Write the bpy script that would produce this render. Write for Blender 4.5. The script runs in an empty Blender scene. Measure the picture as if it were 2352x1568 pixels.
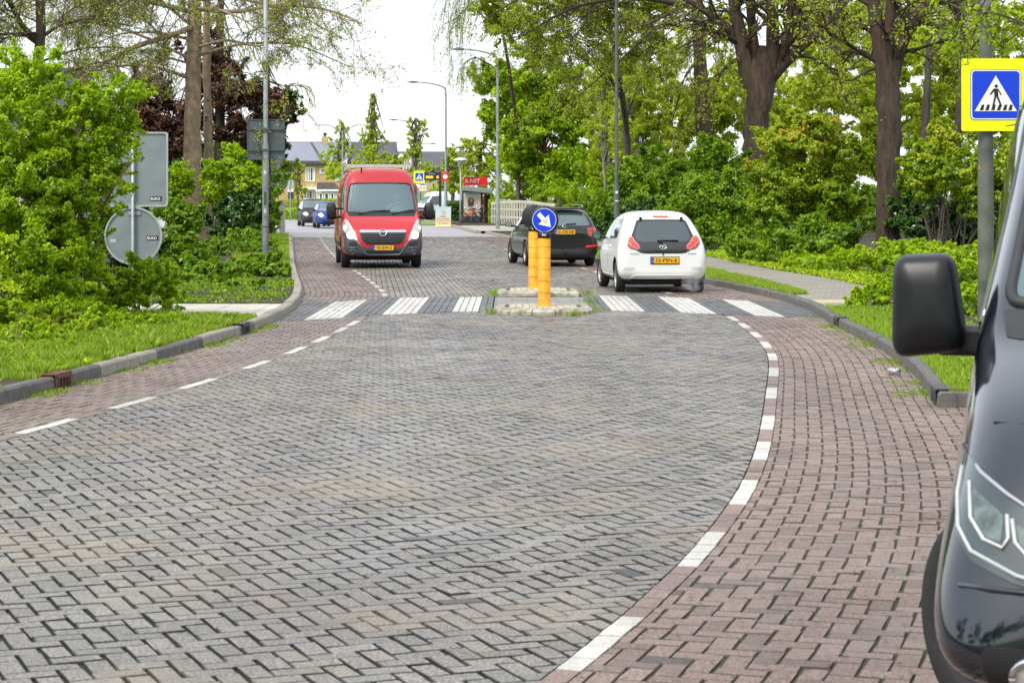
import bpy, bmesh, math, random
import numpy as np
from mathutils import Vector, Matrix
from mathutils.bvhtree import BVHTree
from mathutils.geometry import delaunay_2d_cdt

# ------------------------------------------------------------------ camera
S = bpy.context.scene
COL = S.collection
HC = 1.7; FPX = 4800.0            # eye height, focal length in pixels of a 2352 px wide frame
cam = bpy.data.cameras.new('camera'); co = bpy.data.objects.new('camera', cam); COL.objects.link(co)
co.location = (0, 0, HC); co.rotation_euler = (math.pi/2, 0, 0)
cam.sensor_width = 36; cam.lens = 36*FPX/2352; cam.shift_y = -330/2352
cam.clip_start = .1; cam.clip_end = 3000
cam.dof.use_dof = True; cam.dof.focus_distance = 30; cam.dof.aperture_fstop = 9
S.camera = co
# ------------------------------------------------------------------ overcast sky
SUN_EL = math.radians(52); SUN_AZ = math.radians(-140)    # behind the camera to its left
w = bpy.data.worlds.new('World'); S.world = w; w.use_nodes = True
nt = w.node_tree; nt.nodes.clear()
sky = nt.nodes.new('ShaderNodeTexSky'); sky.sky_type = 'NISHITA'; sky.sun_disc = False
sky.sun_elevation = SUN_EL; sky.sun_rotation = SUN_AZ; sky.air_density = 1; sky.dust_density = 3
b1 = nt.nodes.new('ShaderNodeBackground'); b1.inputs[1].default_value = .06
nt.links.new(sky.outputs[0], b1.inputs[0])
tc = nt.nodes.new('ShaderNodeTexCoord'); nz = nt.nodes.new('ShaderNodeTexNoise'); nz.inputs['Scale'].default_value = 2.2
nz.inputs['Detail'].default_value = 5
cr = nt.nodes.new('ShaderNodeValToRGB'); cr.color_ramp.elements[0].position = .3; cr.color_ramp.elements[1].position = .7
cr.color_ramp.elements[0].color = (.84, .87, .92, 1); cr.color_ramp.elements[1].color = (1, 1, 1, 1)
b2 = nt.nodes.new('ShaderNodeBackground'); b2.inputs[1].default_value = .72
nt.links.new(tc.outputs['Generated'], nz.inputs['Vector']); nt.links.new(nz.outputs['Fac'], cr.inputs[0]); nt.links.new(cr.outputs[0], b2.inputs[0])
ad = nt.nodes.new('ShaderNodeAddShader'); wo = nt.nodes.new('ShaderNodeOutputWorld')
nt.links.new(b1.outputs[0], ad.inputs[0]); nt.links.new(b2.outputs[0], ad.inputs[1]); nt.links.new(ad.outputs[0], wo.inputs[0])
sl = bpy.data.lights.new('sun', 'SUN'); sl.energy = 2.0; sl.angle = math.radians(16); sl.color = (1, .96, .88)
so = bpy.data.objects.new('sun', sl); COL.objects.link(so)
sd = Vector((math.sin(SUN_AZ)*math.cos(SUN_EL), math.cos(SUN_AZ)*math.cos(SUN_EL), math.sin(SUN_EL)))
so.rotation_euler = (-sd).to_track_quat('-Z', 'Y').to_euler()
S.view_settings.view_transform = 'Standard'; S.view_settings.look = 'None'
S.view_settings.exposure = .58; S.view_settings.gamma = 1

# ------------------------------------------------------------------ naming helpers
def tag(o, label=None, cat=None, group=None, kind=None):
    if label: o['label'] = label
    if cat: o['category'] = cat
    if group: o['group'] = group
    if kind: o['kind'] = kind
    return o
def thing(name, label, cat, loc=(0, 0, 0), rz=0, group=None):
    o = bpy.data.objects.new(name, None); COL.objects.link(o); o.empty_display_size = .2
    o.location = loc; o.rotation_euler = (0, 0, rz)
    return tag(o, label, cat, group)
def link(name, me, parent=None, mats=None):
    o = bpy.data.objects.new(name, me); COL.objects.link(o)
    if parent: o.parent = parent
    if mats is not None:
        for m in (mats if isinstance(mats, (list, tuple)) else [mats]): me.materials.append(m)
    return o
def copy_tree(o, parent=None):
    c = o.copy(); COL.objects.link(c)
    if parent: c.parent = parent
    for ch in list(o.children): copy_tree(ch, c)
    return c
def G(px, py, z=0.0):
    d = (HC-z)*FPX/(py-454.0); return Vector(((px-1176)*d/FPX, d, z))
def A(px, py, d): return Vector(((px-1176)*d/FPX, d, HC-(py-454.0)*d/FPX))

# ------------------------------------------------------------------ materials
MATS = {}
def nodes(name):
    m = bpy.data.materials.new(name); m.use_nodes = True; t = m.node_tree
    return m, t, t.nodes['Principled BSDF']
def M(name, col, rough=.6, metal=0., var=.12, scale=6., bump=0., bscale=60., coat=0., spec=.5, emis=0., col2=None, detail=6):
    if name in MATS: return MATS[name]
    m, t, b = nodes(name); N = t.nodes; L = t.links
    tc = N.new('ShaderNodeTexCoord')
    n = N.new('ShaderNodeTexNoise'); n.inputs['Scale'].default_value = scale; n.inputs['Detail'].default_value = detail
    L.new(tc.outputs['Object'], n.inputs['Vector'])
    r = N.new('ShaderNodeValToRGB'); L.new(n.outputs['Fac'], r.inputs[0])
    r.color_ramp.elements[0].position = .32; r.color_ramp.elements[1].position = .68
    c2 = col2 or tuple(min(1, c*(1+var)) for c in col); c1 = col if col2 else tuple(c*(1-var) for c in col)
    r.color_ramp.elements[0].color = (*c1, 1); r.color_ramp.elements[1].color = (*c2, 1)
    L.new(r.outputs[0], b.inputs['Base Color'])
    b.inputs['Roughness'].default_value = rough; b.inputs['Metallic'].default_value = metal
    b.inputs['Specular IOR Level'].default_value = spec
    b.inputs['Coat Weight'].default_value = coat; b.inputs['Coat Roughness'].default_value = .04
    if bump:
        n2 = N.new('ShaderNodeTexNoise'); n2.inputs['Scale'].default_value = bscale; n2.inputs['Detail'].default_value = 5
        L.new(tc.outputs['Object'], n2.inputs['Vector'])
        bp = N.new('ShaderNodeBump'); bp.inputs['Strength'].default_value = bump; bp.inputs['Distance'].default_value = .02
        L.new(n2.outputs['Fac'], bp.inputs['Height']); L.new(bp.outputs[0], b.inputs['Normal'])
    if emis:
        b.inputs['Emission Color'].default_value = (*col, 1); b.inputs['Emission Strength'].default_value = emis
    MATS[name] = m; return m
def Mleaf(name, stops, trans=.35, rough=.42):
    """leaf colour from the per-leaf attribute v"""
    if name in MATS: return MATS[name]
    m, t, b = nodes(name); N = t.nodes; L = t.links
    a = N.new('ShaderNodeAttribute'); a.attribute_name = 'v'
    r = N.new('ShaderNodeValToRGB'); L.new(a.outputs['Fac'], r.inputs[0])
    e = r.color_ramp.elements
    while len(e) < len(stops): e.new(.5)
    for i, (p, c) in enumerate(stops): e[i].position = p; e[i].color = (*c, 1)
    L.new(r.outputs[0], b.inputs['Base Color']); b.inputs['Roughness'].default_value = rough
    b.inputs['Specular IOR Level'].default_value = .45
    tr = N.new('ShaderNodeBsdfTranslucent'); L.new(r.outputs[0], tr.inputs[0])
    mx = N.new('ShaderNodeMixShader'); mx.inputs[0].default_value = trans
    L.new(b.outputs[0], mx.inputs[1]); L.new(tr.outputs[0], mx.inputs[2])
    L.new(mx.outputs[0], N['Material Output'].inputs[0])
    MATS[name] = m; return m
def Mbrick(name, stops, dirt=(.05, .045, .03), rough=(.35, .6), speck=.5, stain=.35, stc=None):
    if name in MATS: return MATS[name]
    m, t, b = nodes(name); N = t.nodes; L = t.links
    a = N.new('ShaderNodeAttribute'); a.attribute_name = 'v'
    r = N.new('ShaderNodeValToRGB'); L.new(a.outputs['Fac'], r.inputs[0])
    e = r.color_ramp.elements
    while len(e) < len(stops): e.new(.5)
    for i, (p, c) in enumerate(stops): e[i].position = p; e[i].color = (*c, 1)
    tc = N.new('ShaderNodeTexCoord')
    def noise(sc, det=4, rgh=.6):
        n = N.new('ShaderNodeTexNoise'); n.inputs['Scale'].default_value = sc; n.inputs['Detail'].default_value = det
        n.inputs['Roughness'].default_value = rgh; L.new(tc.outputs['Object'], n.inputs['Vector']); return n
    def mix(kind, f, c1, c2):
        x = N.new('ShaderNodeMix'); x.data_type = 'RGBA'; x.blend_type = kind
        if isinstance(f, float): x.inputs['Factor'].default_value = f
        else: L.new(f, x.inputs['Factor'])
        for s_, c in ((6, c1), (7, c2)):
            if isinstance(c, tuple): x.inputs[s_].default_value = (*c, 1)
            else: L.new(c, x.inputs[s_])
        return x.outputs[2]
    def ramp(src, p0, p1, c0, c1):
        q = N.new('ShaderNodeValToRGB'); L.new(src, q.inputs[0]); q.color_ramp.elements[0].position = p0; q.color_ramp.elements[1].position = p1
        q.color_ramp.elements[0].color = (*c0, 1); q.color_ramp.elements[1].color = (*c1, 1); return q.outputs[0]
    # exposed aggregate: pale and dark grains
    g1 = ramp(noise(75, 3, .8).outputs['Fac'], .38, .66, (1-speck,)*3, (1+speck*.8,)*3)
    c = mix('MULTIPLY', 1.0, r.outputs[0], g1)
    g2 = ramp(noise(22, 5).outputs['Fac'], .3, .7, (.86,)*3, (1.12,)*3)
    c = mix('MULTIPLY', 1.0, c, g2)
    st = noise(.55, 6, .65)
    sm = ramp(st.outputs['Fac'], .48, .72, (0,)*3, (stain,)*3)
    c = mix('MIX', sm, c, stc or (.24, .19, .14))
    # long worn wheel tracks and damp patches following the road
    mp = N.new('ShaderNodeMapping'); mp.inputs['Scale'].default_value = (1.0, .16, 1); mp.inputs['Rotation'].default_value = (0, 0, .12); L.new(tc.outputs['Object'], mp.inputs[0])
    tn = N.new('ShaderNodeTexNoise'); tn.inputs['Scale'].default_value = 1.1; tn.inputs['Detail'].default_value = 5; L.new(mp.outputs[0], tn.inputs['Vector'])
    c = mix('MULTIPLY', 1.0, c, ramp(tn.outputs['Fac'], .32, .68, (.80, .80, .81), (1.10, 1.09, 1.06)))
    L.new(c, b.inputs['Base Color'])
    rr = N.new('ShaderNodeMapRange'); L.new(noise(.8, 5).outputs['Fac'], rr.inputs[0]); rr.inputs[1].default_value = .3; rr.inputs[2].default_value = .7
    rr.inputs[3].default_value = rough[0]; rr.inputs[4].default_value = rough[1]; L.new(rr.outputs[0], b.inputs['Roughness'])
    bp = N.new('ShaderNodeBump'); bp.inputs['Strength'].default_value = .5; bp.inputs['Distance'].default_value = .004
    L.new(noise(140, 3).outputs['Fac'], bp.inputs['Height']); L.new(bp.outputs[0], b.inputs['Normal'])
    MATS[name] = m; return m
def Mtile(name, c1, c2, mortar, bw=.3, bh=.3, off=0., rough=.6, ms=.012, rot=0., plane='xy'):
    if name in MATS: return MATS[name]
    m, t, b = nodes(name); N = t.nodes; L = t.links
    tc = N.new('ShaderNodeTexCoord'); mp = N.new('ShaderNodeMapping'); L.new(tc.outputs['Object'], mp.inputs[0])
    mp.inputs['Rotation'].default_value = (math.pi/2 if plane == 'xz' else 0, 0, rot)
    br = N.new('ShaderNodeTexBrick'); L.new(mp.outputs[0], br.inputs['Vector']); br.inputs['Scale'].default_value = 1
    br.offset = off; br.inputs['Color1'].default_value = (*c1, 1); br.inputs['Color2'].default_value = (*c2, 1); br.inputs['Mortar'].default_value = (*mortar, 1)
    br.inputs['Brick Width'].default_value = bw; br.inputs['Row Height'].default_value = bh; br.inputs['Mortar Size'].default_value = ms
    n = N.new('ShaderNodeTexNoise'); n.inputs['Scale'].default_value = 3; n.inputs['Detail'].default_value = 8; L.new(tc.outputs['Object'], n.inputs['Vector'])
    x = N.new('ShaderNodeMix'); x.data_type = 'RGBA'; x.blend_type = 'MULTIPLY'; x.inputs[0].default_value = .6
    L.new(br.outputs[0], x.inputs[6]); L.new(n.outputs['Fac'], x.inputs[7])
    x2 = N.new('ShaderNodeMix'); x2.data_type = 'RGBA'; x2.blend_type = 'MULTIPLY'; x2.inputs[0].default_value = 1; x2.inputs[7].default_value = (1.4, 1.4, 1.4, 1)
    L.new(x.outputs[2], x2.inputs[6]); L.new(x2.outputs[2], b.inputs['Base Color']); b.inputs['Roughness'].default_value = rough
    MATS[name] = m; return m
def Mbark(name, c1, c2, scale=9, bump=.8, stretch=.22):
    if name in MATS: return MATS[name]
    m, t, b = nodes(name); N = t.nodes; L = t.links
    tc = N.new('ShaderNodeTexCoord'); mp = N.new('ShaderNodeMapping'); L.new(tc.outputs['Object'], mp.inputs[0]); mp.inputs['Scale'].default_value = (1, 1, stretch)
    n = N.new('ShaderNodeTexNoise'); n.inputs['Scale'].default_value = scale; n.inputs['Detail'].default_value = 8; n.inputs['Roughness'].default_value = .7; L.new(mp.outputs[0], n.inputs['Vector'])
    r = N.new('ShaderNodeValToRGB'); L.new(n.outputs['Fac'], r.inputs[0]); r.color_ramp.elements[0].position = .35; r.color_ramp.elements[1].position = .66
    r.color_ramp.elements[0].color = (*c1, 1); r.color_ramp.elements[1].color = (*c2, 1)
    n3 = N.new('ShaderNodeTexNoise'); n3.inputs['Scale'].default_value = 1.3; n3.inputs['Detail'].default_value = 4; L.new(tc.outputs['Object'], n3.inputs['Vector'])
    r3 = N.new('ShaderNodeValToRGB'); L.new(n3.outputs['Fac'], r3.inputs[0]); r3.color_ramp.elements[0].position = .45; r3.color_ramp.elements[1].position = .75
    r3.color_ramp.elements[0].color = (0, 0, 0, 1); r3.color_ramp.elements[1].color = (.4, .4, .4, 1)
    x = N.new('ShaderNodeMix'); x.data_type = 'RGBA'; L.new(r3.outputs[0], x.inputs[0]); L.new(r.outputs[0], x.inputs[6]); x.inputs[7].default_value = (.09, .11, .04, 1)
    L.new(x.outputs[2], b.inputs['Base Color']); b.inputs['Roughness'].default_value = .7
    bp = N.new('ShaderNodeBump'); bp.inputs['Strength'].default_value = bump; bp.inputs['Distance'].default_value = .05
    L.new(n.outputs['Fac'], bp.inputs['Height']); L.new(bp.outputs[0], b.inputs['Normal'])
    MATS[name] = m; return m
def Mplain(name, col, rough=.5, metal=0, emis=0, alpha_glass=None):
    return M(name, col, rough, metal, var=.04, scale=12, emis=emis)

# ------------------------------------------------------------------ mesh builder
class MB:
    def __init__(s): s.v = []; s.f = []; s.m = []
    def add(s, vs, fs, mi=0):
        o = len(s.v); s.v += [tuple(p) for p in vs]; s.f += [tuple(i+o for i in f) for f in fs]; s.m += [mi]*len(fs); return s
    def box(s, c, size, rz=0, mi=0, taper=1.0, rot=None):
        hx, hy, hz = size[0]/2, size[1]/2, size[2]/2
        R = rot if rot is not None else Matrix.Rotation(rz, 3, 'Z')
        vs = []
        for z in (-hz, hz):
            k = taper if z > 0 else 1
            for x, y in ((-hx, -hy), (hx, -hy), (hx, hy), (-hx, hy)): vs.append(R @ Vector((x*k, y*k, z)) + Vector(c))
        return s.add(vs, [(3, 2, 1, 0), (4, 5, 6, 7), (0, 1, 5, 4), (1, 2, 6, 5), (2, 3, 7, 6), (3, 0, 4, 7)], mi)
    def tube(s, pts, rad, n=8, mi=0, caps=True):
        pts = [Vector(p) for p in pts]
        if not hasattr(rad, '__len__'): rad = [rad]*len(pts)
        ref = Vector((0, 0, 1)); vs = []
        t0 = (pts[-1]-pts[0]).normalized()
        if abs(t0.z) > .9: ref = Vector((0, 1, 0))
        for i, p in enumerate(pts):
            t = (pts[min(i+1, len(pts)-1)]-pts[max(i-1, 0)])
            t = t.normalized() if t.length > 1e-9 else t0
            u = t.cross(ref); u = u.normalized() if u.length > 1e-6 else Vector((1, 0, 0)); w_ = u.cross(t)
            for k in range(n):
                a = 2*math.pi*k/n; vs.append(p+(u*math.cos(a)+w_*math.sin(a))*rad[i])
        fs = []
        for i in range(len(pts)-1):
            for k in range(n): fs.append((i*n+k, i*n+(k+1) % n, (i+1)*n+(k+1) % n, (i+1)*n+k))
        if caps: fs.append(tuple(range(n-1, -1, -1))); fs.append(tuple((len(pts)-1)*n+k for k in range(n)))
        return s.add(vs, fs, mi)
    def prism(s, outline, c, ax='y', th=.02, mi=0, R=None):
        """outline: 2-D points in the (x,z) plane (ax y), (y,z) plane (ax x) or (x,y) plane (ax z), thickness th centred on c"""
        n = len(outline); vs = []
        for t in (-th/2, th/2):
            for a, b in outline:
                p = Vector((a, t, b)) if ax == 'y' else (Vector((t, a, b)) if ax == 'x' else Vector((a, b, t)))
                if R is not None: p = R @ p
                vs.append(p+Vector(c))
        fs = [tuple(range(n)), tuple(range(2*n-1, n-1, -1))]
        for i in range(n): j = (i+1) % n; fs.append((i, i+n, j+n, j))
        return s.add(vs, fs, mi)
    def lathe(s, prof, c, n=24, axis='z', mi=0, R=None):
        vs = []; m = len(prof)
        for k in range(n):
            a = 2*math.pi*k/n
            for r, h in prof:
                p = Vector((r*math.cos(a), r*math.sin(a), h)) if axis == 'z' else (Vector((h, r*math.cos(a), r*math.sin(a))) if axis == 'x' else Vector((r*math.cos(a), h, r*math.sin(a))))
                if R is not None: p = R @ p
                vs.append(p+Vector(c))
        fs = []
        for k in range(n):
            q = (k+1) % n
            for i in range(m-1): fs.append((k*m+i, q*m+i, q*m+i+1, k*m+i+1))
        return s.add(vs, fs, mi)
    def disc(s, c, r, ax='y', th=.01, n=32, mi=0, ry=None, R=None):
        return s.prism([(r*math.cos(2*math.pi*k/n), (ry or r)*math.sin(2*math.pi*k/n)) for k in range(n)], c, ax, th, mi, R)
    def mesh(s, smooth=False, name='mesh'):
        me = bpy.data.meshes.new(name); me.from_pydata(s.v, [], s.f); me.update()
        me.polygons.foreach_set('material_index', s.m)
        if smooth: me.polygons.foreach_set('use_smooth', [True]*len(s.f))
        bm = bmesh.new(); bm.from_mesh(me); bmesh.ops.recalc_face_normals(bm, faces=bm.faces); bm.to_mesh(me); bm.free()
        return me
    def build(s, name, mats, parent=None, smooth=False, bevel=0, seg=2):
        me = s.mesh(smooth, name); o = link(name, me, parent, mats)
        if bevel:
            bmod = o.modifiers.new('bevel', 'BEVEL'); bmod.width = bevel; bmod.segments = seg; bmod.limit_method = 'ANGLE'; bmod.angle_limit = .6
        return o
def bezier_round(pts, r=.2, n=4):
    """round the corners of a closed outline; r is the share of each edge"""
    out = []; m = len(pts)
    for i in range(m):
        p0, p1, p2 = Vector(pts[i-1]), Vector(pts[i]), Vector(pts[(i+1) % m])
        a = p1.lerp(p0, r); b = p1.lerp(p2, r)
        for k in range(n+1):
            t = k/n; q = a*(1-t)**2+p1*2*t*(1-t)+b*t*t; out.append((q.x, q.y))
    return out
def rrect(x0, z0, x1, z1, r, n=4):
    out = []
    for cx, cz, a0 in ((x1-r, z1-r, 0), (x0+r, z1-r, 90), (x0+r, z0+r, 180), (x1-r, z0+r, 270)):
        for k in range(n+1):
            a = math.radians(a0+90*k/n); out.append((cx+r*math.cos(a), cz+r*math.sin(a)))
    return out
def mirror(o): return [(-a, b) for a, b in reversed(o)]
def text_part(name, body, width, height, mat_, parent, origin, xdir, updir, depth=.004, bold=0.0, label=None):
    """raised lettering; origin = centre, xdir / updir = reading direction and up"""
    cu = bpy.data.curves.new('lettering', 'FONT'); cu.body = body; cu.align_x = 'CENTER'; cu.align_y = 'CENTER'; cu.extrude = .02; cu.offset = bold
    o = bpy.data.objects.new('tmp', cu); COL.objects.link(o)
    dg = bpy.context.evaluated_depsgraph_get(); me = bpy.data.meshes.new_from_object(o.evaluated_get(dg))
    bpy.data.objects.remove(o)
    n = len(me.vertices); v = np.zeros(n*3); me.vertices.foreach_get('co', v); v = v.reshape(-1, 3)
    mn = v.min(0); mxx = v.max(0); v = (v-(mn+mxx)/2)/(mxx-mn)
    X = Vector(xdir).normalized(); U = Vector(updir).normalized(); Nn = X.cross(U)
    B = np.array([X*width, U*height, Nn*depth]); v = v @ B+np.array(origin)
    me.vertices.foreach_set('co', v.ravel()); me.update(); me.name = name
    ob = link(name, me, parent, mat_)
    return ob
def fast_mesh(name, V, F4, attr=None, smooth=False, mat_=None, parent=None, uv=None):
    """V (n,3), F4 (m,4) int"""
    me = bpy.data.meshes.new(name); n = len(V); m, k = F4.shape
    me.vertices.add(n); me.vertices.foreach_set('co', np.ascontiguousarray(V, dtype=np.float32).ravel())
    me.loops.add(m*k); me.loops.foreach_set('vertex_index', F4.astype(np.int32).ravel())
    me.polygons.add(m); me.polygons.foreach_set('loop_start', (np.arange(m)*k).astype(np.int32))
    me.polygons.foreach_set('loop_total', np.full(m, k, dtype=np.int32))
    if smooth: me.polygons.foreach_set('use_smooth', np.ones(m, dtype=bool))
    me.update(calc_edges=True)
    if attr is not None:
        at = me.attributes.new('v', 'FLOAT', 'FACE'); at.data.foreach_set('value', attr.astype(np.float32))
    return link(name, me, parent, mat_)
# ------------------------------------------------------------------ road geometry (metres; x right, y away from the camera)
YS = np.arange(3, 175, .25)
class Curve:
    def __init__(s, pts, win=5):
        p = np.array(pts); x = np.interp(YS, p[:, 0], p[:, 1])
        sl0 = (p[1, 1]-p[0, 1])/(p[1, 0]-p[0, 0]); x = np.where(YS < p[0, 0], p[0, 1]+(YS-p[0, 0])*sl0, x)
        k = np.hanning(win*2+3); k /= k.sum(); pad = len(k)//2
        xe = np.concatenate([x[0]-(np.arange(pad, 0, -1))*(x[1]-x[0]), x, x[-1]+(np.arange(1, pad+1))*(x[-1]-x[-2])])
        s.x = np.convolve(xe, k, 'valid')
        s.dx = np.gradient(s.x, YS); ds = np.sqrt(1+s.dx**2)*.25; s.s = np.concatenate([[0], np.cumsum(ds)[:-1]])
    def X(s, y): return np.interp(y, YS, s.x)
    def D(s, y): return np.interp(y, YS, s.dx)
    def arc(s, y): return np.interp(y, YS, s.s)
    def map(s, q, t):
        y = np.interp(q, s.s, YS); x = np.interp(q, s.s, s.x); d = np.interp(q, s.s, s.dx); n = np.sqrt(1+d*d)
        return x+t/n, y-t*d/n
LK = Curve([(4,-5.9),(10,-5.1),(17.2,-4.21),(19.4,-3.95),(22.9,-3.6),(26.7,-3.28),(31,-3.27),(34.3,-3.46),(37.6,-3.76),(43.6,-4.46),(53,-5.5),(71.6,-7.5),(91.7,-9.66),(124,-13.4),(175,-20)], 8)
LL = Curve([(4,-5.3),(10,-4.4),(15.5,-3.48),(17.3,-3.14),(19.2,-2.84),(21.2,-2.6),(23.2,-2.4),(25.1,-2.29),(26.8,-2.2),(28.7,-2.12),(32,-2.08),(35.9,-2.17),(37.4,-2.28),(42.7,-2.9),(47.7,-3.53),(53,-4.3),(72,-6.4),(96,-8.9),(118,-11.2),(175,-18)], 8)
RL = Curve([(4,-1.0),(6,-.3),(8.07,.385),(10.04,.918),(12.1,1.36),(14,1.68),(15.9,1.95),(18.2,2.26),(20.45,2.565),(22.4,2.80),(24.1,2.94),(25.9,3.03),(27.8,3.09),(29.5,3.11),(32,3.08),(35,2.95),(40,2.6),(47.7,1.95),(49.7,1.75),(68.6,-.19),(73.5,-.64),(79,-1.22),(85,-1.84),(91.7,-2.46),(99.5,-3.1),(115,-4.45),(140,-7),(175,-10)], 5)
RK = Curve([(4,2.2),(17,3.45),(20.1,3.87),(23.6,4.15),(28,4.29),(31.6,4.51),(34.6,4.5),(38,4.16),(41,3.85),(45,3.3),(54,2.24),(86,-.09),(98,-1.2),(112,-2.3),(129.5,-3.72),(150,-6),(175,-9)], 6)
CN = np.array([(-20,25),(-3.4,28.6),(-2.84,29),(-1.9,30.3),(-.9,31.1),(1.49,31.5),(2.5,30.9),(3.5,30.1),(4.6,29.3),(20,27)])
CF = np.array([(-20,30),(-3.5,33.6),(-2.9,34.1),(-2,35.5),(-.96,35.7),(1.49,36.3),(2.55,35.85),(3.5,34.9),(4.6,33.7),(20,31)])
cn = lambda x: np.interp(x, CN[:, 0], CN[:, 1])
cf = lambda x: np.interp(x, CF[:, 0], CF[:, 1])
EDGE_S = 16.95      # near face of the kerb that turns into the side road

def bricks(name, cen, half, to_world, bounds, mat_, vfun=None, z=0., seed=1, wob=.0022, tilt=.011, depth=.016, lim=True):
    """cen (n,2) centres and half (n,2) half sizes in pattern space; to_world maps pattern coords; bounds = signed functions of world x,y"""
    rng = np.random.default_rng(seed); n = len(cen)
    cx, cy = to_world(cen[:, 0], cen[:, 1])
    keep = np.ones(n, bool)
    if lim: keep &= (np.abs(cx) < .25*cy+2.2)
    for g in bounds: keep &= g(cx, cy) > -.16
    cen = cen[keep]; half = half[keep]; cx = cx[keep]; cy = cy[keep]; n = len(cen)
    jit = rng.normal(0, wob, (n, 2)); half = half*(1+0)
    sx = np.array([-1, 1, 1, -1]); sy = np.array([-1, -1, 1, 1])
    rot = rng.normal(0, .012, n)
    ox = sx[None]*half[:, :1]; oy = sy[None]*half[:, 1:]
    px = cen[:, :1]+jit[:, :1]+ox-oy*rot[:, None]; py = cen[:, 1:]+jit[:, 1:]+oy+ox*rot[:, None]
    wx, wy = to_world(px.ravel(), py.ravel()); wx = wx.reshape(n, 4); wy = wy.reshape(n, 4)
    gs = [g(wx, wy) for g in bounds]
    inside = np.ones(n, bool); out = np.zeros(n, bool)
    for g in gs: inside &= (g >= 0).all(1); out |= (g < .004).all(1)
    tz = rng.normal(0, tilt, (n, 2)); zz = z+rng.normal(0, .0012, n)
    vv = rng.random(n) if vfun is None else vfun(cx, cy, cen, rng)
    polys = []
    idx = np.where(~out)[0]
    V = []; F = []; AV = []; vc = 0
    wxl = wx.tolist(); wyl = wy.tolist()
    for i in idx:
        P = list(zip(wxl[i], wyl[i]))
        if not inside[i]:
            for g in bounds:
                if not P: break
                a = np.array(P); val = g(a[:, 0], a[:, 1]); Q = []
                for k in range(len(P)):
                    k2 = (k+1) % len(P); v1, v2 = val[k], val[k2]
                    if v1 >= 0: Q.append(P[k])
                    if (v1 >= 0) != (v2 >= 0):
                        t = v1/(v1-v2); Q.append((P[k][0]+(P[k2][0]-P[k][0])*t, P[k][1]+(P[k2][1]-P[k][1])*t))
                P = Q
            if len(P) < 3: continue
        m = len(P); mx_ = sum(p[0] for p in P)/m; my_ = sum(p[1] for p in P)/m
        ch = .0034
        for x, y in P:
            dx, dy = x-mx_, y-my_; L_ = math.hypot(dx, dy)+1e-6; k = max(0, 1-ch*1.4/L_)
            zt = zz[i]+dx*tz[i, 0]+dy*tz[i, 1]
            V.append((mx_+dx*k, my_+dy*k, zt))
        for x, y in P: 
            dx, dy = x-mx_, y-my_
            V.append((x, y, zz[i]-.0055+dx*tz[i, 0]+dy*tz[i, 1]))
        for x, y in P: V.append((x, y, zz[i]-depth))
        F.append(tuple(range(vc, vc+m))); AV.append(vv[i])
        for k in range(m):
            q = (k+1) % m
            F.append((vc+k+m, vc+q+m, vc+q, vc+k)); F.append((vc+k+2*m, vc+q+2*m, vc+q+m, vc+k+m)); AV += [-1., -1. if k % 2 or True else 0.]  # sides and chamfers take the dark stop: joint grime plus self-shadow put into colour
        vc += 3*m
    me = bpy.data.meshes.new(name); me.from_pydata(V, [], F); me.update()
    at = me.attributes.new('v', 'FLOAT', 'FACE'); at.data.foreach_set('value', np.array(AV, dtype=np.float32))
    o = link(name, me, None, mat_); o['kind'] = 'structure'; return o
def herring(x0, x1, y0, y1, u=.1, gx=.0072, gy=.0036):
    i = np.arange(int(x0/u)-2, int(x1/u)+2); j = np.arange(int(y0/u)-2, int(y1/u)+2)
    I, J = np.meshgrid(i, j); I = I.ravel(); J = J.ravel(); c = (I-J) % 4
    h = c == 0; v = c == 3
    ch = np.stack([(I[h]+1)*u, (J[h]+.5)*u], 1); cv = np.stack([(I[v]+.5)*u, (J[v]+1)*u], 1)
    hh = np.tile([u-gx, u/2-gy], (len(ch), 1)); hv = np.tile([u/2-gx, u-gy], (len(cv), 1))
    return np.concatenate([ch, cv]), np.concatenate([hh, hv])
ident = lambda a, b: (a, b)
TH = math.radians(22)
def gw(p, q): return p*math.cos(TH)-q*math.sin(TH), p*math.sin(TH)+q*math.cos(TH)
mat_grey = Mbrick('grey_concrete_brick', [(0, (.035, .034, .030)), (.001, (.07, .075, .08)), (.006, (.19, .178, .158)), (.5, (.228, .213, .188)), (.94, (.265, .247, .216)), (1, (.27, .23, .19))], speck=.85, stain=.6, stc=(.27, .21, .145), rough=(.32, .6))  # first stop of the brick ramps: painted joint shade and grime
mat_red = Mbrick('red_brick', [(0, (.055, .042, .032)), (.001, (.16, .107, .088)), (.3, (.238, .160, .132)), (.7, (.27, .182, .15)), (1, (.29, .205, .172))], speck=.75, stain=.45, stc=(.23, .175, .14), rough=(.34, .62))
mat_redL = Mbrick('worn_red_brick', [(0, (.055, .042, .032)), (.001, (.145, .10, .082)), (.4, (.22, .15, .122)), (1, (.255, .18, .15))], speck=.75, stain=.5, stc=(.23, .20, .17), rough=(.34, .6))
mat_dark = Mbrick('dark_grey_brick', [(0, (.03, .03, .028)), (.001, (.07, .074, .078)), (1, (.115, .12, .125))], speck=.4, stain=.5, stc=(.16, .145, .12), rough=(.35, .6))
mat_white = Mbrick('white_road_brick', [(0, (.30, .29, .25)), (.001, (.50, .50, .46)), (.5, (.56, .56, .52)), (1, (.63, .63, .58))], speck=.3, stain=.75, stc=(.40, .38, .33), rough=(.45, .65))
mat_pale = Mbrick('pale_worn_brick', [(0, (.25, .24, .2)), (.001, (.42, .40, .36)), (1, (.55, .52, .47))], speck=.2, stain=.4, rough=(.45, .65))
mat_sand = M('joint_sand', (.014, .013, .010), .95, var=.5, scale=2.5, col2=(.030, .034, .010), bump=.4)

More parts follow.
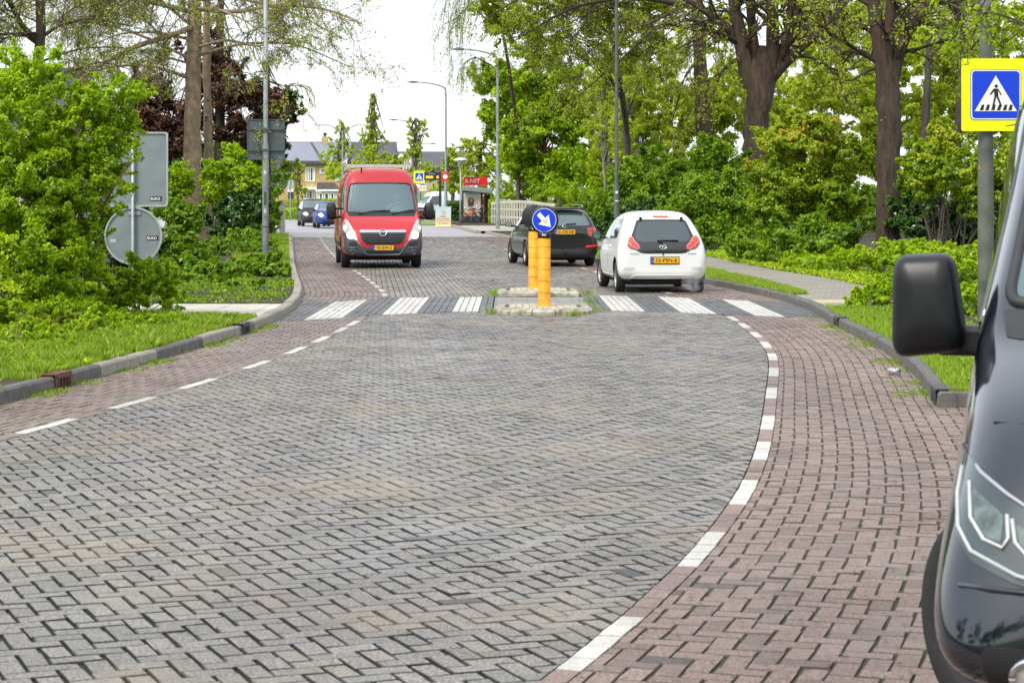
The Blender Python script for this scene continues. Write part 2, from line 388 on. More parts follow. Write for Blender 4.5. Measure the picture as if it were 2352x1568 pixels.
near = lambda x, y: cn(x)-y-.01
beyond = lambda x, y: y-cf(x)-.01
yend = lambda x, y: 91-y
# grey carriageway, laid obliquely in herringbone, in front of and beyond the crossing
r = 46
c_, h_ = herring(-14, 16, 3, 40)
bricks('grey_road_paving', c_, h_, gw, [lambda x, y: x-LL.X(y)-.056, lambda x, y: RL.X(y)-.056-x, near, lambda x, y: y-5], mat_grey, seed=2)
c_, h_ = herring(0, 45, 28, 90)
TH2 = math.radians(4)
gw2 = lambda p, q: (p*math.cos(TH2)-q*math.sin(TH2)-22, p*math.sin(TH2)+q*math.cos(TH2)-2)
c_, h_ = herring(8, 32, 28, 100)
def isl(x, y):      # keep clear of the refuge islands
    return np.maximum(np.maximum(-.2-x, x-1.14), np.maximum(36.2-y, y-37.5))
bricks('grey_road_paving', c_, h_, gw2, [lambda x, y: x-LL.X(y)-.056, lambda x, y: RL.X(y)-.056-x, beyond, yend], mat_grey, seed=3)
# red brick lanes following the bends
def lane(curve, t0, t1, ya, yb):
    q0, q1 = curve.arc(ya), curve.arc(yb); return herring(t0, t1, float(q0), float(q1))
mR = lambda t, q: RL.map(q, t)
mL = lambda t, q: LL.map(q, t)
def lane(curve, t0, t1, ya, yb):
    q0, q1 = curve.arc(ya), curve.arc(yb); return herring(t0, t1, float(q0), float(q1), gx=.0050, gy=.0036)
c_, h_ = lane(RL, 0, 8, 4, 33)
kerbok = lambda x, y: np.where(y < EDGE_S, 12-x, RK.X(y)+.02-x)
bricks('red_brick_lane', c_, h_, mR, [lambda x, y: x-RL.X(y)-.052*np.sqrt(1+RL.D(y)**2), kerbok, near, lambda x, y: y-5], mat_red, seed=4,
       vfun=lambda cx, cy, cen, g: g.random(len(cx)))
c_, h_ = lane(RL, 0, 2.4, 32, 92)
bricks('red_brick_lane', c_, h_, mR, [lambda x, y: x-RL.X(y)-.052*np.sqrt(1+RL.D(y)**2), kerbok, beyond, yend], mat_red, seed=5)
c_, h_ = lane(LL, -3, 0, 5, 32)
klok = lambda x, y: x-LK.X(y)+.02
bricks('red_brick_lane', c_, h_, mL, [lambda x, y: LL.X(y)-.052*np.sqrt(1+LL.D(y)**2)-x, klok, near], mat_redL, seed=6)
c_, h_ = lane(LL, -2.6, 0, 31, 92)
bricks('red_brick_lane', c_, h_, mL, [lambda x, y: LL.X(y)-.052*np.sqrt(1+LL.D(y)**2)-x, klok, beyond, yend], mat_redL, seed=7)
# edge lines: one course of bricks, white and red by turns
def edge_line(curve, whites, ya, yb, half_len, mred, wmat, seed):
    q = np.arange(float(curve.arc(ya)), float(curve.arc(yb)), .2)+.1
    ws = [float(curve.arc(y)) for y in whites]
    isw = np.array([any(abs(a-b) < half_len for b in ws) for a in q])
    mp = lambda t, qq: curve.map(qq, t)
    ok = lambda x, y: np.where((y > cn(x)-.05) & (y < cf(x)+.05), -1., 1.)
    for nm, sel, mt, zz in (('white_edge_line', isw, wmat, .0025), ('edge_line_course', ~isw, mred, .0015)):
        c = np.stack([np.zeros(sel.sum()), q[sel]], 1); h = np.tile([.049, .0985], (len(c), 1))
        cx, cy = mp(c[:, 0], c[:, 1]); k = (cy < cn(cx)-.08) | (cy > cf(cx)+.08)
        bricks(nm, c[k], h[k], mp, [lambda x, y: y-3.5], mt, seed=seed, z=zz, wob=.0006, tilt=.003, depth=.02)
RW = [6.1,8.07,10.04,12.1,14,15.9,18.2,20.45,22.4,24.1,25.9,27.8,29.3]+[37.5,39.6,41.7,43.8,45.9,47.8,50,54,58,62,66,68.6,73.5,79,85]
edge_line(RL, RW, 4.5, 90.5, .5, mat_red, mat_white, 8)
LW = [7.5,9.5,11.5,13.5,15.5,17.3,19.2,21.2,23.2,25.1,26.8,28.2]
edge_line(LL, LW, 5, 34, .5, mat_redL, mat_white, 9)
edge_line(LL, [36.6+1.7*i for i in range(8)]+[52+2.3*i for i in range(17)], 34, 90.5, .46, mat_redL, mat_pale, 10)
# zebra crossing: dark bricks with white bricks five courses wide
ix = np.arange(-36, 50); iy = np.arange(0, 60)
I, J = np.meshgrid(ix, iy); I = I.ravel(); J = J.ravel()
cc = np.stack([(I+.5)*.1, 27+J*.2+.1*((I*7) % 2)+.1], 1)
stripes = [(-2.9, -2.4), (-1.95, -1.45), (-.95, -.45), (1.5, 2.0), (2.5, 3.0), (3.45, 3.95)]
def shear(p, q): return p+.0*q, q
isw = np.zeros(len(cc), bool)
for a, b in stripes: isw |= (cc[:, 0] > a) & (cc[:, 0] < b)
refuge = (cc[:, 0] > -.3) & (cc[:, 0] < 1.2)
for nm, sel, mt, sd in (('crossing_stripes', isw & ~refuge, mat_white, 11), ('crossing_paving', ~isw & ~refuge, mat_dark, 12)):
    hh = np.tile([.0455 if mt is mat_white else .0465, .0975], (sel.sum(), 1))
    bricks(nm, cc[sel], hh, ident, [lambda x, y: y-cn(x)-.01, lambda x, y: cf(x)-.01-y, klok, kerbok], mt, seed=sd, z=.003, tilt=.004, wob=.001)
# sand bed under the bricks
def strip(name, xa, xb, y0, y1, z, mat_, dy=1., dx=None, zf=None):
    ys = np.arange(y0, y1+1e-6, dy); nx = 2 if dx is None else dx
    V = []; F = []
    for y in ys:
        a = float(xa(y)) if callable(xa) else xa; b = float(xb(y)) if callable(xb) else xb
        for k in range(nx):
            x = a+(b-a)*(k/(nx-1))**1.6 if nx > 2 else (a, b)[k]
            V.append((x, y, z if zf is None else z+zf(x, y)))
    for i in range(len(ys)-1):
        for k in range(nx-1): F.append((i*nx+k, i*nx+k+1, (i+1)*nx+k+1, (i+1)*nx+k))
    me = bpy.data.meshes.new(name); me.from_pydata(V, [], F); me.update(); o = link(name, me, None, mat_); o['kind'] = 'structure'; return o
strip('road_bed', lambda y: -15, lambda y: 14, 1, 91.2, -.0125, mat_sand, 5)
mat_sand2 = M('lane_joint_sand', (.05, .042, .032), .95, var=.4, scale=1.3, col2=(.035, .048, .014), bump=.4)
strip('lane_bed', lambda y: RL.X(y), lambda y: 12 if y < EDGE_S else RK.X(y)+.02, 3, 91, -.0065, mat_sand2, 1)
strip('lane_bed', lambda y: LK.X(y), lambda y: LL.X(y), 3, 91, -.0065, mat_sand2, 1)
mat_asph = M('bridge_asphalt', (.25, .235, .245), .42, var=.1, scale=.35, bump=.3, bscale=70, col2=(.32, .305, .315))
strip('bridge_road', lambda y: -14.5 if y < 118 else -75, lambda y: 3 if y < 110 else 40, 91, 182, -.002, mat_asph, 1)
# far ground
mat_far = M('far_grass_ground', (.07, .13, .02), .9, var=.3, scale=.2)
gm = MB(); gm.add([(-900, -200, -.16), (900, -200, -.16), (900, 1500, -.16), (-900, 1500, -.16)], [(0, 1, 2, 3)])
o = gm.build('ground', mat_far); o['kind'] = 'structure'
# worn parking and side road area at the right
strip('side_road', 5.5, 40, 4, EDGE_S+.1, -.006, Mtile('side_road_brick', (.19, .14, .12), (.15, .115, .10), (.05, .05, .035), .2, .1, .5, ms=.008), 2)

# kerbs: concrete blocks one metre long
mat_kerbA = M('kerb_concrete_dark', (.085, .082, .078), .7, var=.25, scale=9, bump=.7, bscale=90, col2=(.15, .145, .13))
mat_kerbB = M('kerb_concrete_light', (.26, .235, .19), .75, var=.2, scale=9, bump=.7, bscale=90, col2=(.34, .31, .26))
def kerb(curve, side, ya, yb, pick, h=.115, wdt=.15, skip=(), name='kerb'):
    q = float(curve.arc(ya)); qe = float(curve.arc(yb)); mb = MB(); rr = random.Random(5); i = 0
    while q < qe:
        L_ = min(1.0, qe-q); g = .008
        if not any(a <= q <= b for a, b in skip):
            hh = h+rr.uniform(-.006, .006); nseg = 2
            ring = []
            for k in range(nseg+1):
                qq = q+g+(L_-2*g)*k/nseg
                row = []
                for t, z in ((0, -.02), (.012, hh-.02), (.03, hh), (wdt, hh-.004), (wdt, -.02)):
                    x, y = curve.map(qq, side*t); row.append((float(x), float(y), z))
                ring.append(row)
            vs = [p for row in ring for p in row]; fs = []
            for k in range(nseg):
                for j in range(4): fs.append((k*5+j, k*5+j+1, k*5+5+j+1, k*5+5+j))
            fs.append(tuple(range(5))); fs.append(tuple(nseg*5+j for j in range(5)))
            mb.add(vs, fs, pick(i, q))
        q += 1.0; i += 1
    o = mb.build(name, [mat_kerbA, mat_kerbB]); o['kind'] = 'structure'
    return o
seqL = {0: 0, 1: 0, 2: 0, 3: 1, 4: 1, 5: 0, 6: 0, 7: 1, 8: 1, 9: 1}
lk0 = float(LK.arc(17.2))
kerb(LK, -1, 5, 93, lambda i, q: (0 if int(q-lk0) in (-12,-11,-10,-9,-8,-7,-6,-5,-4,-3,-2,-1,0,1,4,5,8) else (1 if q < lk0+60 else 1)))
kerb(RK, 1, EDGE_S, 100, lambda i, q: 0 if q < float(RK.arc(60)) else 1)
kb = MB()
for k in range(9): kb.box((3.62+k*1.0+.42, EDGE_S+.075, .05), (.985, .15, .14+.004*(k % 3)))
o = kb.build('kerb', mat_kerbA, bevel=.012); o['kind'] = 'structure'
kerb(Curve([(3, 0), (99, -1.75), (129, -4.2), (150, -6.4)], 6), 1, 99, 149, lambda i, q: 1, h=.13, wdt=.3)

# verges
mat_soil = M('verge_soil', (.045, .027, .016), .95, var=.3, scale=4, bump=1., bscale=25, col2=(.038, .042, .012))
mat_grassbase = M('verge_turf', (.10, .20, .015), .9, var=.3, scale=3, bump=.8, bscale=40, col2=(.17, .30, .02))
path0 = lambda x: cn(x)-.1
strip('verge_ground', lambda y: -70, lambda y: LK.X(y)-.145, 3, 28.2, .095, mat_soil, .5, 10)
strip('verge_ground', lambda y: -70, lambda y: LK.X(y)-.145, 31.4, 93, .095, mat_soil, .5, 10)
mat_slab = Mtile('concrete_slab', (.50, .47, .40), (.46, .43, .37), (.2, .18, .14), .6, 3.2, 0, ms=.008, rough=.7)
strip('pavement', lambda y: -30, lambda y: LK.X(y)-.145, 28.2, 31.4, .105, mat_slab, .4)
strip('verge_ground', lambda y: RK.X(y)+.145, lambda y: 80, EDGE_S+.14, 160, .09, mat_soil, .5, 12)
mat_tile = Mtile('grey_paving_tile', (.22, .20, .165), (.27, .245, .20), (.09, .09, .06), .3, .3, .5, ms=.01, rough=.65)
PW = Curve([(3,6),(30.5,4.9),(33,4.9),(36,5.0),(42,4.8),(46,4.35),(56,3.9),(66,3.2),(86,1.2),(100,-.1)], 8)
strip('pavement', lambda y: PW.X(y) if y > 34.4 else RK.X(y)+.145, lambda y: PW.X(y)+1.5 if y > 34.4 else 5.6+(y-30)*.2, 30.4, 100, .098, mat_tile, .4)
strip('pavement', lambda y: -1.75-(y-99)*.082+.3, lambda y: 4, 99, 118, .12, M('bridge_pavement', (.36, .34, .31), .6, var=.15, scale=2), 1)
tl = MB(); tl.box((4.95, 32.2, .1), (.62, .9, .012), .1); o = tl.build('tactile_paving', M('tactile_yellow', (.42, .36, .22), .7, var=.2, scale=20), bevel=.004); o['kind'] = 'structure'

# refuge island
mat_isl = M('painted_island_kerb', (.50, .48, .39), .75, var=.3, scale=7, bump=.9, bscale=40, col2=(.17, .155, .10))
mat_islt = M('painted_island_top', (.54, .51, .42), .75, var=.2, scale=11, bump=.7, bscale=40, col2=(.30, .275, .20))
def island(name, label, y0, y1, flip):
    w0, w1 = -.26, 1.18; cx = .46
    out = [(-.74, .72), (-.68, .36), (-.50, .07), (-.17, .0), (.17, .0), (.50, .07), (.68, .36), (.74, .72), (.70, 1.34), (-.70, 1.34)]
    sc = (y1-y0)/1.34
    t = thing(name, label, 'traffic island', (cx, y0 if not flip else y1, 0), 0 if not flip else math.pi, None)
    n = len(out); k = MB(); cyo = .75
    # separate kerb stones round the edge
    for i in range(n):
        a, b = Vector(out[i]), Vector(out[(i+1) % n]); a = Vector((a.x, a.y*sc)); b = Vector((b.x, b.y*sc)); e = (b-a).normalized()*.006; a += e; b -= e
        c = Vector((0, cyo*sc)); ai = a.lerp(c, .22); bi = b.lerp(c, .22); am = a.lerp(c, .07); bm_ = b.lerp(c, .07)
        k.add([(a.x, a.y, -.01), (b.x, b.y, -.01), (b.x, b.y, .045), (a.x, a.y, .045), (am.x, am.y, .088), (bm_.x, bm_.y, .088), (ai.x, ai.y, .094), (bi.x, bi.y, .094), (ai.x, ai.y, -.01), (bi.x, bi.y, -.01)],
              [(0, 1, 2, 3), (3, 2, 5, 4), (4, 5, 7, 6), (6, 7, 9, 8), (0, 3, 4, 6, 8), (1, 2, 5, 7, 9)])
    k.build('kerb_ring', mat_isl, t)
    tp = MB(); rr = random.Random(3 if flip else 4)
    for ix in range(-6, 6):
        for iy in range(0, 14):
            x = ix*.1+.05; y = .15+iy*.1*1.0; 
            if y > 1.2*sc: continue
            lim_ = .50 if y > .42 else .50-(.42-y)*1.0
            if abs(x) < lim_: tp.box((x, y, .084+rr.uniform(-.003, .003)), (.094, .094, .03), rr.uniform(-.03, .03))
    tp.build('painted_paving', mat_islt, t, bevel=.006)
    return t
isl1 = island('traffic_island', 'white painted kerbed island half nearest the camera, carrying the front yellow bollard', 30.2, 31.6, False)
isl2 = island('traffic_island', 'white painted kerbed island half beyond the crossing gap, carrying the rear yellow bollard', 36.1, 37.5, True)
strip('refuge_paving', -.28, 1.2, 31.62, 36.08, .006, Mtile('refuge_tile', (.21, .20, .18), (.25, .235, .21), (.07, .07, .05), .5, .3, .5, ms=.008), 1)

# grass, litter
def blades(name, pts, h, w, mat_, seed, lean=.5, vr=(0, 1), kind='stuff', z0=.095):
    rng = np.random.default_rng(seed); n = len(pts); hh = h*rng.uniform(.45, 1.2, n); a = rng.uniform(0, 6.283, n); l = rng.uniform(0, lean, n)*hh
    ex = np.cos(a); ey = np.sin(a); b = rng.uniform(0, 6.283, n); wx = np.cos(b)*w*.5; wy = np.sin(b)*w*.5
    V = np.zeros((n, 4, 3)); z = np.full(n, z0)
    V[:, 0] = np.stack([pts[:, 0]-wx, pts[:, 1]-wy, z-.01], 1); V[:, 1] = np.stack([pts[:, 0]+wx, pts[:, 1]+wy, z-.01], 1)
    V[:, 2] = np.stack([pts[:, 0]+wx*.7+ex*l*.45, pts[:, 1]+wy*.7+ey*l*.45, z+hh*.6], 1); V[:, 3] = np.stack([pts[:, 0]+ex*l, pts[:, 1]+ey*l, z+hh], 1)
    F = np.arange(n*4).reshape(n, 4)
    o = fast_mesh(name, V.reshape(-1, 3), F, rng.uniform(vr[0], vr[1], n), False, mat_)
    return tag(o, kind=kind)
mat_grass = Mleaf('grass_blade', [(0, (.10, .20, .01)), (.5, (.26, .43, .02)), (.9, (.46, .58, .05)), (1, (.50, .46, .16))], .4, .5)
def band(n, ya, yb, xa, xb, seed, pw=1.0):
    rng = np.random.default_rng(seed); y = rng.uniform(ya, yb, n); t = rng.random(n)**pw
    a = xa(y); b = xb(y); return np.stack([a+(b-a)*t, y], 1)
pts = band(80000, 13, 28.2, lambda y: LK.X(y)-.13, lambda y: LK.X(y)-2.0, 20, 1.4)
pn_ = lambda p: np.sin(p[:, 0]*3.1+p[:, 1]*1.7)+np.sin(p[:, 1]*3.9-p[:, 0]*2.3)+.6*np.sin(p[:, 1]*9.1+p[:, 0]*7.)
g1 = pn_(pts); kk = g1 > -1.0
blades('grass', pts[kk & (g1 < .8)], .075, .010, mat_grass, 21)
blades('grass', pts[kk & (g1 >= .8)], .12, .009, mat_grass, 22, 1.0)
o = blades('grass', band(20000, 47, 92, lambda y: LK.X(y)-.14, lambda y: LK.X(y)-1.7, 22), .09, .02, mat_grass, 23)
o = blades('grass', band(60000, EDGE_S+.1, 30.3, lambda y: RK.X(y)+.12, lambda y: RK.X(y)+1.5, 24, 1.3), .06, .012, mat_grass, 25)
o = blades('grass', band(50000, 34.6, 62, lambda y: RK.X(y)+.14, lambda y: np.where(y < 45, PW.X(y), RK.X(y)+1.4)-.05, 26), .07, .016, mat_grass, 27)
for ob in [x for x in bpy.data.objects if x.name.startswith('grass')]: tag(ob, 'short bright green grass along the kerbs', 'grass')
rng = np.random.default_rng(30)
def flakes(name, pts, size, mat_, seed, label, cat):
    rng = np.random.default_rng(seed); n = len(pts); a = rng.uniform(0, 6.283, n); s = size*rng.uniform(.4, 1.3, n); asp = rng.uniform(.25, .8, n)
    tz = rng.uniform(-.25, .25, (n, 2)); V = np.zeros((n, 4, 3))
    for k, (u, v) in enumerate(((-1, 0), (0, -1), (1, 0), (0, 1))):
        dx = u*s*np.cos(a)-v*s*asp*np.sin(a); dy = u*s*np.sin(a)+v*s*asp*np.cos(a)
        V[:, k] = np.stack([pts[:, 0]+dx, pts[:, 1]+dy, pts[:, 2]+.006+np.abs(dx*tz[:, 0]+dy*tz[:, 1])+.25*s], 1)
    o = fast_mesh(name, V.reshape(-1, 3), np.arange(n*4).reshape(n, 4), rng.random(n), False, mat_)
    return tag(o, label, cat, kind='stuff')
def z3(p, z=0.): return np.concatenate([p, np.full((len(p), 1), z)], 1)
mat_lit = Mleaf('fallen_litter', [(0, (.03, .02, .012)), (.5, (.10, .06, .03)), (.8, (.22, .16, .06)), (1, (.25, .30, .04))], .1, .7)
L1 = band(2600, 13, 60, lambda y: LK.X(y)+.02, lambda y: LK.X(y)+.6, 31, 2.2)
L2 = band(2600, 6.5, 30, lambda y: RL.X(y)+.1, lambda y: RL.X(y)+2.2, 32, .8)
L3 = band(1100, 8, 45, lambda y: LL.X(y), lambda y: RL.X(y), 33)
L4 = band(900, 26, 31, lambda y: np.full_like(y, -1.), lambda y: np.full_like(y, 2.2), 34)
flakes('leaf_litter', z3(np.concatenate([L1, L2, L4])), .014, mat_lit, 35, 'scattered brown bud scales and twigs on the paving', 'leaf litter')
flakes('leaf_litter', z3(L3), .009, mat_lit, 36, 'tiny dark crumbs on the grey carriageway', 'leaf litter')
# moss and weeds at the foot of the kerbs and round the island
mo = np.concatenate([band(9000, 13, 28, lambda y: LK.X(y)+.0, lambda y: LK.X(y)+.22, 37, 2.5), band(5000, EDGE_S, 30, lambda y: RK.X(y), lambda y: RK.X(y)-.3, 38, 2.5)])
rr = np.random.default_rng(39); keep = (np.sin(mo[:, 1]*2.1+.7)+np.sin(mo[:, 1]*5.3)+rr.normal(0, .5, len(mo))) > .5; mo = mo[keep]
tag(blades('weeds', mo, .025, .012, mat_grass, 40, 1.5, (0, .7), z0=.0), 'low weeds growing in the kerb joints', 'weeds')
wi = []
for (wx_, wy_) in ((-.28, 37.2), (1.25, 33.9), (.9, 30.1), (1.22, 31.3), (-.3, 30.7), (.5, 37.6), (1.3, 36.6), (-.33, 36.4)):
    wi.append(np.stack([rr.normal(wx_, .07, 60), rr.normal(wy_, .12, 60)], 1))
tag(blades('weeds', np.concatenate(wi), .09, .012, mat_grass, 41, .9, (0, .8), z0=.0), 'grass tufts round the refuge island', 'weeds')
# ------------------------------------------------------------------ street furniture
galv = M('galvanised_steel', (.30, .33, .34), .5, .35, var=.2, scale=5, bump=.15, bscale=30)
polegrey = M('weathered_pole_steel', (.20, .24, .23), .55, .3, var=.3, scale=3.5, col2=(.34, .38, .36), bump=.2, bscale=25)
polegreen = M('dark_green_pole_paint', (.06, .075, .065), .5, .2, var=.3, scale=3, col2=(.12, .13, .11), bump=.2, bscale=25)
signback = M('sign_back_grey', (.20, .24, .25), .55, .2, var=.1, scale=4)
signback_dark = M('sign_back_dark_grey', (.10, .13, .135), .5, .2, var=.15, scale=4)
rimgrey = M('sign_rim', (.42, .45, .42), .45, .4, var=.1)
black = M('black_plastic', (.012, .013, .014), .45, var=.2)
white = M('white_paint', (.78, .78, .76), .45, var=.05)
stickerw = M('white_sticker', (.7, .7, .68), .5, var=.05)
blue = M('sign_blue', (.0, .045, .62), .4, var=.04)
yellowfl = M('fluorescent_yellow', (.80, .84, .0), .45, var=.03)
bollardy = M('bollard_yellow', (.60, .275, .0), .55, var=.22, scale=7, bump=.1)
redm = M('sign_red', (.72, .01, .012), .4, var=.04)
orange_led = Mplain('led_orange', (1, .42, .02), .5, 0, 1.2)

# --- yellow keep-right bollards on the island
def bollard(loc, faces_us, label, group):
    t = thing('traffic_bollard', label, 'bollard', loc, 0, group)
    b = MB(); prof = [(0, 0), (.135, 0), (.13, .012), (.097, .03), (.093, .05)]
    zt = 1.02; z = .05
    while z < zt-.02:
        prof += [(.093, z), (.093, min(zt, z+.155)), (.0885, min(zt, z+.158)), (.0885, min(zt, z+.166)), (.093, min(zt, z+.169))]; z += .169
    prof += [(.093, zt), (0, zt)]
    b.lathe(prof, (0, 0, 0), 28); b.build('sleeve', bollardy, t, True)
    c = MB(); c.lathe([(0, zt), (.099, zt), (.099, zt+.075), (.085, zt+.09), (0, zt+.09)], (0, 0, 0), 28); cp = c.build('cap', black, t, True)
    l = MB(); l.box((-.005, -.100, zt+.045), (.06, .004, .026)); l.build('maker_sticker', stickerw, cp)
    l = MB(); l.box((.0, -.103, zt+.05), (.04, .003, .008)); l.build('maker_sticker_print', redm, cp)
    cz = zt+.09+.17
    k = MB(); k.box((0, 0, zt+.12), (.05, .05, .12)); k.build('bracket', black, t, bevel=.004)
    d = MB(); d.lathe([(0, -.03), (.200, -.03), (.210, -.022), (.212, 0), (.210, .022), (.200, .03), (0, .03)], (0, 0, cz), 48, 'y'); hd = d.build('sign_housing', black, t, True)
    if faces_us:
        f = MB(); f.disc((0, -.0315, cz), .178, 'y', .004, 48); fa = f.build('sign_face', blue, hd)
        rg = MB(); n = 48; vs = []; 
        for kk in range(n):
            a = 2*math.pi*kk/n
            for rr_ in (.170, .177): vs.append((rr_*math.cos(a), -.0348, cz+rr_*math.sin(a)))
        rg.add(vs, [(2*i, 2*i+1, (2*i+3) % (2*n), (2*i+2) % (2*n)) for i in range(n)]); rg.build('white_ring', white, fa)
        # arrow to lower right
        u = Vector((math.sin(math.radians(41)), 0, -math.cos(math.radians(41)))); v_ = Vector((u.z, 0, -u.x))
        u = Vector((.68, 0, -.735)).normalized(); v_ = Vector((.735, 0, .68)).normalized()
        pts = [(-.128, .033), (-.015, .033), (-.015, .105), (.142, .0), (-.015, -.105), (-.015, -.033), (-.128, -.033)]
        # the head is wide: its corners sit up-right and down-left
        vs = [Vector((0, -.0352, cz))+u*a+v_*b for a, b in pts]
        ar = MB(); ar.add([tuple(p) for p in vs], [(0, 1, 5, 6), (2, 3, 4), (1, 2, 4, 5)]); ar.build('white_arrow', white, fa)
        st = MB(); st.disc((.012, -.0375, cz-.012), .028, 'y', .002, 24); sk = st.build('round_sticker', M('gold_sticker', (.5, .4, .12), .5), fa)
        st = MB(); st.disc((.012, -.0392, cz-.012), .022, 'y', .002, 24); st.build('sticker_centre', stickerw, fa)
    return t
p = G(1251, 703, .12)
bollard((p.x+.0, 30.85, .088), True, 'yellow tubular bollard with the blue arrow sign disc facing the camera', 'yellow bollards on the refuge island')
bollard((.385, 37.0, .088), False, 'yellow tubular bollard behind the blue arrow one, showing the black back of its disc', 'yellow bollards on the refuge island')

def pole_mb(h, r0, r1, step=None, n=14):
    m = MB()
    if step: m.lathe([(r0*1.02, 0), (r0, .05), (r0*.98, step-.05), (r1*1.12, step+.05), (r1, h), (0, h)], (0, 0, 0), n)
    else: m.lathe([(r0, 0), (r1, h), (0, h)], (0, 0, 0), n)
    return m
# --- left pole with the back of a rectangular sign
d = 8160/(608-454.); s = FPX/d
base = ((610-1176)*d/FPX, d, .06)
t = thing('lamp_post', 'grey steel pole with stickers at the left kerb, beside a square sign back', 'pole', base)
pm = pole_mb(9.5, .083, .052, 3.0); pl = pm.build('pole', polegrey, t, True)
for (z, c, hgt, n_) in ((2.28, stickerw, .1, 'sticker'), (1.62, M('green_sticker', (.05, .13, .06), .5), .34, 'sticker'), (1.30, stickerw, .11, 'sticker'), (1.14, M('teal_sticker', (.05, .3, .35), .5), .05, 'sticker'), (.9, M('black_band', (.02, .02, .02), .5), .02, 'band')):
    m = MB(); seg = []; 
    a0, a1 = (-2.0, -1.2) if n_ == 'sticker' else (-2.6, -.5)
    for k in range(7):
        a = a0+(a1-a0)*k/6; seg.append((.0855*math.cos(a), .0855*math.sin(a)))
    vs = [(x, y, z-hgt/2) for x, y in seg]+[(x, y, z+hgt/2) for x, y in seg]
    m.add(vs, [(i, i+1, i+8, i+7) for i in range(6)]); m.build(n_, c, pl)
t2 = thing('road_sign', 'dark grey back of a square road sign clamped high on the left steel pole', 'road sign', (base[0]+.02, base[1]-.02, 2.66+.0))
z0, z1 = 0, 1.03
m = MB(); m.prism(rrect(-.50, 0, .455, z1, .05), (0, .13, 0), 'y', .012); pn = m.build('sign_panel', signback_dark, t2)
m = MB()
for (a, b, c_, d_) in ((-.50, .0, .455, .022), (-.50, z1-.022, .455, z1), (-.50, .02, -.48, z1-.02), (.435, .02, .455, z1-.02)): m.box(((a+c_)/2, .115, (b+d_)/2), (c_-a, .02, d_-b))
m.build('rim', signback_dark, pn)
m = MB()
for z in (.25, .78): m.box((-.02, .085, z), (.9, .03, .04)); m.box((-.02, -.075, z), (.2, .02, .05)); m.box((.085, 0, z), (.02, .17, .05)); m.box((-.125, 0, z), (.02, .17, .05))
m.build('clamp', signback_dark, t2)
text_part('lettering', 'CE0', .09, .035, rimgrey, pn, (.34, .1225, .06), (1, 0, 0), (0, 0, 1), .002)

# --- left pair of sign backs on a thin post
d = 34.0; s = FPX/d; X = (305-1176)/s
base = (X, d, .095)
t = thing('sign_post', 'thin pale steel post in the shrubs at the left, carrying two sign backs', 'sign post', base)
m = pole_mb(HC+(454-300)/s-.095, .028, .028); m.build('post', galv, t, True)
def zz(py): return HC-(py-454)/s-base[2]
t = thing('road_sign', 'grey back of a tall rectangular sign above the round one at the left', 'road sign', base)
x0, x1 = (228-305)/s, (385-305)/s
m = MB(); m.prism(rrect(x0, zz(475), x1, zz(303), .05), (0, .06, 0), 'y', .012); pn = m.build('sign_panel', signback, t)
out = rrect(x0, zz(475), x1, zz(303), .05); inn = rrect(x0+.028, zz(475)+.028, x1-.028, zz(303)-.028, .035)
def ringmb(out, inn, y, dep=.03):
    m = MB(); n = len(out)
    vs = [(a, y, b) for a, b in out]+[(a, y, b) for a, b in inn]+[(a, y+dep, b) for a, b in out]+[(a, y+dep, b) for a, b in inn]; fs = []
    for i in range(n):
        j = (i+1) % n; fs += [(i, j, n+j, n+i), (i, 2*n+i, 2*n+j, j), (n+i, n+j, 3*n+j, 3*n+i)]
    return m.add(vs, fs)
ringmb(out, inn, .03).build('rim', rimgrey, pn)
def buko(x, z, y, par):
    m = MB(); m.box((x, y, z), (.19, .004, .075)); l = m.build('maker_label', M('label_black', (.01, .01, .01), .5), par)
    text_part('lettering', 'BUKO', .15, .046, white, l, (x-.008, y-.0035, z), (1, 0, 0), (0, 0, 1), .002, bold=.02)
    m = MB(); m.box((x+.078, y-.0035, z-.018), (.012, .003, .012)); m.build('red_dot', redm, l)
buko((357-305)/s, zz(456.5), .052, pn)
m = MB(); m.box((0, .045, zz(470)), (.16, .02, .05)); m.box((0, .045, zz(320)), (.16, .02, .05)); m.build('clamp', galv, t)
t = thing('road_sign', 'round grey sign back with a white lettered label, below the rectangular one', 'road sign', base)
rr_ = 66.5/s; cz = zz(542); 
m = MB(); m.disc((0, .06, cz), rr_, 'y', .012, 64); pn = m.build('sign_panel', signback, t)
cir = lambda r_, n=64: [(r_*math.cos(2*math.pi*k/n), cz+r_*math.sin(2*math.pi*k/n)) for k in range(n)]
ringmb(cir(rr_), cir(rr_-.028), .03).build('rim', rimgrey, pn)
buko((349-305)/s, zz(547), .052, pn)
m = MB(); m.box(((258-305)/s, .052, zz(553)), (.09, .004, .055)); m.build('paper_label', M('label_pale_blue', (.4, .5, .55), .5), pn)
m = MB(); m.box((.02, .045, zz(490)), (.2, .02, .055)); m.build('clamp', galv, t)

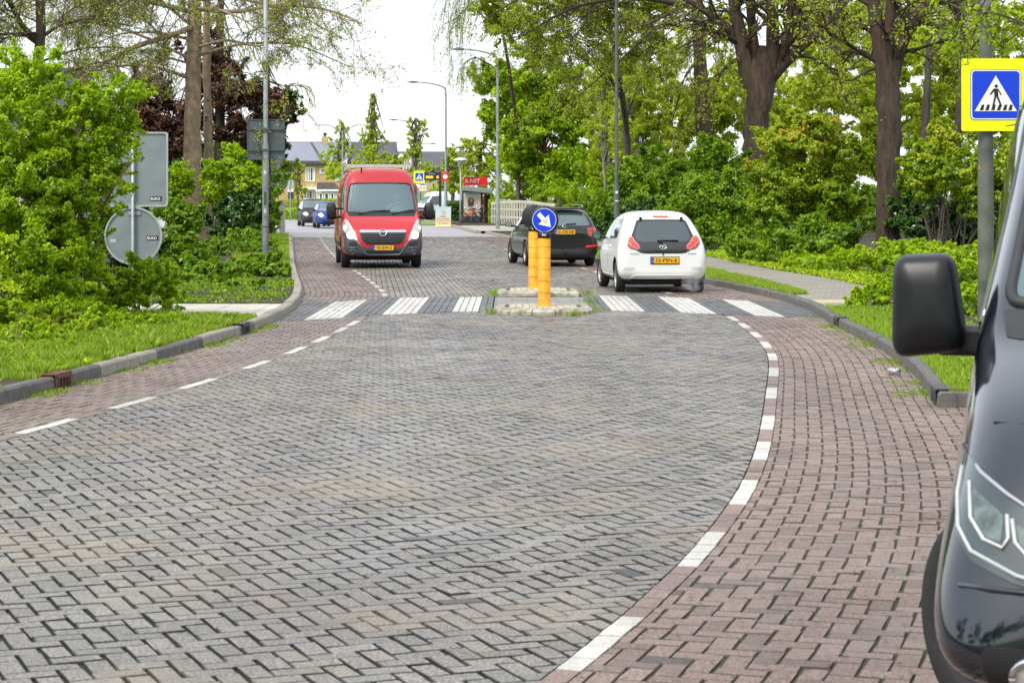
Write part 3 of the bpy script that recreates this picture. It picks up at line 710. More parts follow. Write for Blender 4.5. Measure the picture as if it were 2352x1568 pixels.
# --- pedestrian crossing signs
ped_black = M('pictogram_black', (.012, .012, .012), .5)
def ped_sign(t, w, z0, simple=False, y=-.05):
    """yellow board with a blue square, white triangle and walking figure; local x/z, front at -y"""
    h = w*1.06
    m = MB(); m.prism(rrect(-w/2, z0, w/2, z0+h, .03*w), (0, y, 0), 'y', .012); bd = m.build('yellow_board', yellowfl, t)
    b = w*.37; cz = z0+h*.5
    yy = y-.008
    m = MB(); m.prism(rrect(-b, cz-b, b, cz+b, .06*w), (0, yy, 0), 'y', .003); bl = m.build('blue_panel', blue, bd)
    ringmb(rrect(-b+.008*w, cz-b+.008*w, b-.008*w, cz+b-.008*w, .055*w), rrect(-b+.025*w, cz-b+.025*w, b-.025*w, cz+b-.025*w, .05*w), yy-.004, .001).build('white_border', white, bl)
    T = .31*w; m = MB(); m.prism([(-T, cz-.24*w), (T, cz-.24*w), (0, cz+.28*w)], (0, yy-.004, 0), 'y', .003); tr = m.build('white_triangle', white, bl)
    m = MB(); Y = yy-.008
    def poly(p): m.prism([(a*w, cz+b_*w) for a, b_ in p], (0, Y, 0), 'y', .002)
    m.disc((.005*w, Y, cz+.125*w), .024*w, 'y', .002, 16)
    poly([(-.03, .09), (.03, .09), (.035, -.02), (-.02, -.02)])
    poly([(-.03, .09), (-.012, .07), (-.075, -.005), (-.09, .01)]); poly([(.02, .09), (.04, .08), (.085, .0), (.07, -.008)])
    poly([(-.02, -.02), (.008, -.02), (-.03, -.17), (-.052, -.165)]); poly([(.005, -.02), (.034, -.02), (.09, -.165), (.068, -.175)])
    for k, a in enumerate((-.235, -.155, -.07, .015, .10, .18)): poly([(a, -.225), (a+.05, -.225), (a+.062*.9+.01, -.145), (a+.03, -.145)]) if k not in () else None
    m.build('walking_figure', ped_black, tr)
    return bd
d = 27.0; s = FPX/d
t = thing('lamp_post', 'thick weathered grey pole behind the dark van, carrying the large yellow crossing sign', 'pole', ((2264-1176)/s, d, .09))
m = MB(); zc = 1.7+(454-135)/s-.09
m.lathe([(.104, 0), (.1, 2.0), (.092, 2.9), (.088, zc), (.078, zc+.25), (.078, zc+.62), (.085, zc+.64), (.085, zc+.72), (.06, zc+.75), (.05, 8.2)], (0, 0, 0), 18)
pl = m.build('pole', M('mossy_pole', (.055, .07, .06), .6, .1, var=.3, scale=3, col2=(.16, .17, .14), bump=.3), t, True)
m = MB(); m.box((-.088, -.03, 2.0), (.012, .06, .06)); m.build('orange_tag', M('orange_tag', (.7, .2, .02), .5), pl)
t = thing('crossing_sign', 'large yellow and blue pedestrian crossing sign half hidden by the dark van', 'road sign', ((2281-1176)/s, d-.06, 0))
ped_sign(t, .88, HC-(304-454)/s-.01+.02, y=-.08)
m = MB(); m.box((-.13, 0.02, 3.0), (.35, .04, .05)); m.box((-.13, 0.02, 2.75), (.35, .04, .05)); m.build('clamp', galv, t)
# --- far crossing sign, triangle and panel on the lamp post
d = 172.; s = FPX/d
t = thing('crossing_sign', 'small far yellow and blue pedestrian crossing sign beside the red van', 'road sign', ((963-1176)/s, d, 0))
ped_sign(t, 26/s, HC+(454-420.5)/s)
m = MB(); m.tube([(.0, 0, -.1), (.0, 0, HC+(454-396)/s)], .05); m.build('post', galv, t)
t = thing('give_way_sign', 'white triangular give way sign with red rim below the far yellow sign', 'road sign', ((961-1176)/s, d-.06, 0))
zt = HC+(454-421)/s; m = MB(); m.prism([(-.32, zt), (.32, zt), (0, zt-.55)], (0, 0, 0), 'y', .01); rd = m.build('red_rim', redm, t)
m = MB(); m.prism([(-.22, zt-.06), (.22, zt-.06), (0, zt-.43)], (0, -.008, 0), 'y', .004); m.build('white_field', white, rd)
t = thing('notice_board', 'small white board with blue header behind the red van mirror', 'sign', ((976-1176)/s, d-4, 0))
z1 = HC+(454-422)/s; m = MB(); m.prism([(-.27, z1-.62), (.27, z1-.58), (.27, z1), (-.27, z1-.02)], (0, 0, 0), 'y', .02); bd = m.build('board', white, t)
m = MB(); m.box((0, -.014, z1-.09), (.44, .004, .1)); m.build('blue_header', blue, bd)
m = MB(); [m.box((x, -.014, z1-.36), (.14, .004, .22)) for x in (-.11, .11)]; m.build('yellow_print', M('print_yellow', (.7, .45, .1), .5), bd)
m = MB(); m.tube([(0, .02, -.1), (0, .02, z1)], .025); m.build('post', galv, t)

# --- curved arm street lamps
def lamp(px, ybase_d, ytop, label, armlen=2.6, left=True, r=.085, group='curved arm street lamps along the right kerb'):
    d = ybase_d; s = FPX/d; H = HC+(454-ytop)/s
    t = thing('street_lamp', label, 'street lamp', ((px-1176)/s, d, 0.05), 0, group)
    m = MB(); m.lathe([(r*1.25, 0), (r*1.2, 2.6), (r*.85, 2.75), (r*.7, H-.9)], (0, 0, 0), 12); m.build('pole', polegrey, t, True)
    sg = -1 if left else 1
    pts = [(0, 0, H-.92), (0, 0, H-.6), (sg*.05, 0, H-.42), (sg*.22, 0, H-.27), (sg*.5, 0, H-.18), (sg*armlen*.45, 0, H-.05), (sg*armlen*.66, 0, H+.0), (sg*armlen*.75, 0, H)]
    m = MB(); m.tube(pts, [r*.68, r*.66, r*.62, r*.6, r*.55, r*.5, r*.45, r*.45], 8); m.build('arm', polegrey, t, True)
    m = MB(); x0 = sg*armlen*.72; x1 = sg*armlen
    m.add([(x0, -.06, H-.04), (x0, .06, H-.04), (x0, .05, H+.06), (x0, -.05, H+.06), ((x0+x1)/2, -.13, H-.05), ((x0+x1)/2, .13, H-.05), ((x0+x1)/2, .10, H+.09), ((x0+x1)/2, -.10, H+.09), (x1, -.07, H-.01), (x1, .07, H-.01), (x1, .05, H+.03), (x1, -.05, H+.03)],
          [(0, 1, 2, 3), (0, 4, 5, 1), (1, 5, 6, 2), (2, 6, 7, 3), (3, 7, 4, 0), (4, 8, 9, 5), (5, 9, 10, 6), (6, 10, 11, 7), (7, 11, 8, 4), (8, 11, 10, 9)])
    m.build('lamp_head', M('lamp_head_grey', (.09, .10, .10), .4, .2), t, bevel=.01)
    return t
lamp(1143, 105, 116, 'tallest curved arm street lamp, beside the white bridge railing', 2.35)
lamp(1024, 136, 191, 'second curved arm street lamp, behind the dark bus information sign', 2.55)
lamp(958, 200, 277, 'farthest curved arm street lamp, rising behind the small yellow crossing sign', 2.7)
# twin arm lamp
d = 150.; s = FPX/d; H = HC+(454-300)/s
t = thing('street_lamp', 'slender lamp with two upward slanting arms, in front of the yellow brick houses', 'street lamp', ((787-1176)/s, d, 0))
m = MB(); m.lathe([(.1, 0), (.09, 3), (.05, H)], (0, 0, 0), 10); m.build('pole', polegrey, t, True)
m = MB(); m.tube([(0, 0, H-.1), (-.4, 0, H+.12), (-1.0, 0, H+.4), (-1.2, 0, H+.4)], .035, 6); m.tube([(0, 0, H-.1), (.4, 0, H+.15), (1.15, 0, H+.45)], .035, 6); m.build('arm', polegrey, t, True)
for sg in (-1, 1):
    m = MB(); m.box((sg*1.6, 0, H+.42), (.8, .3, .13), taper=.85); m.build('lamp_head', M('lamp_head_pale', (.45, .45, .38), .5), t, bevel=.02)
# far twin lamp head beyond second tree
d = 205.; s = FPX/d; H = HC+(454-330)/s
t = thing('street_lamp', 'distant thin lamp with a level crossbar, right of the farthest curved lamp', 'street lamp', ((966-1176)/s, d, 0))
m = MB(); m.tube([(0, 0, 0), (0, 0, H)], [.09, .05], 8); m.build('pole', polegrey, t, True)
m = MB(); m.box((.1, 0, H), (2.0, .08, .06)); m.build('arm', polegrey, t)
for sg in (-1, 1): m = MB(); m.box((.1+sg*1.15, 0, H-.02), (.5, .25, .1), taper=.8); m.build('lamp_head', MATS['lamp_head_grey'], t)
# tall pole right of centre
d = 70.; s = FPX/d
t = thing('street_lamp', 'tall dark stepped lamp pole rising behind the white hatchback past the top edge', 'street lamp', ((1416-1176)/s, d, .05))
m = MB(); m.lathe([(.092, 0), (.09, 2.0), (.062, 2.12), (.05, 9.1)], (0, 0, 0), 12); pl = m.build('pole', polegreen, t, True)
m = MB(); m.tube([(0, 0, 9.0), (0, 0, 9.3), (-.2, 0, 9.6), (-1.2, 0, 9.9)], .045, 8); m.build('arm', polegreen, t, True)
m = MB(); m.box((-1.6, 0, 9.9), (.8, .25, .1), taper=.8); m.build('lamp_head', MATS['lamp_head_grey'], t)
m = MB(); m.disc((.0, -.093, HC+(454-445)/s), .05, 'y', .004, 16); m.build('round_sticker', stickerw, pl)
m = MB(); m.box((0, -.092, HC+(454-465)/s), (.1, .006, .04)); m.build('paper_sticker', stickerw, pl)
# globe lamp
d = 134.; s = FPX/d; H = HC+(454-376)/s
t = thing('street_lamp', 'low lamp with a pale mushroom shaped head left of the bus shelter', 'street lamp', ((1058-1176)/s, d, 0))
m = MB(); m.tube([(0, 0, 0), (0, 0, 1), (0, 0, H)], [.09, .06, .05], 10); m.build('pole', galv, t, True)
m = MB(); m.lathe([(.07, H-.02), (.20, H+.10), (.46, H+.2), (.46, H+.24), (.25, H+.36), (0, H+.39)], (.0, 0, 0), 24); m.build('lamp_head', M('globe_lamp', (.62, .66, .64), .3), t, True)
# --- bus information display
d = 125.; s = FPX/d; bx = (1011-1176)/s
t = thing('bus_stop_sign', 'dark post with a bus departure display and a red flag panel', 'bus stop sign', (bx, d, 0))
dk = M('anthracite_metal', (.03, .036, .04), .4, .2)
Z = lambda py: HC+(454-py)/s
m = MB(); m.box((0, 0, Z(394)/2), (.15, .15, Z(394))); m.build('post', dk, t, bevel=.01)
m = MB(); m.box(((975-1011)/2/s-.02, -.02, (Z(395)+Z(414))/2), (36/s, .12, 19/s)); bd = m.build('display_board', dk, t, bevel=.01)
text_part('lettering', 'Dijkstraat', .42, .07, white, bd, (-.52, -.085, Z(399.5)), (1, 0, 0), (0, 0, 1), .004)
m = MB()
for k, (a, b) in enumerate(((-.85, -.42), (-.22, -.08))):
    for r_ in range(2): m.box(((a+b)/2, -.083, Z(405.5+r_*3)), (b-a, .006, .05))
m.build('departure_text', orange_led, bd)
m = MB(); m.box((.29, -.02, (Z(394)+Z(416))/2), (.40, .1, 22/s)); rf = m.build('red_flag', redm, t, bevel=.01)
m = MB(); m.disc((.31, -.075, Z(406)), .135, 'y', .006, 24); m.build('white_disc', white, rf)
text_part('lettering', 'R-net', .22, .05, white, rf, (.27, -.075, Z(397)), (1, 0, 0), (0, 0, 1), .004)
# --- bus shelter
d = 134.; s = FPX/d; bx = (1085-1176)/s
t = thing('bus_shelter', 'dark bus shelter with a red lettered sign on its roof and a lit poster panel', 'bus shelter', (bx, d, 0))
Z = lambda py: HC+(454-py)/s
XX = lambda px: (px-1085)/s
m = MB(); m.box((XX(1085), 0, Z(477)), (48/s, .22, 78/s)); ap = m.build('poster_case', dk, t, bevel=.01)
m = MB(); m.box((XX(1084.5), -.115, Z(470)), (39/s, .01, 54/s)); po = m.build('poster', M('poster_tan', (.50, .42, .36), .5, col2=(.58, .50, .44), scale=.8), ap)
m = MB(); m.box((XX(1084.5), -.122, Z(447)), (39/s, .006, 9/s)); m.build('poster_header', M('poster_pale_blue', (.55, .63, .65), .5), po)
text_part('lettering', 'ORANJE KERNEN', 33/s, .11, M('poster_grey_ink', (.2, .25, .28), .5), po, (XX(1084.5), -.13, Z(447)), (1, 0, 0), (0, 0, 1), .004)
m = MB(); m.box((XX(1080), -.122, Z(493)), (30/s, .006, 7/s)); m.build('poster_footer', M('poster_orange', (.6, .18, .08), .5), po)
m = MB(); m.prism(bezier_round([(-.18, -.32), (-.22, .05), (-.12, .28), (.08, .3), (.2, .1), (.16, -.3)], .3), (XX(1082), -.124, Z(464)), 'y', .006); hb = m.build('poster_hair', M('poster_hair_brown', (.10, .05, .035), .5), po)
m = MB(); m.prism(bezier_round([(-.07, -.13), (-.11, .05), (-.05, .15), (.07, .15), (.11, .05), (.05, -.14)], .3), (XX(1082.5), -.130, Z(460)), 'y', .006); m.prism(bezier_round([(-.32, -.25), (-.15, .0), (.15, .0), (.32, -.25)], .25), (XX(1084), -.123, Z(477)), 'y', .005); m.build('poster_skin', M('poster_skin', (.42, .24, .17), .5), hb)
m = MB(); m.box((XX(1092), .8, Z(416)), (55/s, .12, 19/s)); rs = m.build('roof_sign', redm, t, bevel=.01)
text_part('lettering', 'R-NET', 33/s, 9/s, white, rs, (XX(1085), .73, Z(415.5)), (1, 0, 0), (0, 0, 1), .01)
m = MB()
pr = [(-.7, .0), (-.6, .22), (.1, .30), (1.6, .12), (1.6, .02), (.1, .14)]
x0, x1 = XX(1062), XX(1131)
vs = [(x0, a, Z(438)+b) for a, b in pr]+[(x1, a+.5, Z(444)+b) for a, b in pr]; n = len(pr)
m.add(vs, [tuple(range(n)), tuple(range(2*n-1, n-1, -1))]+[(i, i+n, (i+1) % n+n, (i+1) % n) for i in range(n)]); m.build('roof', M('shelter_roof', (.22, .25, .23), .5, .3), t)
m = MB(); m.box((XX(1113), .3, Z(475)), (.10, .1, Z(444)-.0)); m.build('red_post', redm, t)
m = MB(); m.box((XX(1120), .9, Z(480)), (11/s, .08, 66/s)); m.box((XX(1095), 1.45, Z(480)), (.08, .08, 70/s)); m.build('side_wall', dk, t)
# --- poster stand by the road
d = 8160/(521.5-454); s = FPX/d
t = thing('advert_board', 'free standing pale blue and yellow poster board at the far kerb', 'poster', ((1018-1176)/s, d, 0))
m = MB(); m.prism(rrect(-.45, .06, .45, 1.18, .02), (0, 0, 0), 'y', .06); bd = m.build('board', M('poster_sky', (.35, .58, .66), .5, col2=(.62, .70, .66), scale=1.2), t)
m = MB(); m.box((0, -.036, .34), (.86, .006, .52)); m.build('warm_panel', M('poster_warm', (.72, .52, .28), .5, col2=(.75, .62, .45), scale=2), bd)
m = MB(); m.box((-.33, -.040, .14), (.2, .006, .14)); m.box((.36, -.040, .14), (.14, .006, .14)); m.build('yellow_corner', M('poster_yellow', (.8, .6, .04), .5), bd)
for k, (tx, w_, z_) in enumerate((('Lekker', .4, .62), ('fris in de lente', .66, .48), ('kom je ook', .7, .36), ('dit weekend', .55, .22))):
    text_part('lettering', tx, w_, .085, M('poster_brown_ink', (.10, .03, .025), .5), bd, (0, -.042, z_), (1, 0, 0), (0, 0, 1), .004)
m = MB(); m.disc((.02, -.037, .86), .15, 'y', .008, 20, ry=.13); m.build('pale_circle', M('poster_peach', (.6, .45, .38), .5), bd)
m = MB(); m.box((0, .12, .06), (.9, .5, .06)); m.build('foot', white, t)
# --- white slatted bridge railing on the right
concrete = M('pale_concrete', (.52, .50, .42), .7, var=.12, scale=4, bump=.3, bscale=30)
pf = [(-1.28, 125.5), (-.55, 121.8), (.15, 118.2), (.85, 113.5), (1.5, 108.), (2.1, 102.)]
t = thing('bridge_railing', 'cream slatted bridge railing curving behind the black estate car', 'railing', (pf[0][0], pf[0][1], .12))
def alongf(u):
    q = u*(len(pf)-1); i = min(int(q), len(pf)-2); f = q-i
    return Vector((pf[i][0]*(1-f)+pf[i+1][0]*f-pf[0][0], pf[i][1]*(1-f)+pf[i+1][1]*f-pf[0][1], 0))
topz = lambda u: 1.30+.13*math.sin(math.pi*min(1, u*1.1))
N_ = 24
for k in range(N_):
    u = (k+.5)/N_; p_ = alongf(u); m = MB(); m.box((p_.x, p_.y, topz(u)/2), (.085, .5, topz(u)-.06)); m.build('slat', concrete, t)
m = MB()
for k in range(16):
    a, b = alongf(k/16), alongf((k+1)/16)
    za, zb_ = topz(k/16), topz((k+1)/16)
    m.add([(a.x, a.y-.22, za), (b.x, b.y-.22, zb_), (b.x, b.y+.22, zb_), (a.x, a.y+.22, za), (a.x, a.y-.22, za-.14), (b.x, b.y-.22, zb_-.14), (b.x, b.y+.22, zb_-.14), (a.x, a.y+.22, za-.14)],
          [(0, 1, 2, 3), (7, 6, 5, 4), (0, 4, 5, 1), (3, 2, 6, 7)])
m.build('handrail', concrete, t)
for zc in (.42, .86):
    m = MB()
    for k in range(16):
        a, b = alongf(k/16), alongf((k+1)/16)
        m.add([(a.x, a.y-.30, zc), (b.x, b.y-.30, zc), (b.x, b.y-.30, zc+.09), (a.x, a.y-.30, zc+.09), (a.x, a.y-.24, zc), (b.x, b.y-.24, zc), (b.x, b.y-.24, zc+.09), (a.x, a.y-.24, zc+.09)], [(0, 1, 2, 3), (4, 5, 6, 7), (3, 2, 6, 7), (0, 1, 5, 4)])
    m.build('rail', concrete, t)
# left bridge post and railing
d = 95.; s = FPX/d
t = thing('bridge_railing', 'pale concrete end post and rail of the left bridge parapet beside the hedge', 'railing', ((648.5-1176)/s, d, 0))
m = MB(); m.box((0, 0, .76), (.24, .24, 1.52)); m.build('end_post', concrete, t, bevel=.015)
m = MB(); m.box((0, 0, 1.47), (.34, .30, .14)); m.build('post_cap', concrete, t, bevel=.015)
m = MB(); m.box((-.9, 1.6, 1.44), (2.0, .12, .1), -.9); m.box((-.9, 1.6, .8), (2.0, .1, .1), -.9); m.build('rail', concrete, t)
# small sign backs on the far left
d = 112.; s = FPX/d
t = thing('road_sign', 'round grey sign back on a thin post left of the pale bridge post', 'road sign', ((639-1176)/s, d, 0))
Z = lambda py: HC+(454-py)/s
m = MB(); m.disc((.06, 0, Z(419)), .47, 'y', .02, 32); m.build('sign_panel', signback_dark, t)
m = MB(); m.tube([(0, -.04, 0), (0, -.04, Z(385))], .035, 8); m.build('post', galv, t)
t = thing('road_sign', 'triangular sign back with a red edge above the round sign back at the bridge', 'road sign', ((641-1176)/s, d+.2, 0))
m = MB(); m.prism(bezier_round([(-.42, Z(392)), (.5, Z(392)), (.04, Z(366))], .08), (0, 0, 0), 'y', .02); p_ = m.build('sign_panel', signback_dark, t)
m = MB(); m.tube([(.5, -.02, Z(392)), (.06, -.02, Z(366))], .022, 6); m.build('red_edge', redm, p_)
d = 150.; s = FPX/d
t = thing('road_sign', 'pale grey square sign back on a post before the yellow brick house', 'road sign', ((667-1176)/s, d, 0))
Z = lambda py: HC+(454-py)/s
m = MB(); m.prism(rrect(-9/s, Z(433), 9/s, Z(414), .04), (0, 0, 0), 'y', .02); m.build('sign_panel', M('pale_sign_back', (.36, .42, .45), .5), t)
m = MB(); m.tube([(0, -.03, 0), (0, -.03, Z(414))], .035, 8); m.build('post', galv, t)
# --- kerb drains
rust = M('rusty_iron', (.10, .035, .02), .7, var=.4, scale=20, col2=(.16, .07, .045), bump=.5)
iron = M('dark_cast_iron', (.05, .05, .05), .6, var=.3, scale=20)
def drain(curve, side, y, mat_, label, w=.42):
    q = float(curve.arc(y)); x0, y0 = curve.map(q, 0); x1, y1 = curve.map(q+.1, 0); a = math.atan2(-(x1-x0), (y1-y0))
    t = thing('kerb_drain', label, 'drain', (float(x0), float(y0), 0), a, 'cast iron gully grates set in the kerbs')
    m = MB(); m.box((side*.09, 0, .128), (.20, w, .016)); m.box((side*-.004, 0, .105), (.016, w, .036)); [m.box((side*-.004, e*(w/2-.02), .05), (.016, .04, .13)) for e in (-1, 1)]; m.build('frame', mat_, t, bevel=.004)
    m = MB(); [m.box((side*-.004, -w/2+.085+k*(w-.17)/3, .047), (.012, .02, .085)) for k in range(4)]; m.build('bars', mat_, t)
    m = MB(); m.box((side*.003, 0, .055), (.004, w-.06, .1)); m.build('inlet', M('inlet_dark', (.005, .005, .005), .9), t)
drain(LK, -1, 8160/(889-454)+.0, rust, 'rusty brown kerb gully grate, nearest on the left kerb')
drain(LK, -1, 26.2, iron, 'small dark gully grate in the left kerb just before the crossing')
drain(RK, 1, 27.6, iron, 'dark gully inlet in the right kerb near the crossing')
drain(RK, 1, 17.35, iron, 'dark gully inlet at the corner where the right kerb turns')
# crumpled can at the right kerb
p_ = G(2078, 862)
t = MB(); rr = random.Random(8)
t.lathe([(0, 0), (.03, .004), (.034, .02), (.029, .05), (.035, .08), (.028, .11), (.024, .118), (0, .118)], (0, 0, .034), 12, 'y', R=Matrix.Rotation(.9, 3, 'Z'))
t.v = [(x+rr.uniform(-.006, .006), y+rr.uniform(-.006, .006), max(.002, z+rr.uniform(-.007, .007))) for x, y, z in t.v]
o = t.build('crushed_can', M('can_aluminium', (.55, .55, .56), .3, .9, var=.3, scale=40), None); o.location = (p_.x-.05, p_.y, 0); tag(o, 'crushed silver can lying at the foot of the right kerb', 'can')

# ------------------------------------------------------------------ houses
brickY = Mtile('yellow_brick', (.46, .31, .115), (.54, .37, .15), (.42, .33, .19), .22, .065, .5, plane='xz', ms=.006)
slate = M('slate_roof', (.06, .062, .07), .45, var=.25, scale=2.5)
solar = M('solar_panel', (.19, .205, .26), .35, var=.08, scale=2)
glassw = M('window_glass', (.06, .075, .08), .08, var=.2, scale=.7)
d = 225.; s = FPX/d
XW = lambda px: (px-1176)*d/FPX
Z = lambda py: HC+(454-py)/s
hx = XW(735)
h = thing('terraced_house', 'yellow brick house with grey solar roof, chimney and small porch, beyond the bridge', 'house', (hx, d, -.16))
ox = lambda px: XW(px)-hx
Zz = lambda py: Z(py)+.16
m = MB(); m.box((ox(735), 5, Zz(373)/2), (XW(900)-XW(570), 10, Zz(373))); m.build('wall', brickY, h)
m = MB(); e = Zz(374); rdg = Zz(323); xl, xr = ox(564), ox(905)
m.add([(xl, -.5, e), (xr, -.5, e), (xr, 5, rdg), (xl, 5, rdg), (xl, 10.5, e), (xr, 10.5, e)], [(0, 1, 2, 3), (3, 2, 5, 4), (0, 3, 4), (1, 5, 2), (0, 4, 5, 1)]); rf = m.build('roof', slate, h)
m = MB(); ny = Vector((0, -(rdg-e), 5.5)).normalized()*.06
def roofp(px, f): return Vector((ox(px), -.5+5.5*f, e+(rdg-e)*f))+ny
for poly_ in ([(640, .06), (736, .06), (702, .94), (640, .94)], [(744, .06), (800, .06), (800, .94), (708, .94)]):
    m.add([tuple(roofp(a, f)) for a, f in poly_], [(0, 1, 2, 3)])
m.build('solar_panels', solar, rf)
m = MB(); m.box((ox(737), 5, Zz(318)), (14/s, .7, 14/s)); ch = m.build('chimney', brickY, rf)
m = MB(); m.lathe([(.12, Zz(311)), (.12, Zz(308)), (.22, Zz(306)), (.2, Zz(302))], (ox(737), 5, 0), 10); m.build('chimney_cowl', iron, ch)
m = MB(); m.box((ox(735), -.52, Zz(376)), (XW(900)-XW(570), .1, .22)); m.build('gutter', M('gutter_dark', (.05, .05, .05), .5), h)
def window(par, a, b, c, dd, split=(0.5,), off=-.03, curtain=True):
    """pixel box (left, top, right, bottom) on the house front"""
    x0, x1, z1, z0 = ox(a), ox(c), Zz(b), Zz(dd)
    ringmb([(x0, z0), (x1, z0), (x1, z1), (x0, z1)], [(x0+.12, z0+.12), (x1-.12, z0+.12), (x1-.12, z1-.12), (x0+.12, z1-.12)], off-.06, .1)
    m = ringmb([(x0, z0), (x1, z0), (x1, z1), (x0, z1)], [(x0+.11, z0+.11), (x1-.11, z0+.11), (x1-.11, z1-.11), (x0+.11, z1-.11)], off-.06, .1)
    for f in split: m.box((x0+(x1-x0)*f, off-.03, (z0+z1)/2), (.09, .06, z1-z0-.2))
    w_ = m.build('window', white, par)
    m = MB(); m.box(((x0+x1)/2, off-.008, (z0+z1)/2), (x1-x0-.1, .02, z1-z0-.1)); m.build('pane', glassw, w_)
    if curtain:
        m = MB(); m.box((x0+(x1-x0)*.28, off-.022, (z0+z1)/2), (.22, .006, z1-z0-.24)); m.box((x0+(x1-x0)*.8, off-.022, (z0+z1)/2), (.2, .006, z1-z0-.24)); m.build('curtain', M('curtain_white', (.6, .6, .58), .8), w_)
window(h, 702, 384, 724, 417); window(h, 734, 387, 748, 399, ()); window(h, 659, 387, 672, 398, ())
window(h, 697, 437, 723, 458, (.5,)); window(h, 770, 386, 792, 416)
window(h, 593, 386, 615, 416); window(h, 588, 437, 612, 459)
m = MB(); m.box((ox(711), -.35, Zz(432.5)), (36/s, .7, 6/s)); m.build('canopy', white, h)
m = MB(); m.box((ox(668), -.02, Zz(458)), (12/s, .1, 34/s)); dr = m.build('door', M('door_navy', (.02, .03, .06), .4), h); m = MB(); m.box((ox(668), -.05, Zz(438)), (14/s, .1, 6/s)); m.build('door_fanlight', white, dr)
pw = M('porch_render', (.62, .58, .50), .7)
m = MB(); m.box((ox(754), -1.1, Zz(436)/2), (48/s, 2.2, Zz(436))); pc = m.build('porch', pw, h)
m = MB(); x0, x1 = ox(727), ox(783)
m.add([(x0+.1, .0, Zz(419)), (ox(768), .0, Zz(419)), (x1+.2, -2.5, Zz(436)), (x0-.1+.7, -2.5, Zz(436)), (x0, 0, Zz(436)), (x1, 0, Zz(436))], [(0, 1, 2, 3), (0, 3, 4), (1, 5, 2)]); m.build('porch_roof', slate, pc)
m = MB(); m.box((ox(756), -2.45, Zz(437.5)), (54/s, .12, .2)); m.build('fascia', white, pc)
ww = lambda a, b, c, dd: window(pc, a, b, c, dd, (), off=-2.22, curtain=False)
ww(737, 443, 746, 470); ww(749, 443, 760, 472); ww(763, 443, 772, 478)
# second house row with a dark roof and skylight
d2 = 240.; s2 = FPX/d2
h2 = thing('terraced_house', 'row of houses with a long dark roof and a bright skylight, behind the bus sign', 'house', ((960-1176)/s2, d2, -.16))
o2 = lambda px: (px-960)/s2
Z2 = lambda py: HC+(454-py)/s2+.16
m = MB(); m.box((0, 5, Z2(385)/2), (230/s2, 10, Z2(385))); m.build('wall', M('beige_wall', (.45, .38, .28), .8), h2)
m = MB(); e, rdg = Z2(385), Z2(346); xl, xr = o2(842), o2(1078)
m.add([(xl, -.5, e), (xr, -.5, e), (xr, 5, rdg), (xl, 5, rdg), (xl, 10.5, e), (xr, 10.5, e)], [(0, 1, 2, 3), (3, 2, 5, 4), (0, 3, 4), (1, 5, 2)]); rf = m.build('roof', slate, h2)
m = MB(); f0, f1 = .55, .8
m.add([(o2(909), -.5+5.5*f0, e+(rdg-e)*f0+.08), (o2(921), -.5+5.5*f0, e+(rdg-e)*f0+.08), (o2(927), -.5+5.5*f1, e+(rdg-e)*f1+.08), (o2(915), -.5+5.5*f1, e+(rdg-e)*f1+.08)], [(0, 1, 2, 3)]); m.build('skylight', M('skylight_glass', (.75, .78, .8), .2), rf)
m = MB(); m.box((o2(945), 5, Z2(341)), (14/s2, .8, 14/s2)); m.build('chimney', brickY, rf)
for x in (880, 930, 990, 1030): m = MB(); m.box((o2(x), -.03, Z2(400)), (16/s2, .1, 20/s2)); m.build('window', glassw, h2)
# third gable between them
h3 = thing('terraced_house', 'house with a pale gable and dark roof half hidden by the poplars', 'house', ((840-1176)/s2, 252, -.16))
m = MB(); m.box((0, 4, Z2(380)/2), (90/s2, 8, Z2(380))); m.build('wall', M('pale_gable', (.55, .53, .47), .8), h3)
m = MB(); m.add([(-50/s2, -.4, Z2(383)), (50/s2, -.4, Z2(383)), (50/s2, 4, Z2(336)), (-20/s2, 4, Z2(336)), (-50/s2, 8.4, Z2(383)), (50/s2, 8.4, Z2(383))], [(0, 1, 2, 3), (3, 2, 5, 4), (0, 3, 4), (1, 5, 2)]); m.build('roof', slate, h3)
# house glimpsed through the left shrubs
h4 = thing('terraced_house', 'pale house glimpsed through the bright shrub at the far left', 'house', (-21.0, 75, 0))
m = MB(); m.box((0, 4, 2.3), (9, 8, 4.6)); m.build('wall', M('cream_wall', (.52, .47, .40), .8), h4)
m = MB(); m.add([(-4.8, -.4, 4.6), (4.8, -.4, 4.6), (4.8, 4, 6.6), (-4.8, 4, 6.6), (-4.8, 8.4, 4.6), (4.8, 8.4, 4.6)], [(0, 1, 2, 3), (3, 2, 5, 4), (0, 3, 4), (1, 5, 2)]); m.build('roof', slate, h4)
for x in (-2.5, 0, 2.5):
    for z in (1.5, 3.6): m = MB(); m.box((x, -.03, z), (1.2, .06, 1.2)); m.build('window', glassw, h4)
# ------------------------------------------------------------------ vehicles
def paint(name, col, rough=.28, metal=.0, coat=.8, var=.03): return M(name, col, rough, metal, var=var, scale=3, coat=coat, bump=.02, bscale=5)
tyre_m = M('tyre_rubber', (.016, .016, .017), .75, var=.3, scale=12, bump=.3)
rim_m = M('alloy_rim', (.42, .43, .45), .3, .8, var=.1)
under = M('underbody_black', (.008, .008, .009), .8, var=.2)
autoglass = M('car_glass', (.018, .035, .038), .03, 0, var=.3, scale=1.5, spec=1.0, coat=1)
autoglass2 = M('car_glass_pale', (.06, .10, .105), .05, 0, var=.3, scale=1.2, spec=1., coat=1)
trim = M('dark_trim', (.022, .024, .026), .5, var=.2)
bumperg = M('grey_bumper_plastic', (.045, .05, .055), .55, var=.15, bump=.2, bscale=120)
chrome = M('chrome', (.6, .61, .62), .12, 1., var=.03)
platey = M('plate_yellow', (.80, .42, .0), .45, var=.03)
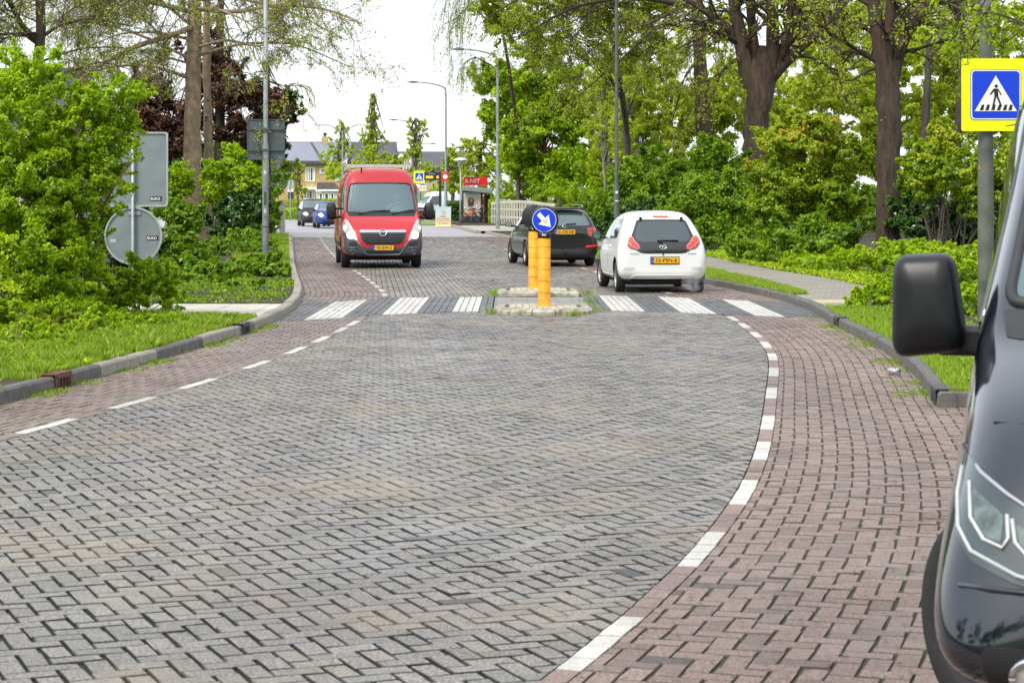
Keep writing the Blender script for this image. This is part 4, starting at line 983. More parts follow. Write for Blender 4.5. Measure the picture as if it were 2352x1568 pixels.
plateblue = M('plate_blue', (.01, .07, .5), .45, var=.03)
ink = M('plate_ink', (.006, .006, .006), .5, var=.02)
lampred = M('tail_lamp_red', (.5, .012, .008), .12, var=.1, spec=.8, coat=1)
lampred2 = M('tail_lamp_dark_red', (.30, .03, .02), .12, var=.15, coat=1)
lampor = M('tail_lamp_orange', (.75, .05, .008), .15, var=.1, coat=1, emis=.12)
lampclear = M('lamp_housing_clear', (.5, .5, .48), .15, .3, var=.25, scale=14, coat=1)
hl_on = Mplain('headlamp_lit', (1, .93, .78), .3, 0, 3.5)
hl_dim = Mplain('side_lamp_lit', (1, .85, .6), .3, 0, .8)
def loft(stations, sub=2, name='body'):
    rings = []
    for st in stations:
        y, zb, zbelt, zt, ws, wb, wt = st[:7]; cw = st[7] if len(st) > 7 else .03
        zbelt = min(zbelt, zt-.04); wm = max(ws, wb)+.008; f = .0
        half = [(0, zb), (ws*.8, zb), (ws, zb+.07), (wm, zb+(zbelt-zb)*.55), (wb, zbelt), (wb+(wt-wb)*.82, zt-.12*(zt-zbelt)-.012), (wt*.78, zt-cw*.4), (wt*.35, zt), ]
        pts = [(x, y, z) for x, z in half]+[(0, y, zt+cw*.1)]+[(-x, y, z) for x, z in half[:0:-1]]
        rings.append(pts)
    n = len(rings[0]); V = [p for r in rings for p in r]; F = []
    for i in range(len(rings)-1):
        for k in range(n): F.append((i*n+k, i*n+(k+1) % n, (i+1)*n+(k+1) % n, (i+1)*n+k))
    for b, rev in ((0, 0), ((len(rings)-1)*n, 1)):
        for k in range(n//2-1):
            q = (b+(n-k) % n, b+k, b+k+1, b+n-k-1)
            if k == 0: q = (b, b+1, b+n-1)
            F.append(q if rev else q[::-1])
        F.append((b+n//2-1, b+n//2, b+n//2+1)) if rev else F.append((b+n//2+1, b+n//2, b+n//2-1))
    me = bpy.data.meshes.new(name); me.from_pydata(V, [], F); me.update()
    bm = bmesh.new(); bm.from_mesh(me); bmesh.ops.recalc_face_normals(bm, faces=bm.faces); bm.to_mesh(me); bm.free()
    return me
def solid(me, mats, cuts=(), sub=2, cutmat=1):
    """subdivide the cage, cut openings, return the finished mesh"""
    o = bpy.data.objects.new('tmp', me); COL.objects.link(o)
    for m in mats: me.materials.append(m)
    md = o.modifiers.new('s', 'SUBSURF'); md.levels = sub; md.render_levels = sub
    cs = []
    for c in cuts:
        cm = c.mesh(); [cm.materials.append(m) for m in mats]; cm.polygons.foreach_set('material_index', [cutmat]*len(cm.polygons))
        k = bpy.data.objects.new('cut', cm); COL.objects.link(k); cs.append(k)
        b = o.modifiers.new('b', 'BOOLEAN'); b.operation = 'DIFFERENCE'; b.object = k; b.solver = 'EXACT'
    dg = bpy.context.evaluated_depsgraph_get(); dg.update(); r = bpy.data.meshes.new_from_object(o.evaluated_get(dg))
    for k in cs+[o]: bpy.data.objects.remove(k)
    for p in r.polygons: p.use_smooth = True
    try: r.set_sharp_from_angle(angle=math.radians(40))
    except Exception: pass
    return r
def bvh_of(me):
    return BVHTree.FromPolygons([v.co[:] for v in me.vertices], [p.vertices[:] for p in me.polygons])
def panel(name, bvh, outline, ax, sgn, mat_, parent, off=.004, th=.012, res=.05, smooth=True, fixed=None):
    """thin panel that follows the body; outline in (x,z) seen along y or (y,z) seen along x, hit from the sgn side"""
    o2 = [Vector(p) for p in outline]; xs = [p.x for p in o2]; zs = [p.y for p in o2]; n = len(o2)
    # refine outline
    ol = []
    for i in range(n):
        a, b = o2[i], o2[(i+1) % n]; k = max(1, int((b-a).length/res))
        ol += [a.lerp(b, j/k) for j in range(k)]
    n = len(ol); pts = list(ol)
    def inside(p):
        c = False; j = n-1
        for i in range(n):
            a, b = ol[i], ol[j]
            if (a.y > p[1]) != (b.y > p[1]) and p[0] < (b.x-a.x)*(p[1]-a.y)/(b.y-a.y)+a.x: c = not c
            j = i
        return c
    x = min(xs)+res*.5
    while x < max(xs):
        z = min(zs)+res*.5
        while z < max(zs):
            if inside((x, z)): pts.append(Vector((x, z)))
            z += res
        x += res
    vo, eo, fo, _, _, _ = delaunay_2d_cdt(pts, [(i, (i+1) % n) for i in range(n)], [], 1, 1e-5)
    D = Vector((0, -sgn, 0)) if ax == 'y' else (Vector((-sgn, 0, 0)) if ax == 'x' else Vector((0, 0, -sgn)))
    V = []
    for p in vo:
        q = Vector((p.x, 8*sgn, p.y)) if ax == 'y' else (Vector((8*sgn, p.x, p.y)) if ax == 'x' else Vector((p.x, p.y, 8*sgn)))
        h = bvh.ray_cast(q, D)
        if h[0] is None or (fixed is not None and (h[0]-q).length > 8+fixed):
            e = q+D*8
            h = bvh.find_nearest(e)
            loc = h[0]; V.append(loc-D*off)
        else: V.append(h[0]-D*off)
    bm = bmesh.new(); bv = [bm.verts.new(v) for v in V]
    for f in fo:
        try: bm.faces.new([bv[i] for i in f])
        except ValueError: pass
    bmesh.ops.recalc_face_normals(bm, faces=bm.faces)
    if bm.faces and sum((f.normal.dot(D) for f in bm.faces)) > 0: bmesh.ops.reverse_faces(bm, faces=bm.faces)
    be = [e for e in bm.edges if e.is_boundary]
    r = bmesh.ops.extrude_edge_only(bm, edges=be)
    for g in r['geom']:
        if isinstance(g, bmesh.types.BMVert): g.co += D*(th+off)
    for f in bm.faces: f.smooth = smooth
    me = bpy.data.meshes.new(name); bm.to_mesh(me); bm.free()
    try: me.set_sharp_from_angle(angle=math.radians(35))
    except Exception: pass
    return link(name, me, parent, mat_)
def wheel(t, x, y, r, w, rimr, steer=0., spokes=7, rimmat=None):
    sg = 1 if x > 0 else -1
    R = Matrix.Rotation(steer, 3, 'Z')
    m = MB(); hw = w/2
    m.lathe([(rimr, -hw*.9), (rimr+.02, -hw), (r-.03, -hw), (r-.008, -hw*.85), (r, -hw*.6), (r, hw*.6), (r-.008, hw*.85), (r-.03, hw), (rimr+.02, hw), (rimr, hw*.9), (rimr-.02, 0)], (x, y, r), 36, 'x', R=R)
    wh = m.build('wheel', tyre_m, t, True)
    m = MB(); c = Vector((x, y, r))
    m.lathe([(0, sg*hw*.55), (rimr*.2, sg*hw*.6), (rimr*.22, sg*hw*.4), (rimr*.25, sg*hw*.1), (rimr, sg*hw*.1)], (x, y, r), 24, 'x', R=R)
    m.lathe([(rimr*.9, sg*hw*.5), (rimr, sg*hw*.85), (rimr*1.02, sg*hw*.8)], (x, y, r), 32, 'x', R=R)
    for k in range(spokes):
        a = 2*math.pi*k/spokes; u = Vector((0, math.cos(a), math.sin(a))); v_ = Vector((0, -math.sin(a), math.cos(a)))
        q = [R @ (u*rimr*.15+v_*rimr*.13), R @ (u*rimr*.95+v_*rimr*.08), R @ (u*rimr*.95-v_*rimr*.08), R @ (u*rimr*.15-v_*rimr*.13)]
        o_ = R @ Vector((sg*hw*.62, 0, 0)); i_ = R @ Vector((sg*hw*.35, 0, 0))
        m.add([c+o_+p for p in q]+[c+i_+p for p in q], [(0, 1, 2, 3), (7, 6, 5, 4), (0, 4, 5, 1), (1, 5, 6, 2), (2, 6, 7, 3), (3, 7, 4, 0)])
    m.build('rim', rimmat or rim_m, wh, False)
    # dark hub behind the spokes
    m = MB(); m.disc((0, 0, 0), rimr*.99, 'x', .02, 24); m.v = [tuple(c+R @ Vector(p)) for p in m.v]; m.build('brake_disc', under, wh)
    return wh
def arch_cut(x, y, r, h=None):
    m = MB(); m.lathe([(0, -.16), (r, -.16), (r, .5), (0, .5)] if x > 0 else [(0, -.5), (r, -.5), (r, .16), (0, .16)], (x, y, h or r*.93), 28, 'x'); return m
def plate(t, body, c, w=.52, h=.11, txt='AB-12-C', face=-1, slope=0., bvh=None):
    """licence plate facing local -y (face -1) or +y (face 1)"""
    m = MB(); y = c[1]; m.prism(rrect(c[0]-w/2, c[2]-h/2, c[0]+w/2, c[2]+h/2, .01), (0, y, 0), 'y', .008); f = m.build('licence_plate', platey, t)
    m = MB(); m.prism(rrect(c[0]-w/2-.012, c[2]-h/2-.02, c[0]+w/2+.012, c[2]+h/2+.012, .012), (0, y-face*.006, 0), 'y', .008); m.build('plate_frame', trim, f)
    bx = c[0]-w/2*(-face)*1.0+.025*(-face)
    m = MB(); m.box((bx, y+face*.0055, c[2]), (.05, .003, h*.96)); m.build('country_band', plateblue, f)
    text_part('lettering', txt, w*.78, h*.62, ink, f, (c[0]+.022*(-face), y+face*.0062, c[2]), (-face*1.0, 0, 0), (0, 0, 1), .002, bold=.012)
    text_part('lettering', 'NL', .025, .022, white, f, (bx, y+face*.0075, c[2]-.025), (-face*1.0, 0, 0), (0, 0, 1), .001)
    return f
def mirror_part(t, x, y, z, w, h, dp, mat_, reach=.12, glass=True, back=-1, name='wing_mirror', glassmat=None):
    sg = 1 if x > 0 else -1
    m = MB(); out = bezier_round([(-w/2, -h/2), (w/2, -h/2), (w/2, h/2), (-w/2, h/2)], .32, 4)
    n = len(out); sc = [(1.0, back*dp*.5), (1.04, back*dp*.2), (.95, -back*dp*.2), (.62, -back*dp*.5)]
    vs = [(x+sg*(w/2)+a*k, y+yy, z+b*k) for k, yy in sc for a, b in out]; fs = [tuple(range(n)), tuple(range(4*n-1, 3*n-1, -1))]
    for j in range(3): fs += [(j*n+i, j*n+(i+1) % n, (j+1)*n+(i+1) % n, (j+1)*n+i) for i in range(n)]
    m.add(vs, fs); m.tube([(x-sg*reach, y, z-h*.42), (x+sg*w*.3, y, z-h*.35)], .028, 8); p = m.build(name, mat_, t, True)
    if glass:
        m = MB(); m.prism([(x+sg*w/2+a*.86, z+b*.86) for a, b in out], (0, y+back*(dp*.5+.004), 0), 'y', .006); m.build('mirror_glass', glassmat or chrome, p)
    return p

# ---- white hatchback seen from behind
t = thing('hatchback_car', 'white compact hatchback driving away just beyond the zebra crossing', 'car', (2.56, 38.95, 0), math.radians(4.6))
ST = [(-1.70, .42, .62, .74, .50, .56, .45), (-1.705, .34, .66, .80, .66, .68, .56), (-1.66, .27, .72, .90, .745, .745, .66), (-1.58, .22, .84, 1.06, .79, .775, .62), (-1.47, .20, .92, 1.26, .80, .775, .53), (-1.34, .19, .93, 1.395, .80, .78, .51),
      (-1.1, .18, .93, 1.455, .80, .78, .525), (-.5, .18, .92, 1.475, .80, .785, .55), (.1, .18, .91, 1.45, .80, .785, .56), (.45, .18, .90, 1.36, .80, .785, .60), (.85, .18, .90, 1.10, .80, .785, .64), (1.05, .18, .86, .98, .80, .775, .64), (1.35, .2, .78, .88, .79, .74, .6), (1.6, .22, .68, .76, .72, .66, .5), (1.70, .32, .55, .62, .56, .5, .4)]
wp = paint('white_car_paint', (.74, .76, .74), .3)
cuts = [arch_cut(sx*.74, yy, .33) for sx in (-1, 1) for yy in (-1.17, 1.17)]
cuts.append(MB().box((0, -1.6, .14), (1.15, .8, .22)))
me = solid(loft(ST), [wp, under], cuts); body = link('body', me, t); bv = bvh_of(me)
hatch = bezier_round([(-.44, 1.31), (.44, 1.31), (.50, 1.16), (.575, .98), (.52, .78), (.38, .705), (-.38, .705), (-.52, .78), (-.575, .98), (-.50, 1.16)], .18)
hg = panel('tailgate_panel', bv, hatch, 'y', -1, M('black_gloss', (.012, .013, .015), .12, var=.1, coat=1), t, .005)
gl = bezier_round([(-.40, 1.275), (.40, 1.275), (.47, 1.10), (.50, .98), (.42, .91), (-.42, .91), (-.50, .98), (-.47, 1.10)], .2)
gp = panel('rear_window', bv, gl, 'y', -1, autoglass, t, .010)
def curve_part(name, pts, r, mat_, par, n=6): m = MB(); m.tube(pts, r, n); return m.build(name, mat_, par, True)
def hit(bv, ax, sgn, a, z, off=.01):
    D = Vector((0, -sgn, 0)) if ax == 'y' else Vector((-sgn, 0, 0)); q = Vector((a, 8*sgn, z)) if ax == 'y' else Vector((8*sgn, a, z))
    h = bv.ray_cast(q, D); return (h[0]-D*off) if h[0] is not None else q+D*8
curve_part('wiper', [hit(bv, 'y', -1, x, z, .03) for x, z in ((.0, .87), (-.06, .915), (-.10, .935), (.1, .94), (.28, .935))], .011, black, t)
for sx in (-1, 1):
    lo = bezier_round([(sx*.40+0*sx, .79), (sx*.48, .76), (sx*.60, .79), (sx*.675, .88), (sx*.665, .98), (sx*.61, 1.03), (sx*.54, 1.01), (sx*.455, .90)], .25)
    lc = panel('tail_light', bv, lo, 'y', -1, lampred2, t, .008, res=.03)
    for (cx, cz, rr_, mt) in ((.590, .945, .060, lampor), (.535, .882, .048, lampred), (.478, .835, .040, lampred)):
        ring_ = [(sx*cx+rr_*math.cos(a), cz+rr_*math.sin(a)) for a in np.linspace(0, 6.283, 20, False)]
        if cx > .5: panel('lens_ring', bv, [(sx*cx+(rr_+.009)*math.cos(a), cz+(rr_+.009)*math.sin(a)) for a in np.linspace(0, 6.283, 20, False)], 'y', -1, chrome, lc, .013, res=.03)
        else: panel('lens_ring', bv, [(sx*cx+(rr_+.008)*math.cos(a), cz+(rr_+.008)*math.sin(a)) for a in np.linspace(0, 6.283, 20, False)], 'y', -1, chrome, lc, .013, res=.03)
        panel('lens', bv, ring_, 'y', -1, mt, lc, .018, res=.03)
    panel('bumper_reflector_seam', bv, bezier_round([(sx*.50, .47), (sx*.70, .46), (sx*.72, .40), (sx*.52, .41)], .2), 'y', -1, M('white_seam', (.55, .56, .55), .35), t, .003)
    m = MB(); h_ = hit(bv, 'y', -1, sx*.37, 1.31, .02); m.box(h_, (.05, .05, .09)); m.build('tailgate_hinge', black, t, bevel=.01)
    # side windows, pillars
    sw = bezier_round([(-1.02, .97), (-.18, .95), (-.18, 1.35), (-.72, 1.35), (-.98, 1.20)], .12)
    panel('side_window', bv, sw, 'x', sx, autoglass2, t, .006); 
    sw = bezier_round([(-.12, .95), (.78, .94), (.36, 1.32), (-.12, 1.35)], .1)
    panel('side_window', bv, sw, 'x', sx, autoglass, t, .006)
    panel('door_seam', bv, [(-.17, .30), (-.155, .30), (-.155, .94), (-.17, .94)], 'x', sx, trim, t, .002, res=.1)
    panel('door_handle', bv, bezier_round([(-.42, .80), (-.22, .80), (-.22, .84), (-.42, .84)], .2), 'x', sx, wp, t, .02, res=.05)
    panel('sill', bv, [(-.8, .21), (.8, .21), (.8, .29), (-.8, .29)], 'x', sx, wp, t, .012, res=.1)
    mirror_part(t, sx*.84, .62, 1.0, .16, .13, .12, trim, glassmat=autoglass2)
brl = panel('brake_light', bv, rrect(-.14, 1.345, .14, 1.378, .012), 'y', -1, lampred, t, .012, res=.03)
panel('bumper_step', bv, bezier_round([(-.60, .25), (.60, .25), (.52, .315), (-.52, .315)], .15), 'y', -1, wp, t, .025)
pb = hit(bv, 'y', -1, .03, .58, .012); plate(t, body, (.03, pb.y, .585), .50, .105, '53-PSN-6')
def ell(cx, cz, a, b, n=24): return [(cx+a*math.cos(k*2*math.pi/n), cz+b*math.sin(k*2*math.pi/n)) for k in range(n)]
def ovalring(name, cx, cz, a, b, r_, par, mat_=chrome, ax='y', sgn=-1, bv_=None, off=.012):
    pts = [hit(bv_ or bv, ax, sgn, x, z, off) for x, z in ell(cx, cz, a, b)]; return curve_part(name, pts+[pts[0]], r_, mat_, par, 5)
em = ovalring('maker_emblem', .0, .822, .062, .043, .007, t); ovalring('emblem_inner_ring', 0, .838, .040, .019, .005, em); ovalring('emblem_inner_ring', 0, .815, .019, .035, .005, em)
e_ = hit(bv, 'y', -1, -.52, .70, .006); text_part('badge_lettering', 'TOYOTA', .17, .022, trim, t, e_, (1, -.06, 0), (0, -.3, 1), .003)
e_ = hit(bv, 'y', -1, .52, .70, .006); text_part('badge_lettering', 'AYGO', .15, .022, trim, t, e_, (1, .06, 0), (0, -.3, 1), .003)
m = MB(); m.disc(hit(bv, 'y', -1, 0, .685, .002), .016, 'y', .01, 12); m.build('tailgate_lock', black, t)
for sx in (-1, 1):
    for yy in (-1.17, 1.17): wheel(t, sx*.715, yy, .275, .165, .19, 0 if yy < 0 else math.radians(3))
m = MB(); m.tube([(.42, -1.50, .22), (.42, -1.68, .21)], .022, 10); m.build('exhaust_pipe', iron, t, True)
m = MB(); m.box((0, -.2, .2), (1.2, 2.6, .12)); m.box((0, -1.3, .24), (1.3, .5, .1)); m.build('underbody', under, t)
m = MB(); m.tube([(0, .1, 1.46), (0, -.02, 1.62)], .006, 5); m.build('aerial', black, t)

# ---- red van towards the camera
t = thing('delivery_van', 'red high roof van with roof rack and lit headlights coming towards the camera', 'van', (-3.42, 52.9, 0), math.radians(186.8))
rp = paint('red_van_paint', (.46, .008, .014), .32, coat=.6)
W = 1.0
ST = [(-2.78, .55, 1.1, 2.2, .90, .92, .78), (-2.76, .40, 1.1, 2.34, .95, .97, .80), (-2.6, .32, 1.15, 2.40, .98, .99, .83), (-1.5, .28, 1.2, 2.43, .985, .995, .84), (0, .28, 1.2, 2.44, .985, .995, .84), (1.0, .28, 1.2, 2.43, .985, .995, .835), (1.28, .28, 1.2, 2.38, .985, .99, .82),
      (1.45, .28, 1.22, 2.14, .985, .99, .80), (1.72, .28, 1.22, 1.74, .985, .985, .83), (1.98, .28, 1.2, 1.38, .985, .975, .85), (2.2, .28, 1.14, 1.25, .98, .96, .83), (2.45, .28, .98, 1.12, .97, .93, .78), (2.62, .28, .80, .97, .95, .89, .68), (2.72, .30, .66, .80, .90, .86, .60), (2.76, .36, .55, .68, .78, .76, .5)]
cuts = [arch_cut(sx*.9, yy, .40) for sx in (-1, 1) for yy in (-1.75, 1.78)]
ws = bezier_round([(-.73, 2.05), (.73, 2.05), (.80, 1.72), (.84, 1.35), (.6, 1.33), (-.6, 1.33), (-.84, 1.35), (-.80, 1.72)], .15)
cab = MB(); inn_ = [(a*.95, 1.68+(b-1.68)*.93) for a, b in ws]; cab.prism(inn_, (0, 1.75, 0), 'y', 1.5)
cage = loft(ST); pre = solid(cage.copy(), [rp, under]); bvp = bvh_of(pre)
me = solid(cage, [rp, under], cuts+[cab]); body = link('body', me, t); bv = bvp
panel('windscreen_surround', bv, [], 'y', 1, trim, t) if False else None
# black surround ring as a bent tube, glass slightly proud
pts = [hit(bv, 'y', 1, a, b, .0) for a, b in ws]
curve_part('windscreen_surround', pts+[pts[0], pts[1]], .026, trim, t, 6)
gm_ = bpy.data.materials.new('windscreen_glass'); gm_.use_nodes = True; N = gm_.node_tree.nodes; L = gm_.node_tree.links
gb = N.new('ShaderNodeBsdfGlossy'); gb.inputs['Roughness'].default_value = .03; gb.inputs['Color'].default_value = (.44, .60, .60, 1); tb = N.new('ShaderNodeBsdfTransparent'); tb.inputs[0].default_value = (.55, .75, .74, 1)
mx_ = N.new('ShaderNodeMixShader'); mx_.inputs[0].default_value = .42; L.new(tb.outputs[0], mx_.inputs[1]); L.new(gb.outputs[0], mx_.inputs[2]); L.new(mx_.outputs[0], N['Material Output'].inputs[0])
panel('windscreen', bv, ws, 'y', 1, gm_, t, .004, .001)
m = MB(); m.box((0, 1.66, 1.31), (1.5, .6, .06)); m.box((0, .95, 1.6), (1.6, .05, .9)); m.build('cab_interior', M('cab_grey', (.10, .11, .115), .8), t)
panel('scuttle', bv, [(-.80, 1.25), (.80, 1.25), (.82, 1.345), (-.82, 1.345)], 'y', 1, trim, t, .006)
for pts_ in (((-.25, 1.30), (-.5, 1.36), (-.8, 1.40)), ((.55, 1.30), (.25, 1.37), (-.2, 1.39))): curve_part('wiper', [hit(bv, 'y', 1, x, z, .03) for x, z in pts_], .014, black, t)
panel('front_bumper', bv, bezier_round([(-.99, .30), (.99, .30), (.985, .60), (.95, .92), (.80, .75), (.62, .62), (.45, .50), (-.45, .50), (-.62, .62), (-.80, .75), (-.95, .92), (-.985, .60)], .08), 'y', 1, bumperg, t, .02)
gr = panel('grille', bv, bezier_round([(-.56, .88), (.56, .88), (.52, .70), (.40, .59), (-.40, .59), (-.52, .70)], .12), 'y', 1, black, t, .022)
for z in (.645, .70, .755, .81): curve_part('grille_slat', [hit(bv, 'y', 1, x, z, .034) for x in np.linspace(-.40-(z-.62)*.5, .40+(z-.62)*.5, 7)], .011, bumperg, gr)
panel('chrome_bar', bv, rrect(-.56, .865, .56, .93, .03), 'y', 1, chrome, t, .03)
pts = [hit(bv, 'y', 1, x, z, .05) for x, z in ell(0, .86, .083, .08)]; em = curve_part('maker_emblem', pts+[pts[0]], .013, chrome, t, 6)
y_ = hit(bv, 'y', 1, 0, .86, .045).y; m = MB(); m.add([(.13, y_, .868), (-.01, y_, .878), (-.03, y_, .852), (-.13, y_, .852), (.01, y_, .842), (.03, y_, .868)], [(0, 1, 2, 5), (5, 2, 3, 4)]); m.build('emblem_bolt', chrome, em)
m = MB(); m.box((0, .0, 0), (.01, .01, .01))
panel('lower_grille', bv, bezier_round([(-.42, .44), (.42, .44), (.38, .34), (-.38, .34)], .1), 'y', 1, black, t, .024)
curve_part('lower_trim', [hit(bv, 'y', 1, x, z, .03) for x, z in ((-.62, .66), (-.52, .52), (-.44, .38), (-.38, .335), (0, .33), (.38, .335), (.44, .38), (.52, .52), (.62, .66))], .012, M('trim_grey', (.16, .18, .20), .35, .4), t)
for sx in (-1, 1):
    hl = bezier_round([(sx*.90, 1.19), (sx*.965, 1.08), (sx*.955, .92), (sx*.82, .76), (sx*.60, .655), (sx*.64, .80), (sx*.74, 1.0), (sx*.83, 1.16)], .2)
    lc = panel('headlight', bv, hl, 'y', 1, lampclear, t, .012, res=.03)
    panel('low_beam', bv, ell(sx*.775, .80, .088, .088), 'y', 1, hl_on, lc, .02, res=.03); panel('side_lamp', bv, ell(sx*.90, .98, .04, .045), 'y', 1, hl_dim, lc, .02, res=.03)
    panel('indicator', bv, ell(sx*.905, 1.09, .025, .035), 'y', 1, lampor if False else M('indicator_amber', (.6, .2, .06), .3), lc, .02, res=.03)
    panel('fog_lamp_recess', bv, [(sx*.62, .52), (sx*.82, .56), (sx*.84, .66), (sx*.63, .64)], 'y', 1, black, t, .024)
    curve_part('bumper_step', [hit(bv, 'y', 1, x, .50, .03) for x in (sx*.60, sx*.72, sx*.84)], .012, M('trim_grey', (.2, .2, .2)), t)
    ovalring('fog_lamp_rim', sx*.74, .40, .05, .05, .01, t, MATS['trim_grey'], 'y', 1, bv, .025)
    panel('side_window', bv, bezier_round([(.55, 1.28), (1.85, 1.28), (1.45, 1.95), (.55, 1.98)], .1), 'x', sx, autoglass, t, .006)
    panel('side_trim', bv, [(-1.2, .5), (1.2, .5), (1.2, .62), (-1.2, .62)], 'x', sx, bumperg, t, .012, res=.15)
    # tall mirrors
    m = MB(); out = bezier_round([(-.12, -.22), (.12, -.22), (.13, .2), (-.11, .22)], .35, 4); n = len(out); cx = sx*1.20
    vs = [(cx+a*k, 1.62+yy, 1.37+b*k) for k, yy in ((.93, -.08), (1, 0), (.9, .06), (.6, .10)) for a, b in out]; fs = [tuple(range(n)), tuple(range(4*n-1, 3*n-1, -1))]
    for j in range(3): fs += [(j*n+i, j*n+(i+1) % n, (j+1)*n+(i+1) % n, (j+1)*n+i) for i in range(n)]
    m.add(vs, fs); m.tube([(sx*.94, 1.6, 1.24), (cx-.0, 1.62, 1.20)], .03, 8); m.tube([(sx*.94, 1.6, 1.44), (cx, 1.62, 1.42)], .024, 8); m.build('wing_mirror', black, t, True)
    curve_part('roof_gutter', [hit(bv, 'x', sx, y, 2.28, .005) for y in (-2.5, -1, 0, 1.0)], .014, rp, t)
    # roof rack side
    m = MB(); xr = sx*.80
    m.tube([(xr, -1.6, 2.50), (xr, 1.0, 2.50)], .016, 6); m.tube([(xr, -1.6, 2.66), (xr, .85, 2.66), (xr-.0*sx, 1.0, 2.50)], .014, 6)
    for yy in (-1.4, -.8, -.2, .3, .55, .8): m.tube([(xr, yy, 2.50), (xr, yy, 2.66)], .010, 5)
    for yy in (-1.3, -.2, .85): m.tube([(xr-sx*.06, yy, 2.34), (xr-sx*.02, yy, 2.50)], .02, 6)
    m.build('rack_side', M('rack_aluminium', (.62, .6, .52), .4, .4), t, True)
m = MB(); m.box((0, .98, 2.49), (1.60, .05, .07)); [m.box((0, yy, 2.49), (1.6, .04, .03)) for yy in (-1.4, -.8, -.2, .4)]; m.build('rack_crossbar', MATS['rack_aluminium'], t)
yb = hit(bv, 'y', 1, 0, .45, .035).y; plate(t, body, (0, 2.80, .50), .50, .115, 'VS-039-Z', face=1)
m = MB(); m.tube([(.45, 1.25, 2.3), (.45, 1.32, 2.44)], .02, 5); m.build('aerial', black, t)
for sx in (-1, 1):
    for yy in (-1.75, 1.78): wheel(t, sx*.86, yy, .34, .215, .20)
m = MB(); m.box((0, 0, .26), (1.6, 4.6, .14)); m.build('underbody', under, t)
VANBV = bv
# driver behind the wheel: one skinned body
def skin_person(name, label, verts, edges, radii, mat_, loc, rz, root=0, sub=2):
    me = bpy.data.meshes.new(name); me.from_pydata(verts, edges, []); me.update()
    o = bpy.data.objects.new('tmp', me); COL.objects.link(o)
    sk = o.modifiers.new('skin', 'SKIN'); ld = me.skin_vertices[0].data if me.skin_vertices else me.attributes.new('x', 'FLOAT', 'POINT')
    for i, r_ in enumerate(radii): ld[i].radius = (r_, r_) if not isinstance(r_, tuple) else r_; ld[i].use_root = (i == root)
    ss = o.modifiers.new('s', 'SUBSURF'); ss.levels = sub; ss.render_levels = sub
    dg = bpy.context.evaluated_depsgraph_get(); r = bpy.data.meshes.new_from_object(o.evaluated_get(dg)); bpy.data.objects.remove(o)
    for p in r.polygons: p.use_smooth = True
    r.materials.append(mat_); ob = bpy.data.objects.new(name, r); COL.objects.link(ob); ob.location = loc; ob.rotation_euler = (0, 0, rz); return ob
def bm_skin(verts, edges, radii):
    bm = bmesh.new(); vs = [bm.verts.new(v) for v in verts]; [bm.edges.new((vs[a], vs[b])) for a, b in edges]
    return bm
